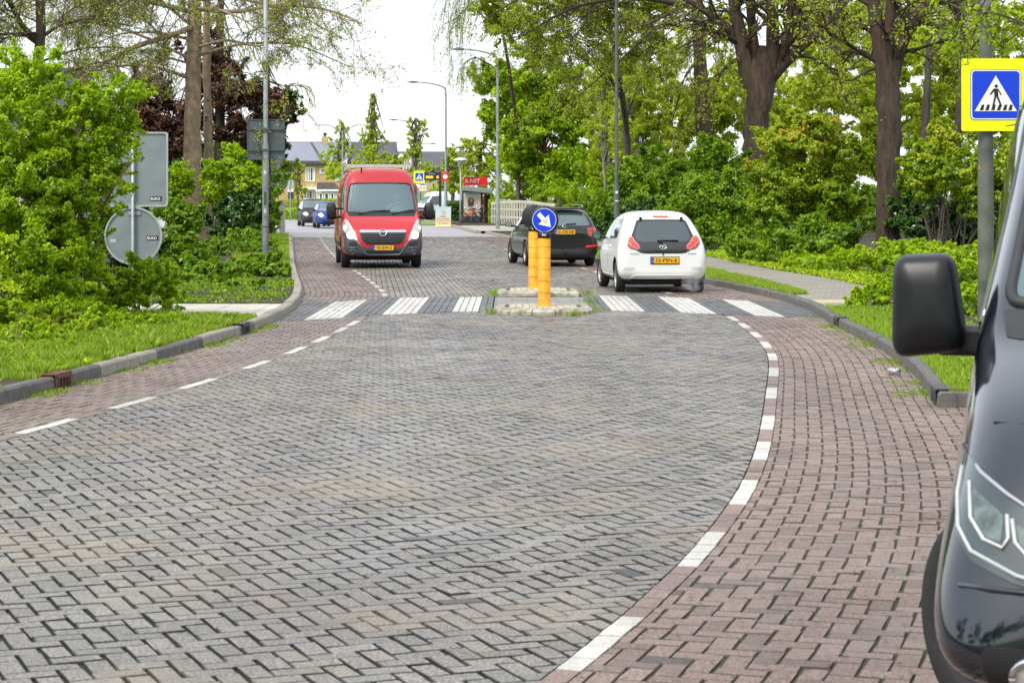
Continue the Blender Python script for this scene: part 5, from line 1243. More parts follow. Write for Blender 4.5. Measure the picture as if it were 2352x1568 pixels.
def driver(loc, rz, label, shirt):
    # local: faces +y, seat at origin
    V = [(0, 0, 0), (0, -.04, .25), (0, -.02, .44), (0, 0, .55), (0, .02, .62), (0, .03, .72), (0, .02, .80),
         (.19, -.02, .46), (.26, .10, .22), (.18, .34, .30), (.17, .40, .33), (-.19, -.02, .46), (-.26, .10, .22), (-.18, .34, .30), (-.17, .40, .33), (.1, .2, -.02), (.12, .45, .02), (-.1, .2, -.02), (-.12, .45, .02)]
    E = [(0, 1), (1, 2), (2, 3), (3, 4), (4, 5), (5, 6), (2, 7), (7, 8), (8, 9), (9, 10), (2, 11), (11, 12), (12, 13), (13, 14), (0, 15), (15, 16), (0, 17), (17, 18)]
    R_ = [.16, .15, .13, .055, .075, .095, .07, .07, .05, .036, .034, .07, .05, .036, .034, .09, .08, .09, .08]
    me = bpy.data.meshes.new('person'); me.from_pydata(V, E, []); me.update()
    o = bpy.data.objects.new('tmp', me); COL.objects.link(o); o.modifiers.new('skin', 'SKIN')
    bm = bmesh.new(); bm.from_mesh(me); lay = bm.verts.layers.skin.verify()
    for i, v in enumerate(bm.verts): v[lay].radius = (R_[i], R_[i]); v[lay].use_root = (i == 0)
    bm.to_mesh(me); bm.free()
    ss = o.modifiers.new('s', 'SUBSURF'); ss.levels = 2; ss.render_levels = 2
    dg = bpy.context.evaluated_depsgraph_get(); r = bpy.data.meshes.new_from_object(o.evaluated_get(dg)); bpy.data.objects.remove(o)
    skin = M('skin_tone', (.48, .28, .20), .55, var=.05); r.materials.append(shirt); r.materials.append(skin)
    for p in r.polygons:
        p.use_smooth = True
        if p.center.z > .52 or (p.center.y > .27 and p.center.z > .15): p.material_index = 1
    ob = link('person', r); ob.location = loc; ob.rotation_euler = (0, 0, rz); tag(ob, label, 'person')
    # face, hair, fingers
    m = MB()
    prof = [(0, .82)]; hb = M('hair_grey_brown', (.12, .09, .07), .8)
    import itertools
    vs = []; nn = 12
    for j in range(6):
        th_ = j/5*1.55
        for k in range(nn): a = 2*math.pi*k/nn; vs.append((.098*math.sin(th_)*math.cos(a), .02-.012+.108*math.sin(th_)*math.sin(a)-(.02 if math.sin(a) > .3 and j > 3 else 0), .735+.105*math.cos(th_)))
    m.add(vs, [(j*nn+k, j*nn+(k+1) % nn, (j+1)*nn+(k+1) % nn, (j+1)*nn+k) for j in range(5) for k in range(nn)]); m.build('hair', hb, ob, True)
    m = MB(); m.prism([(-.014, .67), (.014, .67), (.006, .715), (-.006, .715)], (0, .128, 0), 'y', .02); [m.box((sx*.096, .02, .70), (.015, .035, .05)) for sx in (-1, 1)]; m.build('nose_and_ears', skin, ob, bevel=.004)
    for sx in (-1, 1): m = MB(); m.disc((sx*.034, .122, .72), .011, 'y', .008, 10); m.build('eye', ink, ob)
    m = MB(); m.box((0, .118, .648), (.045, .01, .009)); m.build('mouth', lampred2, ob)
    for sx in (-1, 1):
        for f in range(5):
            m = MB(); x = sx*.16+(f-2)*.0; z0 = .33+(.022*(f-1.6)); m.tube([(sx*.17, .41, z0), (sx*.165, .445, z0+.004), (sx*.15, .452, z0), (sx*.140, .435, z0-.003)] if f < 4 else [(sx*.16, .40, .345), (sx*.145, .43, .37)], .009, 6); m.build('finger', skin, ob, True)
    return ob
R_ = Matrix.Rotation(math.radians(186.8), 3, 'Z'); P_ = Vector((-3.42, 52.9, 0))+R_ @ Vector((-.42, 1.15, 1.02)); driver(P_, math.radians(186.8), 'driver of the red van in a pale shirt, faint behind the windscreen', M('pale_shirt', (.45, .5, .52), .8))
m = MB(); sc = Vector((-.42, 1.57, 1.36))
m.v = []; ring = [Vector((.19*math.cos(a), .05*math.sin(a), .17*math.sin(a)))+sc for a in np.linspace(0, 6.283, 21)]; m.tube(ring, .014, 6); m.build('steering_wheel', black, t, True)

# ---- black estate car seen from behind
t = thing('estate_car', 'black estate car driving away left of the white hatchback, partly behind the bollards', 'car', (.98, 53.4, 0), math.radians(8.6))
bp_ = paint('black_car_paint', (.006, .007, .010), .18, coat=.6)
ST = [(-2.10, .42, .62, .76, .6, .6, .5), (-2.12, .32, .66, .84, .74, .72, .6), (-2.06, .24, .78, .98, .83, .80, .68), (-1.98, .20, .92, 1.10, .855, .83, .66), (-1.86, .19, .94, 1.30, .86, .84, .61), (-1.74, .18, .94, 1.42, .86, .84, .60), (-1.4, .18, .94, 1.455, .86, .84, .61), (-.6, .18, .93, 1.475, .86, .84, .62), (.1, .18, .92, 1.465, .86, .84, .62), (.5, .18, .91, 1.36, .86, .84, .62), (1.0, .18, .9, 1.06, .86, .84, .68), (1.2, .18, .88, .98, .86, .82, .68), (1.7, .2, .8, .88, .84, .78, .6), (2.0, .24, .66, .72, .74, .68, .5), (2.1, .34, .52, .6, .55, .5, .4)]
cuts = [arch_cut(sx*.79, yy, .35) for sx in (-1, 1) for yy in (-1.25, 1.25)]
me = solid(loft(ST), [bp_, under], cuts); body = link('body', me, t); bv = bvh_of(me)
panel('rear_window', bv, bezier_round([(-.50, 1.37), (.50, 1.37), (.64, 1.05), (.62, 1.01), (-.62, 1.01), (-.64, 1.05)], .15), 'y', -1, autoglass2, t, .006)
curve_part('wiper', [hit(bv, 'y', -1, x, z, .03) for x, z in ((0, 1.0), (.05, 1.05), (.3, 1.06))], .012, black, t)
sp = MB(); sp.box((0, -1.82, 1.425), (1.08, .22, .035)); sp.build('roof_spoiler', bp_, t, bevel=.012)
for sx in (-1, 1):
    lc = panel('tail_light', bv, bezier_round([(sx*.56, .97), (sx*.80, .98), (sx*.83, .82), (sx*.72, .74), (sx*.58, .76)], .1), 'y', -1, lampred2, t, .01, res=.03)
    panel('lens', bv, [(sx*.60, .93), (sx*.80, .935), (sx*.81, .90), (sx*.61, .895)], 'y', -1, lampred, lc, .016, res=.03); panel('lens', bv, [(sx*.60, .85), (sx*.79, .855), (sx*.79, .82), (sx*.61, .81)], 'y', -1, lampred, lc, .016, res=.03)
    panel('reflector', bv, [(sx*.52, .48), (sx*.80, .50), (sx*.80, .54), (sx*.53, .52)], 'y', -1, Mplain('reflector_red', (.8, .02, .01), .3, 0, .2), t, .012, res=.04)
    panel('side_window', bv, bezier_round([(-1.75, 1.02), (-.1, 1.0), (-.1, 1.36), (-1.55, 1.36)], .08), 'x', sx, autoglass, t, .006)
    panel('side_window', bv, bezier_round([(-.02, 1.0), (.95, .96), (.45, 1.34), (-.02, 1.36)], .08), 'x', sx, autoglass2, t, .006)
    panel('door_seam', bv, [(-.07, .3), (-.055, .3), (-.055, 1.0), (-.07, 1.0)], 'x', sx, trim, t, .002, res=.1)
    panel('door_handle', bv, [(-.35, .84), (-.15, .84), (-.15, .87), (-.35, .87)], 'x', sx, chrome, t, .012, res=.05)
    mirror_part(t, sx*.88, .80, 1.02, .18, .13, .12, bp_)
    m = MB(); m.tube([(sx*.56, -1.5, 1.47), (sx*.57, -1.4, 1.51), (sx*.57, .1, 1.52), (sx*.56, .25, 1.47)], .016, 6); m.build('roof_rail', M('roof_rail', (.3, .3, .3), .3, .7), t, True)
pb = hit(bv, 'y', -1, .0, .86, .016); plate(t, body, (0, pb.y-.02, .86), .51, .11, 'G-378-DB')
ovalring('maker_emblem', 0, 1.0, .04, .04, .012, t)
e_ = hit(bv, 'y', -1, .50, .955, .01); text_part('badge_lettering', 'FABIA', .14, .022, chrome, t, e_, (1, 0, 0), (0, 0, 1), .004)
e_ = hit(bv, 'y', -1, -.45, .955, .01); text_part('badge_lettering', 'SKODA', .16, .022, chrome, t, e_, (1, 0, 0), (0, 0, 1), .004)
panel('bumper_insert', bv, bezier_round([(-.6, .30), (.6, .30), (.55, .44), (-.55, .44)], .1), 'y', -1, trim, t, .01)
m = MB(); m.tube([(0, -1.55, 1.46), (.05, -1.75, 1.66)], .007, 5); m.build('aerial', black, t)
m = MB(); m.tube([(0, -2.0, .32), (0, -2.2, .34), (0, -2.2, .42)], .02, 8); m.build('tow_hook', iron, t, True)
m = MB(); m.box((0, 0, .22), (1.3, 3.4, .14)); m.build('underbody', under, t)
for sx in (-1, 1):
    for yy in (-1.25, 1.25): wheel(t, sx*.775, yy, .31, .19, .2)

# ---- small oncoming cars behind the van
def oncoming(name, label, loc, rz, L_, Wd, H, pm, seat=True, txt='67-PB-DN'):
    t = thing(name, label, 'car', loc, rz); h = L_/2; w = Wd/2
    ST = [(-h, .4, .6, .8, w*.7, w*.7, w*.55), (-h+.05, .25, .8, 1.0, w*.93, w*.92, w*.75), (-h+.2, .2, .92, H*.86, w, w*.97, w*.72), (-h+.5, .18, .93, H*.98, w, w*.98, w*.72), (-.3, .18, .93, H, w, w*.98, w*.74), (.1, .18, .92, H*.99, w, w*.98, w*.74), (.4, .18, .92, H*.92, w, w*.98, w*.74), (.95, .18, .93, H*.70, w, w*.98, w*.8), (1.2, .18, .88, .98, w, w*.96, w*.78), (h-.35, .2, .78, .86, w*.98, w*.9, w*.7), (h-.1, .22, .62, .70, w*.86, w*.8, w*.58), (h, .32, .5, .58, w*.6, w*.56, w*.4)]
    cuts = [arch_cut(sx*(w-.06), yy, .35) for sx in (-1, 1) for yy in (-h+.75, h-.78)]
    me = solid(loft(ST), [pm, under], cuts); link('body', me, t); bv = bvh_of(me)
    panel('windscreen', bv, bezier_round([(-w*.68, H*.93), (w*.68, H*.93), (w*.80, H*.70), (w*.78, H*.68), (-w*.78, H*.68), (-w*.80, H*.70)], .12), 'y', 1, autoglass2, t, .006)
    panel('grille', bv, bezier_round([(-.36, .70), (.36, .70), (.27, .58), (-.27, .58)], .1), 'y', 1, black, t, .012)
    o_ = [(-.37, .71), (.37, .71), (.27, .57), (-.27, .57), (-.37, .71)]; curve_part('grille_frame', [hit(bv, 'y', 1, a, b, .016) for a, b in o_], .014, chrome, t)
    ovalring('maker_emblem', 0, .69, .035, .035, .012, t, chrome, 'y', 1, bv, .02)
    panel('lower_intake', bv, bezier_round([(-.55, .42), (.55, .42), (.5, .28), (-.5, .28)], .1), 'y', 1, black, t, .012)
    for sx in (-1, 1):
        lc = panel('headlight', bv, bezier_round([(sx*w*.55, .66), (sx*w*.9, .70), (sx*w*.95, .80), (sx*w*.80, .82), (sx*w*.6, .75)], .15), 'y', 1, lampclear, t, .01, res=.04)
        panel('low_beam', bv, ell(sx*w*.76, .74, .11, .085), 'y', 1, hl_on, lc, .02, res=.04)
        panel('side_window', bv, bezier_round([(-h+.55, 1.0), (.95, 1.0), (.35, H*.92), (-h+.75, H*.92)], .08), 'x', sx, autoglass, t, .006, res=.1)
        mirror_part(t, sx*(w+.02), .8, 1.0, .17, .13, .12, black, glass=False)
        for yy in (-h+.75, h-.78): wheel(t, sx*(w-.09), yy, .31, .19, .2)
    yp = hit(bv, 'y', 1, 0, .49, .02).y; plate(t, None, (0, yp, .50), .5, .11, txt, face=1)
    return t
oncoming('hatchback_car', 'blue hatchback with lit headlights, half hidden behind the red van', (-10.3, 118.2, 0), math.radians(190), 4.0, 1.72, 1.45, paint('blue_car_paint', (.003, .035, .22), .5, coat=.1))
oncoming('hatchback_car', 'dark grey car with a lit headlight behind the blue hatchback', (-11.95, 126.0, 0), math.radians(191), 4.0, 1.72, 1.62, paint('dark_grey_car_paint', (.010, .010, .010), .55, coat=.1), txt='4-XKD-82')
# ---- white van far away
t = thing('delivery_van', 'white van parked in the distance behind the bus information sign', 'van', (-5.9, 172, -.1), math.radians(118))
wv = paint('white_van_paint', (.66, .68, .70), .35)
ST = [(-2.5, .5, 1.1, 2.1, .9, .92, .8), (-2.4, .3, 1.1, 2.3, .97, .97, .85), (0, .28, 1.1, 2.35, .98, .98, .86), (.9, .28, 1.1, 2.3, .98, .98, .84), (1.2, .28, 1.1, 2.0, .98, .97, .82), (1.75, .28, 1.1, 1.3, .98, .95, .84), (2.3, .3, .95, 1.05, .93, .86, .7), (2.5, .38, .6, .7, .7, .66, .5)]
me = solid(loft(ST), [wv, under], [arch_cut(sx*.9, yy, .38) for sx in (-1, 1) for yy in (-1.5, 1.5)]); link('body', me, t); bv = bvh_of(me)
panel('windscreen', bv, bezier_round([(-.72, 1.95), (.72, 1.95), (.82, 1.32), (-.82, 1.32)], .12), 'y', 1, autoglass2, t, .006, res=.1)
for sx in (-1, 1):
    panel('side_window', bv, bezier_round([(.4, 1.2), (1.6, 1.2), (1.15, 1.9), (.4, 1.95)], .1), 'x', sx, autoglass, t, .006, res=.1); mirror_part(t, sx*1.02, 1.35, 1.35, .18, .3, .15, black, glass=False)
    lc = panel('headlight', bv, [(sx*.5, .8), (sx*.85, .95), (sx*.85, 1.05), (sx*.6, .95)], 'y', 1, lampclear, t, .01)
    panel('red_marking', bv, [(-1.6, 1.2), (-.4, 1.2), (-.4, 1.5), (-1.6, 1.4)], 'x', sx, redm, t, .004, res=.2)
    for yy in (-1.5, 1.5): wheel(t, sx*.86, yy, .34, .2, .2)
# ---- parked bicycles at the shelter
def bicycle(loc, rz, label, col):
    t = thing('bicycle', label, 'bicycle', loc, rz, 'bicycles parked at the bus shelter')
    for yy in (-.52, .54):
        m = MB(); c = Vector((0, yy, .34)); ring = [c+Vector((0, .33*math.cos(a), .33*math.sin(a))) for a in np.linspace(0, 6.283, 25)]; m.tube(ring, .018, 6, caps=False); wh = m.build('wheel', tyre_m, t, True)
        m = MB(); [m.tube([c, c+Vector((0, .32*math.cos(a), .32*math.sin(a)))], .004, 4) for a in np.linspace(0, 6.283, 12, False)]; m.build('spokes', galv, wh)
    m = MB(); bb = (0, -.08, .30); st = (0, -.25, .82); hd = (0, .40, .88)
    for a, b in ((bb, st), (bb, (0, .42, .72)), (st, hd), (bb, (0, -.52, .34)), (st, (0, -.52, .34)), (hd, (0, .54, .34))): m.tube([a, b], .018, 6)
    m.build('frame', col, t, True)
    m = MB(); m.add([(-.04, -.08, .93), (.04, -.08, .93), (.09, -.36, .95), (-.09, -.36, .95), (-.03, -.08, .89), (.03, -.08, .89), (.08, -.36, .89), (-.08, -.36, .89)], [(0, 1, 2, 3), (7, 6, 5, 4), (0, 4, 5, 1), (1, 5, 6, 2), (2, 6, 7, 3), (3, 7, 4, 0)]); m.tube([(0, -.25, .8), (0, -.25, .9)], .014, 6); m.build('saddle', black, t, bevel=.015)
    m = MB(); m.tube([(0, .39, .86), (0, .38, 1.02)], .014, 6); m.tube([(-.30, .22, 1.04), (-.22, .36, 1.05), (0, .39, 1.04), (.22, .36, 1.05), (.30, .22, 1.04)], .014, 6); m.build('handlebar', chrome, t, True)
    m = MB(); m.box((0, -.55, .72), (.13, .34, .02)); m.box((0, -.70, .60), (.10, .02, .2)); m.build('rear_rack', black, t)
    m = MB(); m.box((0, -.08, .30), (.16, .17, .02)); m.box((.1, .0, .30), (.08, .09, .02)); m.box((-.1, -.16, .30), (.08, .09, .02)); m.build('pedals', black, t)
    return t
bc = [(-2.62, 130.5, .5, 'dark bicycle nearest the poster at the bus shelter', (.02, .03, .05)), (-2.1, 130.8, .7, 'black bicycle in the middle of the shelter row', (.01, .01, .012)), (-1.65, 131.2, .4, 'bicycle with a bluish frame at the right end of the shelter row', (.02, .10, .14))]
for i, (x, y, r_, l, c) in enumerate(bc): bicycle((x, y, .1), r_+math.pi/2, l, M('bicycle_paint_%s' % ('dark', 'black', 'blue')[i], c, .4))

# ---- large dark van at the right edge
a_ = math.radians(164); t = thing('camper_van', 'large dark blue grey van close by at the right edge, front wheel turned out', 'van', (2.866, 8.126, 0), a_)
dp = paint('dark_blue_grey_paint', (.003, .008, .015), .10, .0, coat=1.)
ST = [(-2.7, .5, 1.1, 2.1, .85, .88, .75), (-2.62, .35, 1.1, 2.3, .93, .95, .8), (-2.3, .3, 1.15, 2.38, .965, .98, .82), (0, .28, 1.16, 2.42, .97, .985, .83), (.55, .28, 1.16, 2.38, .97, .985, .82), (.80, .28, 1.17, 2.2, .97, .98, .79), (1.1, .28, 1.17, 1.85, .97, .98, .82), (1.4, .28, 1.17, 1.5, .97, .975, .87), (1.6, .28, 1.15, 1.29, .975, .97, .88), (1.85, .28, 1.10, 1.22, .985, .96, .86), (2.15, .28, 1.0, 1.13, 1.012, .945, .83), (2.38, .28, .86, 1.01, 1.018, .925, .76), (2.52, .28, .72, .84, 1.0, .90, .68), (2.62, .30, .58, .70, .93, .80, .55), (2.66, .36, .5, .6, .72, .66, .45)]
cuts = [arch_cut(sx*.86, yy, .42) for sx in (-1, 1) for yy in (-1.45, 1.62)]
me = solid(loft(ST), [dp, under], cuts, sub=3); body = link('body', me, t); bv = bvh_of(me)
wsd = bezier_round([(-.70, 2.16), (.70, 2.16), (.77, 1.80), (.84, 1.36), (.6, 1.32), (-.6, 1.32), (-.84, 1.36), (-.77, 1.80)], .12)
panel('windscreen', bv, wsd, 'y', 1, M('van_windscreen', (.055, .11, .12), .06, 0, var=.1, spec=1., coat=1), t, .008, res=.04)
pts = [hit(bv, 'y', 1, a, b, .0) for a, b in wsd]; curve_part('windscreen_seal', pts+[pts[0], pts[1]], .022, trim, t, 8)
panel('scuttle', bv, bezier_round([(-.84, 1.245), (.84, 1.245), (.86, 1.335), (-.86, 1.335)], .1), 'y', 1, trim, t, .007, res=.04)
for pts_ in (((.75, 1.30), (.4, 1.36), (.0, 1.38)), ((-.1, 1.3), (-.4, 1.36), (-.75, 1.38))): curve_part('wiper', [hit(bv, 'y', 1, x, z, .03) for x, z in pts_], .011, black, t)
for sx in (-1, 1):
    hl = bezier_round([(sx*.945, .95), (sx*.965, .84), (sx*.95, .73), (sx*.90, .67), (sx*.77, .62), (sx*.52, .58), (sx*.47, .64), (sx*.62, .75), (sx*.80, .85)], .12)
    lc = panel('headlight', bv, hl, 'y', 1, M('headlight_dark_glass', (.03, .05, .055), .05, .0, var=.3, scale=9, coat=1), t, .010, res=.025)
    curve_part('light_strip', [hit(bv, 'y', 1, sx*x, z, .016) for x, z in ((.943, .90), (.952, .83), (.942, .75), (.90, .695), (.77, .645), (.66, .622), (.54, .60))], .0065, M('light_strip_white', (.42, .45, .45), .2), lc, 8)
    curve_part('upper_chrome', [hit(bv, 'y', 1, sx*x, z, .014) for x, z in ((.945, .95), (.88, .90), (.80, .852), (.62, .752), (.49, .655))], .007, chrome, lc, 8)
    for ln in (((.915, .87), (.905, .78), (.865, .73), (.81, .712), (.795, .74), (.80, .80)), ((.785, .79), (.775, .73), (.74, .695), (.66, .672), (.60, .66))):
        curve_part('lamp_divider', [hit(bv, 'y', 1, sx*x, z, .014) for x, z in ln], .006, M('lamp_divider', (.5, .52, .52), .3), lc, 6)
    panel('projector_lens', bv, bezier_round([(sx*.905, .86), (sx*.895, .78), (sx*.86, .738), (sx*.815, .725), (sx*.81, .80)], .2), 'y', 1, M('projector_glass', (.10, .14, .13), .05, .3, var=.5, scale=25, coat=1), lc, .0125, res=.02)
    panel('projector_lens', bv, bezier_round([(sx*.775, .78), (sx*.765, .735), (sx*.735, .705), (sx*.65, .685), (sx*.67, .73)], .2), 'y', 1, MATS['projector_glass'], lc, .0125, res=.02)
    panel('fog_lamp_recess', bv, bezier_round([(sx*.60, .30), (sx*.84, .30), (sx*.87, .45), (sx*.62, .45)], .2), 'y', 1, black, t, .006, res=.03)
    ov = ovalring('fog_lamp', sx*.72, .37, .06, .05, .012, t, chrome, 'y', 1, bv, .012); panel('fog_lamp_glass', bv, ell(sx*.72, .37, .05, .042), 'y', 1, lampclear, ov, .012, res=.03)
    panel('side_window', bv, bezier_round([(.05, 1.26), (1.30, 1.26), (1.05, 1.62), (.72, 2.02), (.05, 2.06)], .08), 'x', sx, autoglass, t, .008, res=.05)
    panel('door_seam', bv, [(1.36, .4), (1.372, .4), (1.372, 1.2), (1.36, 1.2)], 'x', sx, ink, t, .0015, res=.05)
    panel('side_trim', bv, [(-1.0, .46), (1.1, .46), (1.1, .58), (-1.0, .58)], 'x', sx, trim, t, .012, res=.15)
    # mirror: tall rounded head on a low arm
    m = MB(); out = bezier_round([(-.135, -.165), (.125, -.195), (.120, .165), (-.085, .175)], .22, 6); n = len(out); cx = sx*1.125
    lay_ = ((.90, -.10), (.98, -.085), (1, -.02), (.985, .06), (.93, .10), (.80, .125), (.4, .138))
    vs = [(cx-sx*a*k*-1 if False else cx+(-a if sx > 0 else a)*-1*k, 1.20+yy, 1.335+b*k) for k, yy in lay_ for a, b in out]; fs = [tuple(range(n)), tuple(range(len(lay_)*n-1, (len(lay_)-1)*n-1, -1))]
    for j in range(len(lay_)-1): fs += [(j*n+i, j*n+(i+1) % n, (j+1)*n+(i+1) % n, (j+1)*n+i) for i in range(n)]
    m.add(vs, fs); mm_ = m.build('wing_mirror', M('mirror_shell', (.006, .007, .009), .42, var=.15, bump=.05, bscale=200), t, True)
    m = MB(); m.box((sx*1.0, 1.18, 1.205), (.20, .10, .105)); m.build('mirror_arm', MATS['mirror_shell'], mm_, bevel=.02, seg=3)
    m = MB(); m.prism([((cx+(a if sx > 0 else -a)*.86), 1.335+b*.86) for a, b in out], (0, 1.095, 0), 'y', .01); m.build('mirror_glass', chrome, mm_)
curve_part('bonnet_seam', [hit(bv, 'y', 1, x, 1.03-.00*abs(x), .0) for x in np.linspace(-.85, .85, 15)], .006, ink, t)
for sx in (-1, 1):
    m = MB(); h_ = bv.ray_cast(Vector((sx*.55, 1.95, 5)), Vector((0, 0, -1)))[0]; m.disc((sx*.55, 1.92, h_.z+.004), .10, 'z', .012, 24, ry=.045); m.build('bonnet_vent', black, t)
panel('grille', bv, bezier_round([(-.48, .84), (.48, .84), (.46, .74), (-.46, .74)], .1), 'y', 1, black, t, .012)
panel('lower_grille', bv, bezier_round([(-.55, .52), (.55, .52), (.5, .36), (-.5, .36)], .1), 'y', 1, black, t, .010)
curve_part('bumper_crease', [hit(bv, 'y', 1, x, .60, .0) for x in np.linspace(-.93, .93, 21)], .010, dp, t)
plate(t, body, (0, 2.70, .60), .52, .11, 'V-412-TK', face=1)
for sx in (-1, 1):
    for yy in (-1.45, 1.62): wheel(t, sx*(.875 if yy > 0 else .855), yy, .33, .225, .20, rimmat=M('dark_rim', (.05, .05, .055), .4, .6), steer=(math.radians(33) if yy > 0 else 0))
m = MB(); m.box((0, 0, .26), (1.5, 4.4, .14)); m.build('underbody', under, t)
# ------------------------------------------------------------------ vegetation
BR = Mleaf('leaf_bright', [(0, (.09, .19, .003)), (.4, (.31, .50, .006)), (.8, (.54, .70, .012)), (1, (.72, .80, .07))], .5)
MID = Mleaf('leaf_mid_green', [(0, (.035, .09, .004)), (.5, (.20, .37, .008)), (1, (.44, .60, .03))], .45)
OLIVE = Mleaf('leaf_olive', [(0, (.15, .20, .01)), (.5, (.36, .46, .02)), (1, (.60, .66, .08))], .55)
YEL = Mleaf('leaf_yellow_green', [(0, (.24, .33, .01)), (.5, (.50, .62, .03)), (1, (.74, .78, .14))], .6)
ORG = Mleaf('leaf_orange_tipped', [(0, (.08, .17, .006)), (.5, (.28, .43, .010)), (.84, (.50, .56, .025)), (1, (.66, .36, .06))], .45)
COP = Mleaf('leaf_copper', [(0, (.03, .009, .006)), (.6, (.09, .040, .018)), (1, (.27, .11, .04))], .3)
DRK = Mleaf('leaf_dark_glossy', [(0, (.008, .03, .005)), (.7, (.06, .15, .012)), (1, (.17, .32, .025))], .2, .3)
BK_RED = Mbark('bark_red_brown', (.014, .008, .006), (.115, .064, .042), 11, 1.8, .13)
BK_GREY = Mbark('bark_grey_brown', (.15, .10, .06), (.36, .27, .17), 6, .6, .6)
BK_TWIG = Mbark('bark_twig', (.05, .035, .025), (.12, .09, .06), 6, .3, .4)
BK_DARK = Mbark('bark_dark', (.02, .015, .012), (.07, .05, .038), 8, .8, .2)
BK_BIRCH = Mbark('bark_birch', (.08, .07, .055), (.42, .39, .32), 4, .3, 1.6)
BK_STEM = Mbark('bark_red_stem', (.12, .05, .02), (.26, .13, .06), 6, .3, .3)

def unit(a): return a/np.maximum(1e-9, np.linalg.norm(a, axis=-1, keepdims=True))
def leaf_geo(C, N, size, asp, rng, fold=.18):
    n = len(C); t = unit(np.cross(N, rng.normal(0, 1, (n, 3)))); s = np.cross(N, t); L_ = size*rng.uniform(.55, 1.35, n)[:, None]; W_ = L_*asp
    V = np.zeros((n, 4, 3)); V[:, 0] = C-t*L_*.5; V[:, 2] = C+t*L_*.5-N*L_*.12; V[:, 1] = C+s*W_*.5+N*L_*fold; V[:, 3] = C-s*W_*.5+N*L_*fold
    return V.reshape(-1, 3)
def clumps(blobs, dens, rng, shell=.45, crk=.34, upb=.15):
    """clump centres spread through ellipsoids given as (cx,cy,cz,rx,ry,rz[,weight])"""
    cs = []; rs = []; cen = []
    for b in blobs:
        cx, cy, cz, rx, ry, rz = b[:6]; w_ = b[6] if len(b) > 6 else 1
        k = max(5, int(dens*w_)); d = unit(rng.normal(0, 1, (k, 3)) + np.array([0, 0, upb])); f = rng.uniform(shell, 1.0, k)[:, None]**.7
        f = f*rng.uniform(.78, 1.12, (k, 1)); cs.append(np.array([cx, cy, cz])+d*f*np.array([rx, ry, rz])); cen.append(np.tile([cx, cy, cz], (k, 1)))
        rs.append(np.full(k, crk*(rx*rz*min(rx, ry))**(1/3))*rng.uniform(.6, 1.35, k))
    return np.concatenate(cs), np.concatenate(rs), np.concatenate(cen)
def leaves_from_clumps(cs, rs, cen, n, size, rng, flat=.6, out=.6, up=.55, asp=.62, vtop=None):
    p = rs**2; p = p/p.sum(); idx = rng.choice(len(cs), n, p=p)
    ax = unit(unit(cs-cen)*.8+np.array([0, 0, .45])+rng.normal(0, .55, cs.shape)); u = rng.uniform(-1.1, 1.5, n)
    off = ax[idx]*(u*rs[idx]*.8)[:, None]+rng.normal(0, .30, (n, 3))*(rs[idx]*(1.15-.45*np.maximum(u, 0)))[:, None]*np.array([1, 1, flat]); C = cs[idx]+off
    N = unit(unit(C-cen[idx])*out+unit(off)*.35+np.array([0, 0, up])+rng.normal(0, .55, (n, 3)))
    cv = rng.random(len(cs)); v = np.clip(.55*rng.random(n)+.38*cv[idx]+(0 if vtop is None else vtop(C)), 0, 1)
    return leaf_geo(C, N, size, asp, rng), v
def path_tubes(paths, sides=4):
    """paths: list of (pts (k,3), rad (k,)) all k equal -> vertices, quads"""
    P = np.array([p for p, r in paths]); R = np.array([r for p, r in paths]); m, k, _ = P.shape
    T = np.gradient(P, axis=1); T = unit(T); ref = np.where(np.abs(T[..., 2:3]) > .9, np.array([0, 1., 0]), np.array([0, 0, 1.]))
    U = unit(np.cross(T, ref)); Wd = np.cross(U, T); a = np.arange(sides)*2*math.pi/sides
    V = P[:, :, None]+(U[:, :, None]*np.cos(a)[None, None, :, None]+Wd[:, :, None]*np.sin(a)[None, None, :, None])*R[:, :, None, None]
    base = (np.arange(m)*k*sides)[:, None, None]; i = np.arange(k-1)[None, :, None]; j = np.arange(sides)[None, None, :]
    a0 = base+i*sides+j; a1 = base+i*sides+(j+1) % sides
    F = np.stack([a0, a1, a1+sides, a0+sides], -1).reshape(-1, 4)
    return V.reshape(-1, 3), F
KS = 6
def grow(p, d, L_, r, lev, rng, out, tips, droop=.1, spread=.8, kids=5, wander=.18, shrink=.62, rk=.5, up=0.):
    pts = [p]; dd = d.copy(); step = L_/(KS-1)
    for i in range(KS-1):
        dd = dd+rng.normal(0, wander, 3)+np.array([0, 0, (up-droop)*(1.0 if lev > 0 else 1.6)*(i+1)/KS]); dd /= np.linalg.norm(dd); pts.append(pts[-1]+dd*step)
    pts = np.array(pts); out.append((pts, np.linspace(r, max(r*.35, .0035), KS), lev))
    if lev == 0: tips.append(pts); return
    for k in range(kids):
        t = rng.uniform(.22, 1.0)*(KS-1); i = min(int(t), KS-2); q = pts[i]+(pts[i+1]-pts[i])*(t-i); ax = pts[i+1]-pts[i]; ax /= np.linalg.norm(ax)
        pr = rng.normal(0, 1, 3); pr -= ax*pr.dot(ax); pr /= np.linalg.norm(pr)
        nd = ax+pr*spread*rng.uniform(.6, 1.2); nd /= np.linalg.norm(nd)
        grow(q, nd, L_*shrink*rng.uniform(.7, 1.2), r*rk, lev-1, rng, out, tips, droop, spread, kids, wander, shrink, rk, up)
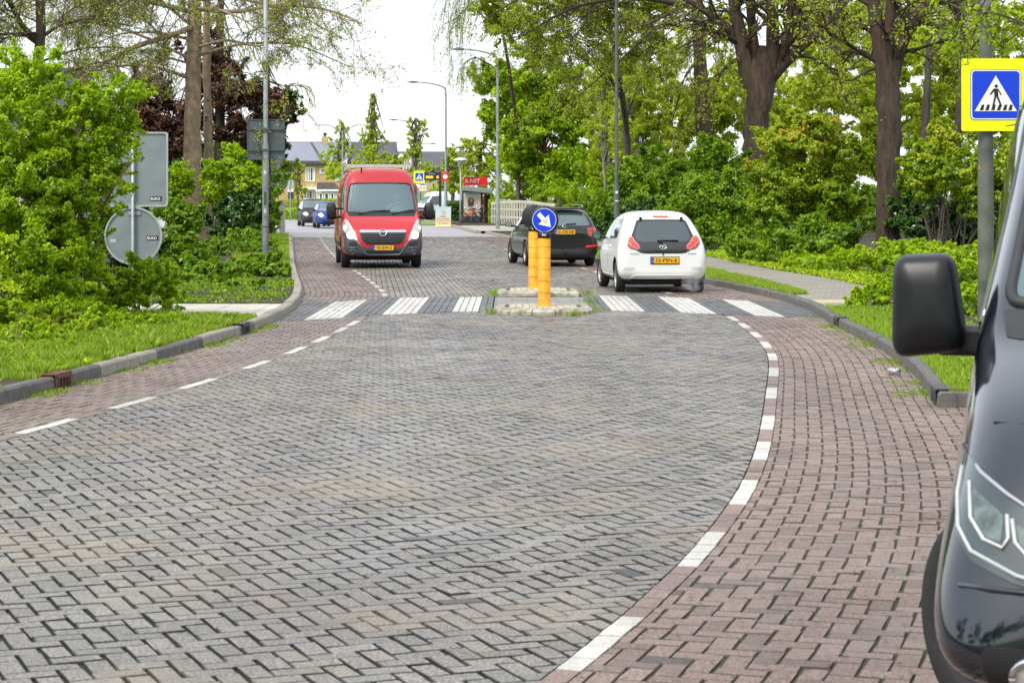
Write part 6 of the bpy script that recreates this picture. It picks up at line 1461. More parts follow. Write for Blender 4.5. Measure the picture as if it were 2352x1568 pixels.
def tip_leaves(tips, per, size, rng, jit=.05, asp=.5, up=.4, hang=.0):
    T = np.array(tips); m = len(T); n = m*per; idx = rng.integers(0, m, n); t = rng.uniform(.15, 1, n)*(KS-1); i = np.minimum(t.astype(int), KS-2); f = (t-i)[:, None]
    C = T[idx, i]*(1-f)+T[idx, i+1]*f+rng.normal(0, jit, (n, 3)); N = unit(rng.normal(0, 1, (n, 3))+np.array([0, 0, up])); tv = rng.random(m)
    return leaf_geo(C, N, size, asp, rng), np.clip(.6*rng.random(n)+.4*tv[idx], 0, 1)
def resamp(pts, rad, k):
    P = np.array([list(p) for p in pts], float); R = np.array(rad, float); s_ = np.concatenate([[0], np.cumsum(np.linalg.norm(np.diff(P, axis=0), axis=1))])
    u = np.linspace(0, s_[-1], k)
    # smooth by catmull like averaging
    Q = np.stack([np.interp(u, s_, P[:, j]) for j in range(3)], 1)
    for _ in range(2): Q[1:-1] = (Q[:-2]+2*Q[1:-1]+Q[2:])/4
    return Q, np.interp(u, s_, R)
def trunk_geo(pts, rad, rng, sides=14, k=28, lump=.10, flare=.35):
    Q, R = resamp(pts, rad, k); V, F = path_tubes([(Q, R)], sides)
    V = V.reshape(k, sides, 3); n_ = rng.normal(0, lump, (k, sides)); n_ = (n_+np.roll(n_, 1, 1)+np.roll(n_, 1, 0))/1.8
    fl = 1+flare*np.exp(-np.linspace(0, 1, k)*14); V = Q[:, None]+(V-Q[:, None])*(1+n_[..., None])*fl[:, None, None]
    return V.reshape(-1, 3), F
def merge(parts):
    Vs = []; Fs = []; o = 0
    for V, F in parts: Vs.append(V); Fs.append(F+o); o += len(V)
    return np.concatenate(Vs), np.concatenate(Fs)
def finish(name, label, cat, base, wood, woodmat, LV, Lv, leafmat, group=None, crown='crown', trunk='trunk'):
    t = thing(name, label, cat, tuple(base), 0, group); b = np.array(base)
    if wood: V, F = merge(wood); fast_mesh(trunk, V-b, F, None, True, woodmat, t)
    if LV is not None: fast_mesh(crown, LV-b, np.arange(len(LV)).reshape(-1, 4), Lv, False, leafmat, t)
    return t
def PB(px, py, rx, ry, d, dep=None, w_=1.):
    c = A(px, py, d); k = d/FPX; return (c.x, c.y, c.z, rx*k, dep if dep else max(rx, ry)*k*.9, ry*k, w_)
def shrub(name, label, cat, base_px, blobs, n, size, mat_, seed, stems=10, stemmat=None, group=None, dens=26, shell=.35, srad=.02, vtop=None, crk=.34, up=.55, asp=.62, crown='foliage', trunk='stems'):
    rng = np.random.default_rng(seed); d = base_px[1]; bx = (base_px[0]-1176)*d/FPX; base = np.array([bx, d, .08])
    cs, rs, cen = clumps(blobs, dens, rng, shell, crk); ok = cs[:, 2] > .1; cs, rs, cen = cs[ok], rs[ok], cen[ok]
    LV, Lv = leaves_from_clumps(cs, rs, cen, n, size, rng, vtop=vtop, up=up, asp=asp)
    LV4 = LV.reshape(-1, 4, 3); keep = LV4[..., 2].min(1) > .03; LV = LV4[keep].reshape(-1, 3); Lv = Lv[keep]
    wood = []
    if stems:
        P = []
        for k in range(stems):
            c = cs[rng.integers(len(cs))]; b0 = base+np.array([rng.normal(0, srad*6), rng.normal(0, srad*6), 0]); mid = b0*.45+c*.55+np.array([0, 0, .12*np.linalg.norm(c-b0)])*.6+rng.normal(0, .05, 3)
            Q, R = resamp([b0, (b0+mid)/2+rng.normal(0, .04, 3), mid, c], [srad, srad*.8, srad*.55, srad*.25], KS+3); P.append((Q, R))
            for _ in range(3):
                i = rng.integers(2, KS+1); e = cs[rng.integers(len(cs))]; e = Q[i]+(e-Q[i])*min(1, .9/max(.01, np.linalg.norm(e-Q[i]))*np.linalg.norm(rs.mean())*2.2)
                Q2, R2 = resamp([Q[i], (Q[i]+e)/2+rng.normal(0, .04, 3), e], [srad*.4, srad*.28, srad*.12], KS+3); P.append((Q2, R2))
        wood.append(path_tubes(P, 5))
    return finish(name, label, cat, base, wood, stemmat or BK_TWIG, LV, Lv, mat_, group, crown, trunk)

# ---- left foreground
shrub('leafy_shrub', 'tall bright yellow green shrub filling the left edge, in front of the grey sign backs', 'shrub', (85, 27.),
      [PB(20, 330, 150, 170, 27), PB(60, 190, 120, 90, 27.5, None, .8), PB(170, 300, 110, 100, 27.3), PB(262, 300, 70, 85, 27.6, None, .8), PB(255, 225, 85, 52, 27.4, None, .6), PB(60, 470, 170, 140, 26.8), PB(205, 420, 105, 105, 27.2), PB(60, 620, 175, 110, 26.6), PB(175, 560, 75, 110, 27), PB(-120, 400, 150, 300, 27.5), PB(310, 345, 28, 40, 27.2, None, .3), PB(318, 215, 45, 25, 27.3, None, .3)],
      170000, .048, BR, 51, 36, BK_STEM, dens=120, srad=.018, crk=.165, shell=.2)
shrub('leafy_shrub', 'low loose bright shrub round the foot of the thin sign post', 'shrub', (320, 28.8), [PB(330, 640, 95, 50, 28.8, .4), PB(250, 670, 85, 55, 28.4, .4), PB(400, 690, 55, 30, 28.6, .3, .5), PB(300, 590, 32, 22, 29.4, .15, .2)], 15000, .055, BR, 52, 22, BK_STEM, dens=36, srad=.009, crk=.25)
shrub('leafy_shrub', 'dense bright undergrowth along the grass at the bottom of the left edge', 'shrub', (80, 25.2), [PB(40, 745, 120, 55, 25, .6), PB(150, 725, 90, 50, 25.6, .5), PB(235, 730, 60, 35, 26, .3, .6), PB(-110, 720, 130, 90, 24.5, .8), PB(30, 790, 90, 28, 22.6, .4, .6), PB(130, 775, 70, 25, 23.6, .3, .5), PB(300, 745, 50, 22, 25.6, .25, .4), PB(400, 735, 45, 16, 26.4, .2, .3), PB(60, 775, 110, 42, 23.2, .5), PB(215, 758, 85, 32, 24.6, .4, .8), PB(330, 738, 60, 25, 26, .3, .5), PB(430, 728, 50, 16, 27, .25, .3), PB(40, 815, 90, 26, 21.6, .35, .6), PB(150, 795, 70, 22, 22.6, .3, .5), PB(270, 765, 55, 18, 24.4, .25, .4)], 56000, .042, BR, 53, 20, BK_STEM, dens=80, srad=.008, crk=.18)
shrub('laurel_bush', 'dark glossy evergreen bush beside the round grey sign back', 'bush', (425, 46), [PB(420, 520, 55, 60, 46), PB(385, 470, 35, 35, 46.5), PB(440, 570, 40, 40, 45.5), PB(400, 590, 60, 40, 45)], 15000, .10, MID, 54, 10, BK_DARK, crk=.3)
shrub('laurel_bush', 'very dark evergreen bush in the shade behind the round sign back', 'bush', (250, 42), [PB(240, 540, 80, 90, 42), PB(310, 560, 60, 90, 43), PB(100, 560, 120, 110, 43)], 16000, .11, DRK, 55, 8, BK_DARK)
tt = shrub('ground_cover', 'lush nettles and ground cover below the left steel pole', 'ground cover', (540, 43), [PB(470, 628, 100, 30, 41, 1.5), PB(580, 618, 95, 34, 44, 1.5), PB(640, 645, 45, 22, 42.5, 1.0, .6), PB(430, 600, 70, 26, 46, 2), PB(540, 664, 130, 14, 37.5, 1.0, .9), PB(640, 660, 40, 16, 38.5, .7, .5), PB(620, 630, 60, 22, 42.8, .8), PB(400, 640, 70, 30, 40, 1.)], 34000, .075, MID, 56, 0, dens=60, crk=.22, shell=.1, up=1.1)
tt['kind'] = 'stuff'
shrub('clipped_hedge', 'low clipped hedge behind the left steel pole', 'hedge', (530, 58), [PB(500, 572, 60, 26, 58, .8), PB(590, 568, 55, 26, 60, .8), PB(560, 548, 60, 28, 64, .8)], 16000, .07, MID, 57, 0, dens=50, crk=.22, shell=.2)
shrub('leafy_shrub', 'fresh green shrub between the two grey trunks and the square sign back', 'shrub', (545, 76), [PB(540, 380, 55, 55, 76), PB(510, 430, 45, 60, 77), PB(580, 430, 45, 50, 75), PB(400, 430, 50, 60, 78)], 20000, .12, BR, 58, 8, BK_TWIG)
shrub('laurel_bush', 'dark evergreen bush under the fresh green shrub near the left pole', 'bush', (560, 70), [PB(560, 490, 60, 50, 70), PB(510, 510, 40, 50, 71), PB(600, 500, 30, 45, 69)], 15000, .12, DRK, 59, 6, BK_DARK)
shrub('clipped_hedge', 'narrow hedge ending at the pale bridge post', 'hedge', (630, 93), [PB(628, 500, 18, 42, 93, .8), PB(612, 505, 20, 40, 90, .8)], 7000, .10, MID, 60, 0)
# copper trees and dark evergreen behind
def tree(name, label, base_px, trunk, limbs, seed, woodmat, leafmat, size, per, jit, lev=2, kids=5, blobs=None, nb=0, droop=.1, spread=.8, group=None, limbL=None, sides=14, trunks=None, asp=.5, shrink=.62, cat='tree', extra_from_trunk=0, up=0., bsize=None, wander=.18, zlift=0, crk=.3, dens=30, vtop=None, auto=None):
    """trunk / limbs: lists of ((px,py,d), radius) given where they stand in space"""
    rng = np.random.default_rng(seed); base = np.array([(base_px[0]-1176)*base_px[1]/FPX, base_px[1], .05]); wood = []; out = []; tips = []
    def W_(pl): return [np.array(A(*q[0])) for q in pl], [q[1] for q in pl]
    for tr in ([trunk]+(trunks or [])):
        P, R = W_(tr); 
        if tr is trunk: P[0] = base
        wood.append(trunk_geo(P, R, rng, sides))
    limbs = list(limbs)
    if auto:
        na, ya, yb, LL_ = auto; dd_ = base_px[1]; k_ = FPX/dd_; tx, ty, tr_ = [q[0][0] for q in trunk], [q[0][1] for q in trunk], [q[1] for q in trunk]
        for _ in range(na):
            y_ = rng.uniform(ya, yb); x_ = np.interp(-y_, [-v for v in ty], tx); r_ = np.interp(-y_, [-v for v in ty], tr_)*rng.uniform(.16, .3); sg = rng.choice([-1, 1]); L1 = LL_*rng.uniform(.5, 1.1); ca = rng.uniform(.55, 1.); dq = rng.uniform(-.7, .7)*L1
            up_ = rng.uniform(-.12, .3)
            limbs.append(([((x_, y_, dd_), r_), ((x_+sg*L1*.3*ca*k_, y_-L1*(up_+.10)*.5*k_, dd_+dq*.3), r_*.75), ((x_+sg*L1*.65*ca*k_, y_-L1*(up_+.02)*k_, dd_+dq*.7), r_*.5), ((x_+sg*L1*ca*k_, y_-L1*(up_-.12)*k_, dd_+dq), r_*.2)], LL_*.2, 8))
    for lb in limbs:
        pl, L0, nk = lb[:3]; P, R = W_(pl); Q, RR = resamp(P, R, 14); V, F = trunk_geo(P, R, rng, 8, 16, .05, 0); wood.append((V, F))
        for k in range(nk):
            t_ = rng.uniform(.15, 1)*13; i = min(int(t_), 12); q = Q[i]+(Q[i+1]-Q[i])*(t_-i); ax = unit(Q[i+1]-Q[i]); pr = rng.normal(0, 1, 3); pr -= ax*pr.dot(ax); pr /= np.linalg.norm(pr)
            nd = unit(ax*.8+pr*spread); grow(q, nd, L0*rng.uniform(.6, 1.2), max(.012, RR[i]*.4), lev, rng, out, tips, droop, spread, kids, wander, shrink, .5, up)
    LVs = []; Lvs = []
    if out:
        for lv, sd in ((2, 5), (1, 4), (0, 3), (3, 6)):
            pp = [(p, r) for p, r, l in out if l == lv]
            if pp: wood.append(path_tubes(pp, 4) if lv else path_tubes(pp, 4))
        if per: a, b = tip_leaves(tips, per, size, rng, jit, asp); LVs.append(a); Lvs.append(b)
    if blobs:
        cs, rs, cen = clumps(blobs, dens, rng, .3, crk); a, b = leaves_from_clumps(cs, rs, cen, nb, bsize or size, rng, vtop=vtop); LVs.append(a); Lvs.append(b)
        P = []
        tp = resamp(*W_(trunk), 12)[0]
        for k in range(min(40, len(cs))):
            c = cs[rng.integers(len(cs))]; i = rng.integers(4, 12); s0 = tp[i]
            Q, R = resamp([s0, (s0+c)/2+np.array([0, 0, .08*np.linalg.norm(c-s0)]), c], [.035*base_px[1]/80, .02*base_px[1]/80, .008], KS+2); P.append((Q, R))
        wood.append(path_tubes(P, 4))
    LV = np.concatenate(LVs) if LVs else None; Lv = np.concatenate(Lvs) if Lvs else None
    return finish(name, label, cat, base, wood, woodmat, LV, Lv, leafmat, group)
tree('copper_beech', 'copper beech with dark red brown leaves behind the grey trunks at the left', (506, 92), [((506, 540, 92), .3), ((506, 330, 92), .26), ((504, 150, 92), .2), ((508, -60, 92), .12)], [], 61, BK_DARK, COP, .15, 0, .1, blobs=[PB(400, 250, 95, 75, 92), PB(340, 230, 60, 70, 93), PB(570, 240, 75, 75, 91), PB(510, 190, 90, 70, 92), PB(560, 310, 70, 45, 91), PB(400, 340, 80, 50, 92), PB(460, 120, 90, 60, 92, None, .5), PB(640, 255, 40, 40, 90, None, .5), PB(330, 320, 60, 50, 91)], nb=42000, dens=34)
tree('evergreen_tree', 'dark evergreen with hanging sprays right of the copper beech', (610, 96), [((610, 540, 96), .25), ((612, 300, 96), .2), ((615, 150, 96), .08)], [], 62, BK_DARK, DRK, .2, 0, .1, blobs=[PB(660, 235, 38, 30, 96, None, .5), PB(630, 275, 45, 45, 96), PB(600, 320, 45, 50, 96), PB(685, 215, 16, 12, 96, None, .25), PB(690, 255, 18, 14, 96, None, .25), PB(640, 330, 30, 40, 96, None, .6)], nb=12000)
# grey beech pair
tree('beech_tree', 'grey trunked beech at the left, thick trunk with knots and nearly bare spreading branches', (441, 81),
     [((440, 560, 81), .36), ((440, 430, 81), .35), ((443, 250, 81), .31), ((446, 100, 81), .27), ((445, -50, 81), .24), ((440, -220, 81), .16)],
     [([((447, 60, 81), .12), ((400, 80, 80), .11), ((300, 110, 79), .09), ((180, 180, 78), .06), ((120, 260, 77), .03)], 1.8, 9),
      ([((447, 30, 81), .11), ((370, 10, 80), .09), ((250, -10, 79), .07), ((120, -60, 78), .05)], 2.0, 10),
      ([((450, 20, 81), .10), ((540, 30, 80), .08), ((640, 10, 79), .06), ((760, 20, 78), .04), ((830, 55, 78), .02)], 1.7, 8),
      ([((450, -30, 81), .10), ((560, -60, 80), .08), ((700, -50, 79), .05), ((800, -10, 78), .03)], 1.8, 8),
      ([((448, 110, 81), .06), ((520, 90, 80), .05), ((600, 110, 79), .035), ((660, 80, 79), .02)], 1.4, 5),
      ([((446, 150, 81), .05), ((380, 130, 80), .04), ((300, 150, 79), .03), ((240, 120, 79), .015)], 1.3, 5),
      ([((447, -60, 81), .10), ((350, -80, 80), .08), ((220, -40, 79), .06), ((60, 20, 78), .03)], 2.0, 9)],
     63, BK_GREY, OLIVE, .10, 2, .06, lev=2, kids=7, droop=.10, spread=.75, auto=(16, -160, 190, 7.5),
     trunks=[[((480, 560, 83.4), .21), ((480, 430, 83.4), .20), ((478, 300, 83.4), .17), ((474, 150, 83.4), .16), ((476, -60, 83.4), .13)],
             [((484, 395, 83.2), .06), ((489, 384, 83.1), .12), ((486, 370, 83.2), .05)], [((470, 262, 81.9), .04), ((475, 270, 81.6), .08), ((472, 280, 81.8), .03)]])
tree('maple_tree', 'slim grey tree at the top left corner with arching twiggy branches', (85, 50),
     [((95, 560, 50), .17), ((90, 350, 50), .15), ((78, 200, 50), .14), ((95, 90, 50), .12), ((90, -60, 50), .10)],
     [([((92, 100, 50), .09), ((50, 60, 50), .07), ((20, 0, 49), .05)], 1.2, 8),
      ([((90, 90, 50), .05), ((130, 60, 50), .04), ((200, 40, 49), .03), ((300, 60, 49), .015)], 1.1, 9),
      ([((88, 150, 50), .04), ((150, 170, 50), .03), ((230, 140, 49), .02), ((300, 160, 49), .01)], .9, 7),
      ([((90, -60, 50), .07), ((250, -90, 50), .055), ((430, -80, 49), .04), ((600, -60, 49), .025), ((690, -20, 48.5), .012)], 1.3, 12),
      ([((90, 0, 50), .06), ((20, -20, 49), .04), ((-80, 0, 49), .02)], 1.3, 7)],
     64, BK_TWIG, YEL, .06, 3, .04, lev=2, kids=7, droop=.16, spread=.75, auto=(14, -150, 180, 4.5))
tree('weeping_birch', 'young birch with hanging yellow green sprays in front of the left steel pole', (612, 54.2),
     [((612, 560, 54.2), .04), ((612, 400, 54.2), .04), ((613, 200, 54), .035), ((612, 40, 53.5), .03), ((616, -120, 53.5), .015)],
     [([((640, 300, 49), .012), ((655, 260, 49), .01), ((690, 250, 49), .006)], .55, 5), ([((640, 200, 49), .014), ((610, 160, 49), .01), ((575, 170, 49), .006)], .6, 8), ([((640, 220, 49), .014), ((670, 190, 49), .01), ((700, 200, 49), .006)], .55, 6), ([((637, 120, 49), .014), ((660, 90, 49), .01), ((700, 90, 49), .006)], .6, 7), ([((637, 80, 49), .014), ((600, 60, 49), .01), ((560, 90, 49), .006)], .7, 8), ([((637, 0, 49), .014), ((670, -20, 49), .01), ((720, 10, 49), .006)], .7, 7), ([((645, 380, 49.3), .01), ((670, 370, 49.3), .008), ((690, 400, 49.3), .005)], .45, 4), ([((643, 320, 49.3), .01), ((610, 300, 49.3), .008), ((585, 330, 49.3), .005)], .5, 4)],
     65, BK_TWIG, YEL, .065, 6, .03, lev=1, kids=5, droop=.5, spread=.8, sides=6, asp=.38)

# ---- right side trees
dB = 75.
tree('pollard_tree', 'old pollarded tree with a thick dark trunk dividing into many upright limbs', (1738, dB),
     [((1738, 560, dB), .44), ((1737, 450, dB), .40), ((1736, 300, dB), .43), ((1742, 240, dB), .47), ((1746, 190, dB), .50), ((1748, 150, dB), .45), ((1750, 105, dB), .12)],
     [([((1728, 200, dB), .34), ((1712, 150, dB), .30), ((1700, 80, dB), .26), ((1690, 30, dB), .22), ((1680, -60, dB), .17)], 2.0, 8),
      ([((1760, 190, dB), .28), ((1775, 130, dB), .26), ((1775, 50, dB), .24), ((1772, -60, dB), .18)], 2.0, 8),
      ([((1765, 190, dB), .24), ((1795, 140, dB), .20), ((1815, 60, dB), .19), ((1830, -50, dB), .15)], 2.0, 8),
      ([((1770, 180, dB), .25), ((1820, 125, dB), .21), ((1880, 75, dB), .17), ((1930, 20, dB), .14), ((1960, -50, dB), .1)], 2.0, 9),
      ([((1748, 180, dB), .20), ((1730, 100, dB), .17), ((1722, 0, dB), .15), ((1720, -60, dB), .12)], 1.8, 6),
      ([((1702, 85, dB), .17), ((1660, 55, dB), .14), ((1610, 20, dB), .11), ((1560, -10, dB), .08)], 2.0, 8),
      ([((1700, 100, dB), .08), ((1640, 70, dB-1), .07), ((1600, 90, dB-2), .05), ((1560, 110, dB-2), .03)], 1.4, 7),
      ([((1880, 75, dB), .08), ((1920, 120, dB-1), .06), ((1960, 150, dB-1), .03)], 1.4, 6),
      ([((1700, 130, dB), .07), ((1660, 160, dB-1), .06), ((1630, 230, dB-1), .04)], 1.2, 6)],
     66, BK_RED, OLIVE, .10, 6, .05, lev=2, kids=4, droop=.06, spread=.9, sides=20)
tree('park_tree', 'dark reddish trunk standing alone in front of the hedge, forking near the top edge', (2041, 49),
     [((2043, 622, 49), .30), ((2042, 480, 49), .265), ((2041, 330, 49), .265), ((2044, 260, 49), .28), ((2038, 200, 49), .27), ((2034, 150, 49), .20), ((2028, 90, 49), .10)],
     [([((2036, 210, 49), .2), ((2024, 120, 49), .185), ((2010, 40, 49), .165), ((1996, -80, 49), .14)], 1.3, 9),
      ([((2046, 200, 49), .17), ((2068, 110, 49), .14), ((2100, 40, 49), .12), ((2140, 0, 49), .10), ((2180, -40, 49), .08)], 1.3, 9),
      ([((2038, 170, 49), .15), ((2042, 80, 49), .13), ((2048, -40, 49), .1)], 1.3, 6),
      ([((2140, 0, 49), .06), ((2190, 5, 49), .05), ((2208, 60, 49), .035), ((2208, 110, 49), .02)], .9, 6),
      ([((2025, 150, 49), .05), ((1990, 165, 49), .035), ((1950, 190, 49), .02), ((1900, 160, 49), .012)], .9, 6),
      ([((2012, 20, 49), .06), ((1960, -10, 49), .05), ((1900, 10, 49), .03)], 1.1, 7)],
     67, BK_RED, YEL, .07, 7, .04, lev=2, kids=4, droop=.1, spread=.9, sides=20)
tree('park_tree', 'straight dark trunk rising between the pollard and the tall lamp pole', (1617, 85),
     [((1620, 560, 85), .30), ((1617, 350, 85), .29), ((1611, 200, 85), .27), ((1604, 60, 85), .25), ((1598, -80, 85), .2)],
     [([((1603, 70, 85), .09), ((1560, 60, 84), .08), ((1520, 42, 84), .07), ((1490, 80, 83), .055), ((1450, 115, 83), .045), ((1400, 160, 82), .035), ((1340, 210, 82), .02), ((1290, 260, 82), .012)], 1.8, 10),
      ([((1600, 20, 85), .12), ((1540, 5, 84), .10), ((1440, -10, 83), .08), ((1300, 20, 82), .05), ((1190, 90, 82), .02)], 2.2, 14),
      ([((1600, -30, 85), .12), ((1500, -50, 84), .10), ((1360, -50, 83), .07), ((1220, -20, 82), .05), ((1120, 40, 81), .02)], 2.2, 14),
      ([((1607, 130, 85), .07), ((1570, 180, 84), .05), ((1555, 240, 84), .035), ((1540, 290, 84), .015)], 1.1, 6),
      ([((1612, 220, 85), .05), ((1650, 180, 85), .045), ((1680, 150, 85), .03), ((1700, 170, 85), .015)], 1.1, 5),
      ([((1602, 40, 85), .08), ((1640, 90, 84), .06), ((1670, 80, 84), .04)], 1.3, 5),
      ([((1600, 0, 85), .09), ((1480, 60, 83), .05), ((1400, 80, 83), .03), ((1330, 140, 82), .015)], 1.6, 10)],
     68, BK_RED, OLIVE, .115, 6, .06, lev=2, kids=5, droop=.12, spread=.85, sides=16)
# overhead canopy tree above the maple
tree('park_tree', 'spreading olive leaved tree filling the top edge above the bright maple', (1445, 102),
     [((1445, 540, 102), .16), ((1440, 300, 102), .15), ((1410, 100, 98), .13), ((1370, -60, 94), .1)], [], 69, BK_DARK, OLIVE, .14, 0, .06,
     blobs=[PB(1200, 60, 100, 50, 90), PB(1340, 50, 110, 60, 91), PB(1480, 70, 90, 60, 92), PB(1280, 130, 90, 45, 91, None, .7), PB(1420, 140, 80, 45, 92, None, .6), PB(1150, 10, 80, 50, 90), PB(1300, -30, 150, 50, 90), PB(1500, -20, 130, 60, 90), PB(1520, 140, 60, 50, 92, None, .5)], nb=46000, bsize=.13, dens=40, crk=.26)
tree('maple_tree', 'bright fresh green maple beyond the bridge railing', (1240, 129),
     [((1238, 515, 129), .16), ((1243, 440, 129), .14), ((1252, 380, 129), .12), ((1250, 250, 129), .08)], [], 70, BK_STEM, BR, .16, 0, .06,
     trunks=[[((1225, 500, 129), .12), ((1222, 440, 129), .1), ((1200, 380, 129), .07)], [((1262, 500, 129), .12), ((1290, 420, 129), .09), ((1330, 360, 129), .06)]],
     blobs=[PB(1180, 200, 75, 60, 129), PB(1290, 200, 80, 65, 129), PB(1140, 270, 50, 55, 129), PB(1220, 290, 75, 60, 128), PB(1310, 290, 80, 60, 129), PB(1370, 250, 50, 60, 130), PB(1180, 360, 55, 50, 128), PB(1270, 380, 80, 45, 128), PB(1350, 370, 60, 45, 129), PB(1110, 180, 35, 45, 129, None, .5), PB(1230, 420, 50, 30, 128, None, .5), PB(1240, 120, 60, 40, 129, None, .6)], nb=90000, bsize=.19, dens=44, crk=.26)
tree('weeping_birch', 'birch with long hanging strands at the left edge of the right hand trees', (1190, 128),
     [((1190, 520, 128), .14), ((1190, 300, 128), .12), ((1160, 100, 118), .09), ((1128, -40, 112), .06)],
     [([((1128, 60, 112), .05), ((1095, 20, 111), .04), ((1065, 20, 110), .03), ((1048, 50, 110), .015)], 2.2, 16), ([((1126, -20, 112), .06), ((1090, -40, 111), .04), ((1062, -20, 110), .02)], 2.4, 16), ([((1128, 150, 112), .05), ((1090, 130, 111), .03), ((1060, 150, 110), .015)], 1.8, 12), ([((1128, 20, 112), .05), ((1160, -20, 112), .03), ((1200, 0, 112), .02)], 2.4, 10)],
     71, BK_TWIG, OLIVE, .12, 9, .05, lev=1, kids=6, droop=1.0, spread=.5, asp=.35, shrink=.8)
for i, (px, d, sx) in enumerate(((1462, 112, 1), (1395, 118, .8), (1530, 120, 1.1))):
    tree('birch_tree', ('white stemmed birch just right of the tall lamp pole', 'slender white stemmed birch left of the tall lamp pole, behind the maple', 'yellow green birch behind the straight dark trunk')[i], (px, d),
         [((px, 510, d), .14), ((px+4, 380, d), .12), ((px-4, 250, d), .10), ((px+2, 120, d), .05)], [], 72+i, BK_BIRCH, YEL, .13, 0, .06,
         blobs=[PB(px, 190, 50*sx, 70, d), PB(px-30, 260, 45*sx, 70, d), PB(px+35, 280, 50*sx, 70, d), PB(px, 340, 60*sx, 60, d), PB(px+10, 130, 35, 50, d, None, .6), PB(px+5, 400, 60, 40, d, None, .6)], nb=26000, bsize=.13, group='birches behind the tall lamp pole', dens=40, crk=.22)
for i, (px, d) in enumerate(((1385, 114), (1438, 109))):
    tree('birch_tree', ('thin pale birch stem under the maple crown', 'thin pale birch stem close right of the tall lamp pole')[i], (px, d), [((px, 515, d), .09), ((px+6, 430, d), .085), ((px-3, 330, d), .07), ((px+5, 200, d), .04)], [], 80+i, BK_BIRCH, YEL, .12, 0, .05, blobs=[PB(px, 300, 40, 70, d), PB(px+6, 200, 40, 70, d)], nb=9000, group='birches behind the tall lamp pole')
# shrubs of the understorey on the right
def und(px, d, blobs, n, size, mt, seed, label, name='leafy_shrub', cat='shrub', **k): return shrub(name, label, cat, (px, d), blobs, n, size, mt, seed, group='shrubs under the right hand trees', **k)
und(1500, 78, [PB(1480, 400, 70, 60, 79), PB(1440, 450, 55, 55, 78), PB(1520, 470, 80, 60, 77), PB(1570, 400, 60, 60, 80)], 30000, .12, MID, 90, 'mid green shrub right behind the tall lamp pole')
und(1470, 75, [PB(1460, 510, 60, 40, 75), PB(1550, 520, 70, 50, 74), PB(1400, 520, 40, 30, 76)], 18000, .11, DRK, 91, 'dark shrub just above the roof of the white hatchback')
und(1650, 66, [PB(1640, 400, 70, 70, 68), PB(1600, 480, 80, 70, 66), PB(1690, 470, 60, 80, 66), PB(1640, 560, 90, 50, 63)], 40000, .11, MID, 92, 'large mid green shrub between the two dark trunks')
und(1330, 118, [PB(1330, 450, 70, 36, 118), PB(1265, 448, 60, 34, 124), PB(1390, 470, 50, 40, 113), PB(1190, 440, 60, 30, 130)], 20000, .13, BR, 93, 'bright low shrubs along the back of the bridge railing')
und(1360, 84, [PB(1370, 505, 40, 40, 84), PB(1400, 550, 30, 30, 78)], 9000, .11, MID, 94, 'small green shrub beside the black estate car roof')
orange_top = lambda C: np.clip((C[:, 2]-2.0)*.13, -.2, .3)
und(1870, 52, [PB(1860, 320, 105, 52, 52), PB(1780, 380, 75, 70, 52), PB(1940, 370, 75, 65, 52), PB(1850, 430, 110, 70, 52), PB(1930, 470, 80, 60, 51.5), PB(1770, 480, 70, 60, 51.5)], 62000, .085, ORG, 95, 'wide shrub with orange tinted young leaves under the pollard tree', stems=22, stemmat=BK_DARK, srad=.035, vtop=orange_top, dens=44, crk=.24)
und(1800, 50, [PB(1820, 560, 120, 40, 50), PB(1730, 570, 60, 50, 52), PB(1920, 560, 70, 50, 49)], 26000, .08, MID, 96, 'dark shaded shrub below the orange tinted one')
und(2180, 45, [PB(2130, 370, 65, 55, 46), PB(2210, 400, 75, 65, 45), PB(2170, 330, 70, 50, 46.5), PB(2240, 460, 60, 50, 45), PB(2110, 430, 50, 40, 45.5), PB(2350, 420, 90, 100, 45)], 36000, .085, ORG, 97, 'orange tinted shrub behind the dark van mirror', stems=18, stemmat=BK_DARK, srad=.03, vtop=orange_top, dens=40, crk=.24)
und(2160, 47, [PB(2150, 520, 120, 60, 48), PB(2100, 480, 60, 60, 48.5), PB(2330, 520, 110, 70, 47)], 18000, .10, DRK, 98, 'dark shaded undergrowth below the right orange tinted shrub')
tt = shrub('ground_cover', 'bright green ground cover round the lone dark trunk', 'ground cover', (2000, 42), [PB(1900, 600, 110, 16, 46, 2.2), PB(2010, 590, 120, 22, 43.5, 1.4), PB(2180, 590, 110, 26, 41, 2.4), PB(1780, 592, 90, 14, 52, 2), PB(1700, 585, 70, 14, 58, 2), PB(2100, 575, 110, 22, 44, 1.5), PB(2350, 590, 110, 30, 41, 2.5)], 42000, .07, BR, 99, 0, dens=90, crk=.2, shell=.05, up=1.2)
tt['kind'] = 'stuff'
shrub('clipped_hedge', 'low loose hedge at the right kerb behind the van mirror', 'hedge', (2100, 31), [PB(2010, 690, 55, 38, 31, .5), PB(2080, 660, 80, 48, 31.5, .7), PB(2170, 650, 80, 55, 31, .8), PB(2230, 700, 70, 50, 29, .6), PB(2140, 720, 70, 36, 28.5, .5), PB(1960, 705, 38, 26, 30.5, .35, .6), PB(2330, 660, 90, 80, 30, .8)], 36000, .055, BR, 100, 26, BK_TWIG, dens=46, srad=.008, crk=.24, vtop=lambda C: np.full(len(C), -.05))
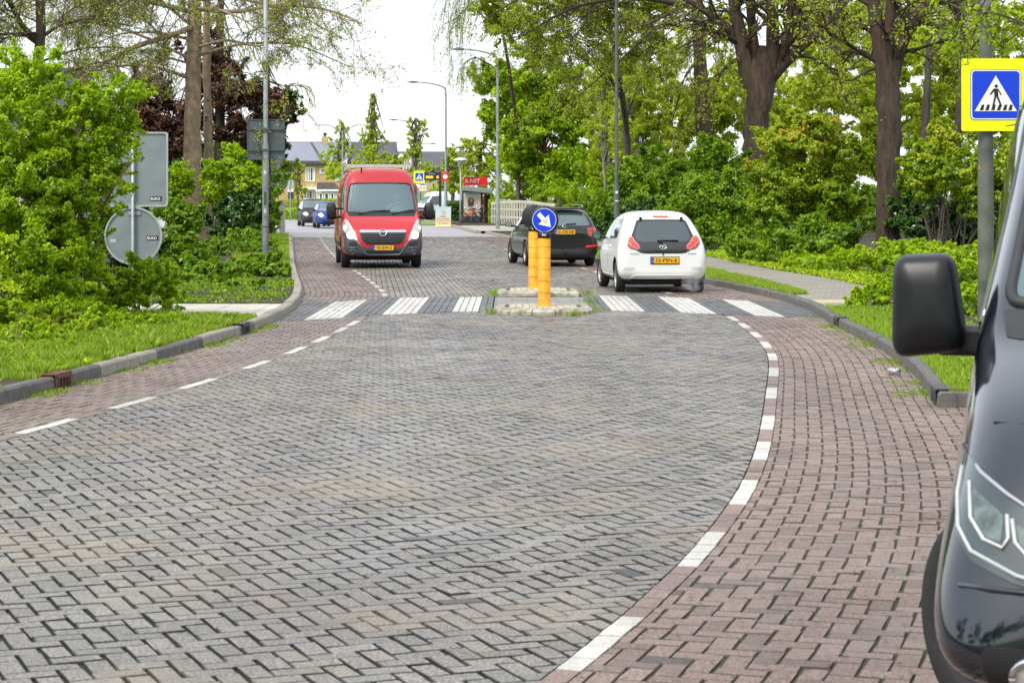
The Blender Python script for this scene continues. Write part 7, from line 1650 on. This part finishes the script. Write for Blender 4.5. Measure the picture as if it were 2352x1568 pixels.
tree('lime_tree', 'young lime with fresh leaves hanging in front of the yellow crossing sign', (2460, 24.5),
     [((2460, 800, 24.5), .09), ((2450, 400, 24.5), .08), ((2440, 100, 24.3), .06), ((2430, -150, 24), .04)],
     [([((2440, 150, 24.3), .02), ((2370, 60, 24.2), .014), ((2290, 30, 24.2), .009), ((2200, 20, 24.2), .005)], .45, 7), ([((2440, 60, 24.3), .02), ((2360, -20, 24.2), .014), ((2280, -20, 24.2), .009), ((2160, 60, 24.2), .004)], .5, 12), ([((2440, 320, 24.3), .015), ((2370, 280, 24.2), .01), ((2310, 290, 24.2), .005)], .4, 5)],
     101, BK_TWIG, BR, .065, 6, .03, lev=1, kids=4, droop=.25, spread=.9, sides=8, asp=.75)
# ---- woodland behind the right side
def wood(name, label, blobs, n, size, mt, seed, dens=36, crk=.24, cat='trees', trunks=()):
    rng = np.random.default_rng(seed); cs, rs, cen = clumps(blobs, dens, rng, .2, crk); LV, Lv = leaves_from_clumps(cs, rs, cen, n, size, rng)
    k = LV.reshape(-1, 4, 3); k = k[..., 2].min(1) > .0; LV = LV.reshape(-1, 4, 3)[k].reshape(-1, 3); Lv = Lv[k]
    o = fast_mesh(name, LV, np.arange(len(LV)).reshape(-1, 4), Lv, False, mt); return tag(o, label, cat, kind='stuff')
bg = []
rg = random.Random(4)
for px in range(1620, 2420, 75): bg.append(PB(px+rg.uniform(-20, 20), rg.uniform(250, 330), 75, 90, rg.uniform(105, 125)))
for px in range(1880, 2420, 70): bg.append(PB(px+rg.uniform(-20, 20), rg.uniform(80, 180), 70, 80, rg.uniform(100, 120), None, .75))
for px in range(1880, 2420, 70): bg.append(PB(px+rg.uniform(-20, 20), rg.uniform(-20, 60), 70, 60, rg.uniform(95, 110), None, .7))
for px in (1560, 1640, 1690, 1810, 1850): bg.append(PB(px, rg.uniform(60, 200), 50, 60, 110, None, .35))
for px in range(1640, 2420, 60): bg.append(PB(px, rg.uniform(180, 260), 60, 70, rg.uniform(100, 118), None, .7))
for px in range(1640, 2420, 50): bg.append(PB(px, rg.uniform(20, 280), 50, 60, rg.uniform(116, 130), None, .6))
wood('woodland_foliage', 'mixed light green tree crowns filling the background at the right', bg, 230000, .18, YEL, 110)
bg2 = [PB(px+rg.uniform(-20, 20), rg.uniform(350, 430), 75, 80, rg.uniform(112, 130)+(24 if px < 1330 else 0)) for px in range(1200, 2440, 65)]
wood('woodland_foliage', 'darker green undergrowth closing the background at the right', bg2, 80000, .19, BR, 111)
bg3 = [PB(px+rg.uniform(-20, 20), rg.uniform(360, 440), 75, 80, rg.uniform(100, 115)) for px in range(-60, 640, 60)]
wood('woodland_foliage', 'green shrubs closing the background at the left', bg3, 40000, .20, MID, 112)
bg4 = [PB(px+rg.uniform(-20, 20), 490+rg.uniform(-10, 10), 70, 60, rg.uniform(84, 100)) for px in range(1380, 2440, 70)]
wood('woodland_foliage', 'shaded lower undergrowth under the right hand trees', bg4, 36000, .16, MID, 113)
for i, (px, d, r_) in enumerate(((2115, 92, .2), (2190, 96, .22))):
    tree('park_tree', ('dim far trunk right of the lone dark trunk', 'dim far trunk left of the crossing sign pole')[i], (px, d), [((px, 520, d), r_), ((px+10, 300, d), r_*.9), ((px+rg.uniform(-20, 30), 100, d), r_*.7), ((px+rg.uniform(-30, 40), -80, d), r_*.5)],
         [([((px+5, 150, d), r_*.4), ((px+60, 90, d), r_*.25), ((px+100, 70, d), r_*.1)], 2.0, 5), ([((px+5, 60, d), r_*.4), ((px-60, 10, d), r_*.25), ((px-100, 30, d), r_*.1)], 2.0, 5)], 120+i, BK_DARK, OLIVE, .12, 4, .06, lev=2, kids=4, group='far trunks in the right hand woodland')
# ---- far trees in the middle
def far(name, label, px, d, blobs, n, size, mt, seed, ytop, r_=.15, fork=False):
    return tree(name, label, (px, d), [((px, 470, d), r_), ((px, 400, d), r_*.9), ((px, (400+ytop)/2, d), r_*.6), ((px, ytop+8, d), r_*.25)], [], seed, BK_TWIG, mt, size, 0, .1, blobs=blobs, nb=n, bsize=size, dens=40, crk=.2)
far('poplar_tree', 'tall pointed poplar above the red van', 857, 190, [PB(857, 235, 10, 24, 190), PB(856, 275, 17, 30, 190), PB(857, 320, 24, 36, 190), PB(855, 370, 30, 34, 190), PB(884, 340, 12, 40, 190, None, .5), PB(832, 320, 11, 30, 190, None, .4)], 7500, .17, YEL, 130, 208)
far('young_tree', 'open twiggy young tree left of the poplar', 786, 185, [PB(785, 300, 24, 24, 185, None, .5), PB(770, 340, 28, 24, 185, None, .6), PB(800, 345, 26, 24, 185, None, .6), PB(775, 385, 36, 24, 185)], 4500, .17, YEL, 131, 275)
far('young_tree', 'slender twin crowned tree behind the farthest curved lamp', 955, 200, [PB(945, 300, 15, 32, 200, None, .5), PB(970, 300, 15, 32, 200, None, .5), PB(955, 350, 22, 26, 200, None, .6)], 3600, .17, YEL, 132, 264)
far('young_tree', 'small fresh tree in front of the yellow brick house', 684, 160, [PB(684, 390, 16, 26, 160, None, .6), PB(676, 420, 14, 20, 160, None, .5), PB(690, 440, 16, 18, 160, None, .5)], 2600, .2, YEL, 133, 370, .08)
far('young_tree', 'round yellow green tree between the poplar and the bus sign', 905, 195, [PB(905, 375, 22, 20, 195), PB(920, 395, 20, 20, 195)], 2600, .26, YEL, 134, 350)
far('young_tree', 'light green narrow tree left of the mushroom lamp', 1040, 165, [PB(1038, 370, 18, 40, 165), PB(1048, 420, 22, 40, 165), PB(1025, 400, 16, 36, 165, None, .5)], 5200, .22, YEL, 135, 335)
far('willow_tree', 'yellow olive willow behind the bus shelter', 1105, 150, [PB(1095, 350, 34, 40, 150), PB(1075, 400, 26, 40, 150), PB(1125, 400, 32, 45, 150), PB(1150, 350, 26, 45, 150), PB(1070, 340, 18, 26, 150, None, .5), PB(1110, 450, 40, 25, 150)], 12000, .17, YEL, 136, 320)
wood('distant_shrubs', 'olive shrubs and small trees in front of the houses', [PB(820, 390, 34, 26, 180), PB(775, 400, 34, 24, 178, None, .8), PB(870, 395, 34, 28, 182), PB(930, 400, 30, 24, 184), PB(985, 400, 26, 30, 186), PB(850, 420, 60, 24, 176), PB(1010, 440, 30, 30, 176), PB(745, 360, 22, 14, 179, None, .4), PB(840, 350, 26, 16, 184, None, .6), PB(935, 360, 20, 16, 190, None, .4)], 12000, .22, YEL, 137)
def hedge(name, label, x0, x1, y, z1, dep, mt, seed, n, size=.16):
    rng = np.random.default_rng(seed); C = np.stack([rng.uniform(x0, x1, n), y+rng.uniform(-dep, dep, n), rng.uniform(.0, 1, n)**.7*z1*(1+.08*np.sin(rng.uniform(0, 40, n)))], 1)
    N = unit(rng.normal(0, .6, (n, 3))+np.array([0, -.6, .5])); LV = leaf_geo(C, N, size, .7, rng); o = fast_mesh(name, LV, np.arange(4*n).reshape(n, 4), rng.random(n), False, mt); return tag(o, label, 'hedge')
hedge('clipped_hedge', 'long brownish green clipped hedge in front of the yellow brick house', -19.5, -9, 178, 1.5, 1.2, OLIVE, 140, 9000)
hedge('clipped_hedge', 'bright green low hedge behind the oncoming cars', -20, -9, 166, .85, 1.5, BR, 141, 9000)
hedge('clipped_hedge', 'dark hedge between the poster board and the bus shelter', -4.6, -2.9, 146, 1.4, .8, DRK, 142, 3000)
hedge('clipped_hedge', 'low reddish brown hedge under the parked white van', -9.5, -5, 160, .7, .8, COP, 143, 2500)
strip('far_verge', -30, -8.5, 160, 190, .02, mat_grassbase, 5); strip('far_verge', -7.6, -1, 128, 150, .03, mat_grassbase, 5); strip('far_verge', -9, -1, 152, 200, .03, mat_grassbase, 5)
hedge('leafy_shrub', 'small green bush between the bicycles and the bridge railing', -1.45, -.95, 129.5, 1.5, .4, BR, 144, 1500, .12)
tt = bpy.data.objects[-1] if False else None

# low weeds and rosettes scattered over the bare soil and through the grass
def rosettes(name, label, pts, size, mt, seed, n=9):
    rng = np.random.default_rng(seed); C = np.repeat(pts, n, 0)+rng.normal(0, size*1.1, (len(pts)*n, 2)); C = np.concatenate([C, rng.uniform(.10, .10+size*1.6, (len(C), 1))], 1)
    N = unit(rng.normal(0, .5, C.shape)+np.array([0, 0, 1.])); LV = leaf_geo(C, N, size, .7, rng); o = fast_mesh(name, LV, np.arange(len(LV)).reshape(-1, 4), rng.random(len(C)), False, mt); return tag(o, label, 'weeds', kind='stuff')
q = band(1500, 31.5, 41, lambda y: LK.X(y)-.2, lambda y: LK.X(y)-5.0, 150); rosettes('weeds', 'clover and low weeds on the bare soil by the left pavement', q[pn_(q) > -.2], .045, MID, 151, 12)
q = band(900, 26.5, 28.1, lambda y: LK.X(y)-.2, lambda y: LK.X(y)-2.6, 152); rosettes('weeds', 'small weeds in front of the left pavement slabs', q, .035, MID, 153, 8)
q = band(1200, 14, 27, lambda y: LK.X(y)-.15, lambda y: LK.X(y)-2.4, 154); rosettes('weeds', 'broad leaved weeds in the left grass strip', q[pn_(q) > .3], .045, BR, 155, 9)
q = band(1500, 36, 60, lambda y: PW.X(y)+1.5, lambda y: PW.X(y)+3.4, 156, 1.4); rosettes('weeds', 'low weeds along the back edge of the right pavement', q, .06, BR, 157, 9)
q = band(500, EDGE_S+.3, 30, lambda y: RK.X(y)+.3, lambda y: RK.X(y)+2.5, 158); rosettes('weeds', 'broad leaved weeds in the right grass strip', q, .04, MID, 159, 8)
o = flakes('leaf_litter', z3(band(2500, 31.5, 40, lambda y: LK.X(y)-.2, lambda y: LK.X(y)-5, 160), .10), .02, mat_lit, 161, 'dry leaf litter on the bare soil', 'leaf litter')
# tyre spray and exhaust behind the white hatchback
m = MB(); vs = []; nn, mm = 14, 8
for j in range(mm+1):
    a = math.pi*j/mm
    for k in range(nn): b = 2*math.pi*k/nn; vs.append((.22*math.sin(a)*math.cos(b), .30*math.sin(a)*math.sin(b), .20+.19*math.cos(a)))
m.add(vs, [(j*nn+k, j*nn+(k+1) % nn, (j+1)*nn+(k+1) % nn, (j+1)*nn+k) for j in range(mm) for k in range(nn)])
vm = bpy.data.materials.new('exhaust_mist'); vm.use_nodes = True; N = vm.node_tree.nodes; L = vm.node_tree.links; N.remove(N['Principled BSDF'])
pv = N.new('ShaderNodeVolumePrincipled'); pv.inputs['Color'].default_value = (.95, .96, .98, 1); nz_ = N.new('ShaderNodeTexNoise'); nz_.inputs['Scale'].default_value = 9
mr = N.new('ShaderNodeMapRange'); mr.inputs[1].default_value = .42; mr.inputs[2].default_value = .75; mr.inputs[4].default_value = 2.2
tc_ = N.new('ShaderNodeTexCoord'); L.new(tc_.outputs['Object'], nz_.inputs['Vector']); L.new(nz_.outputs['Fac'], mr.inputs[0]); L.new(mr.outputs[0], pv.inputs['Density']); L.new(pv.outputs[0], N['Material Output'].inputs['Volume'])
o = m.build('exhaust_mist', vm, None, True); o.location = (3.2, 36.95, .02); tag(o, 'pale puff of exhaust mist behind the rear wheel of the white hatchback', 'exhaust mist', kind='stuff')

wood('woodland_foliage', 'tree crowns behind the viewpoint, seen only mirrored in the car bodies', [(x, -38+abs(x)*.25, rg.uniform(4, 8), 6, 4, rg.uniform(4, 6)) for x in range(-42, 50, 9)]+[(-26, y, 5, 4, 5, 5) for y in (-20, -8, 4)]+[(24, y, 5, 4, 5, 5) for y in (-20, -8, 3)], 45000, .55, MID, 170)

mj = band(5000, 6.8, 13, lambda y: RL.X(y)+1.5, lambda y: RL.X(y)+2.6, 171); tn_ = RL.arc(mj[:, 1]); jj = np.round((mj[:, 0]-RL.X(mj[:, 1]))/.1)*.1; mj[:, 0] = RL.X(mj[:, 1])+jj*np.sqrt(1+RL.D(mj[:, 1])**2)+np.random.default_rng(3).normal(0, .003, len(mj)); mj = mj[(np.sin(mj[:, 1]*3)+np.sin(mj[:, 1]*7.3+mj[:, 0]*9)) > .5]
tag(blades('moss', mj, .012, .008, mat_grass, 172, 1.5, (0, .4), z0=-.006), 'moss tufts in the joints of the red brick lane', 'moss')
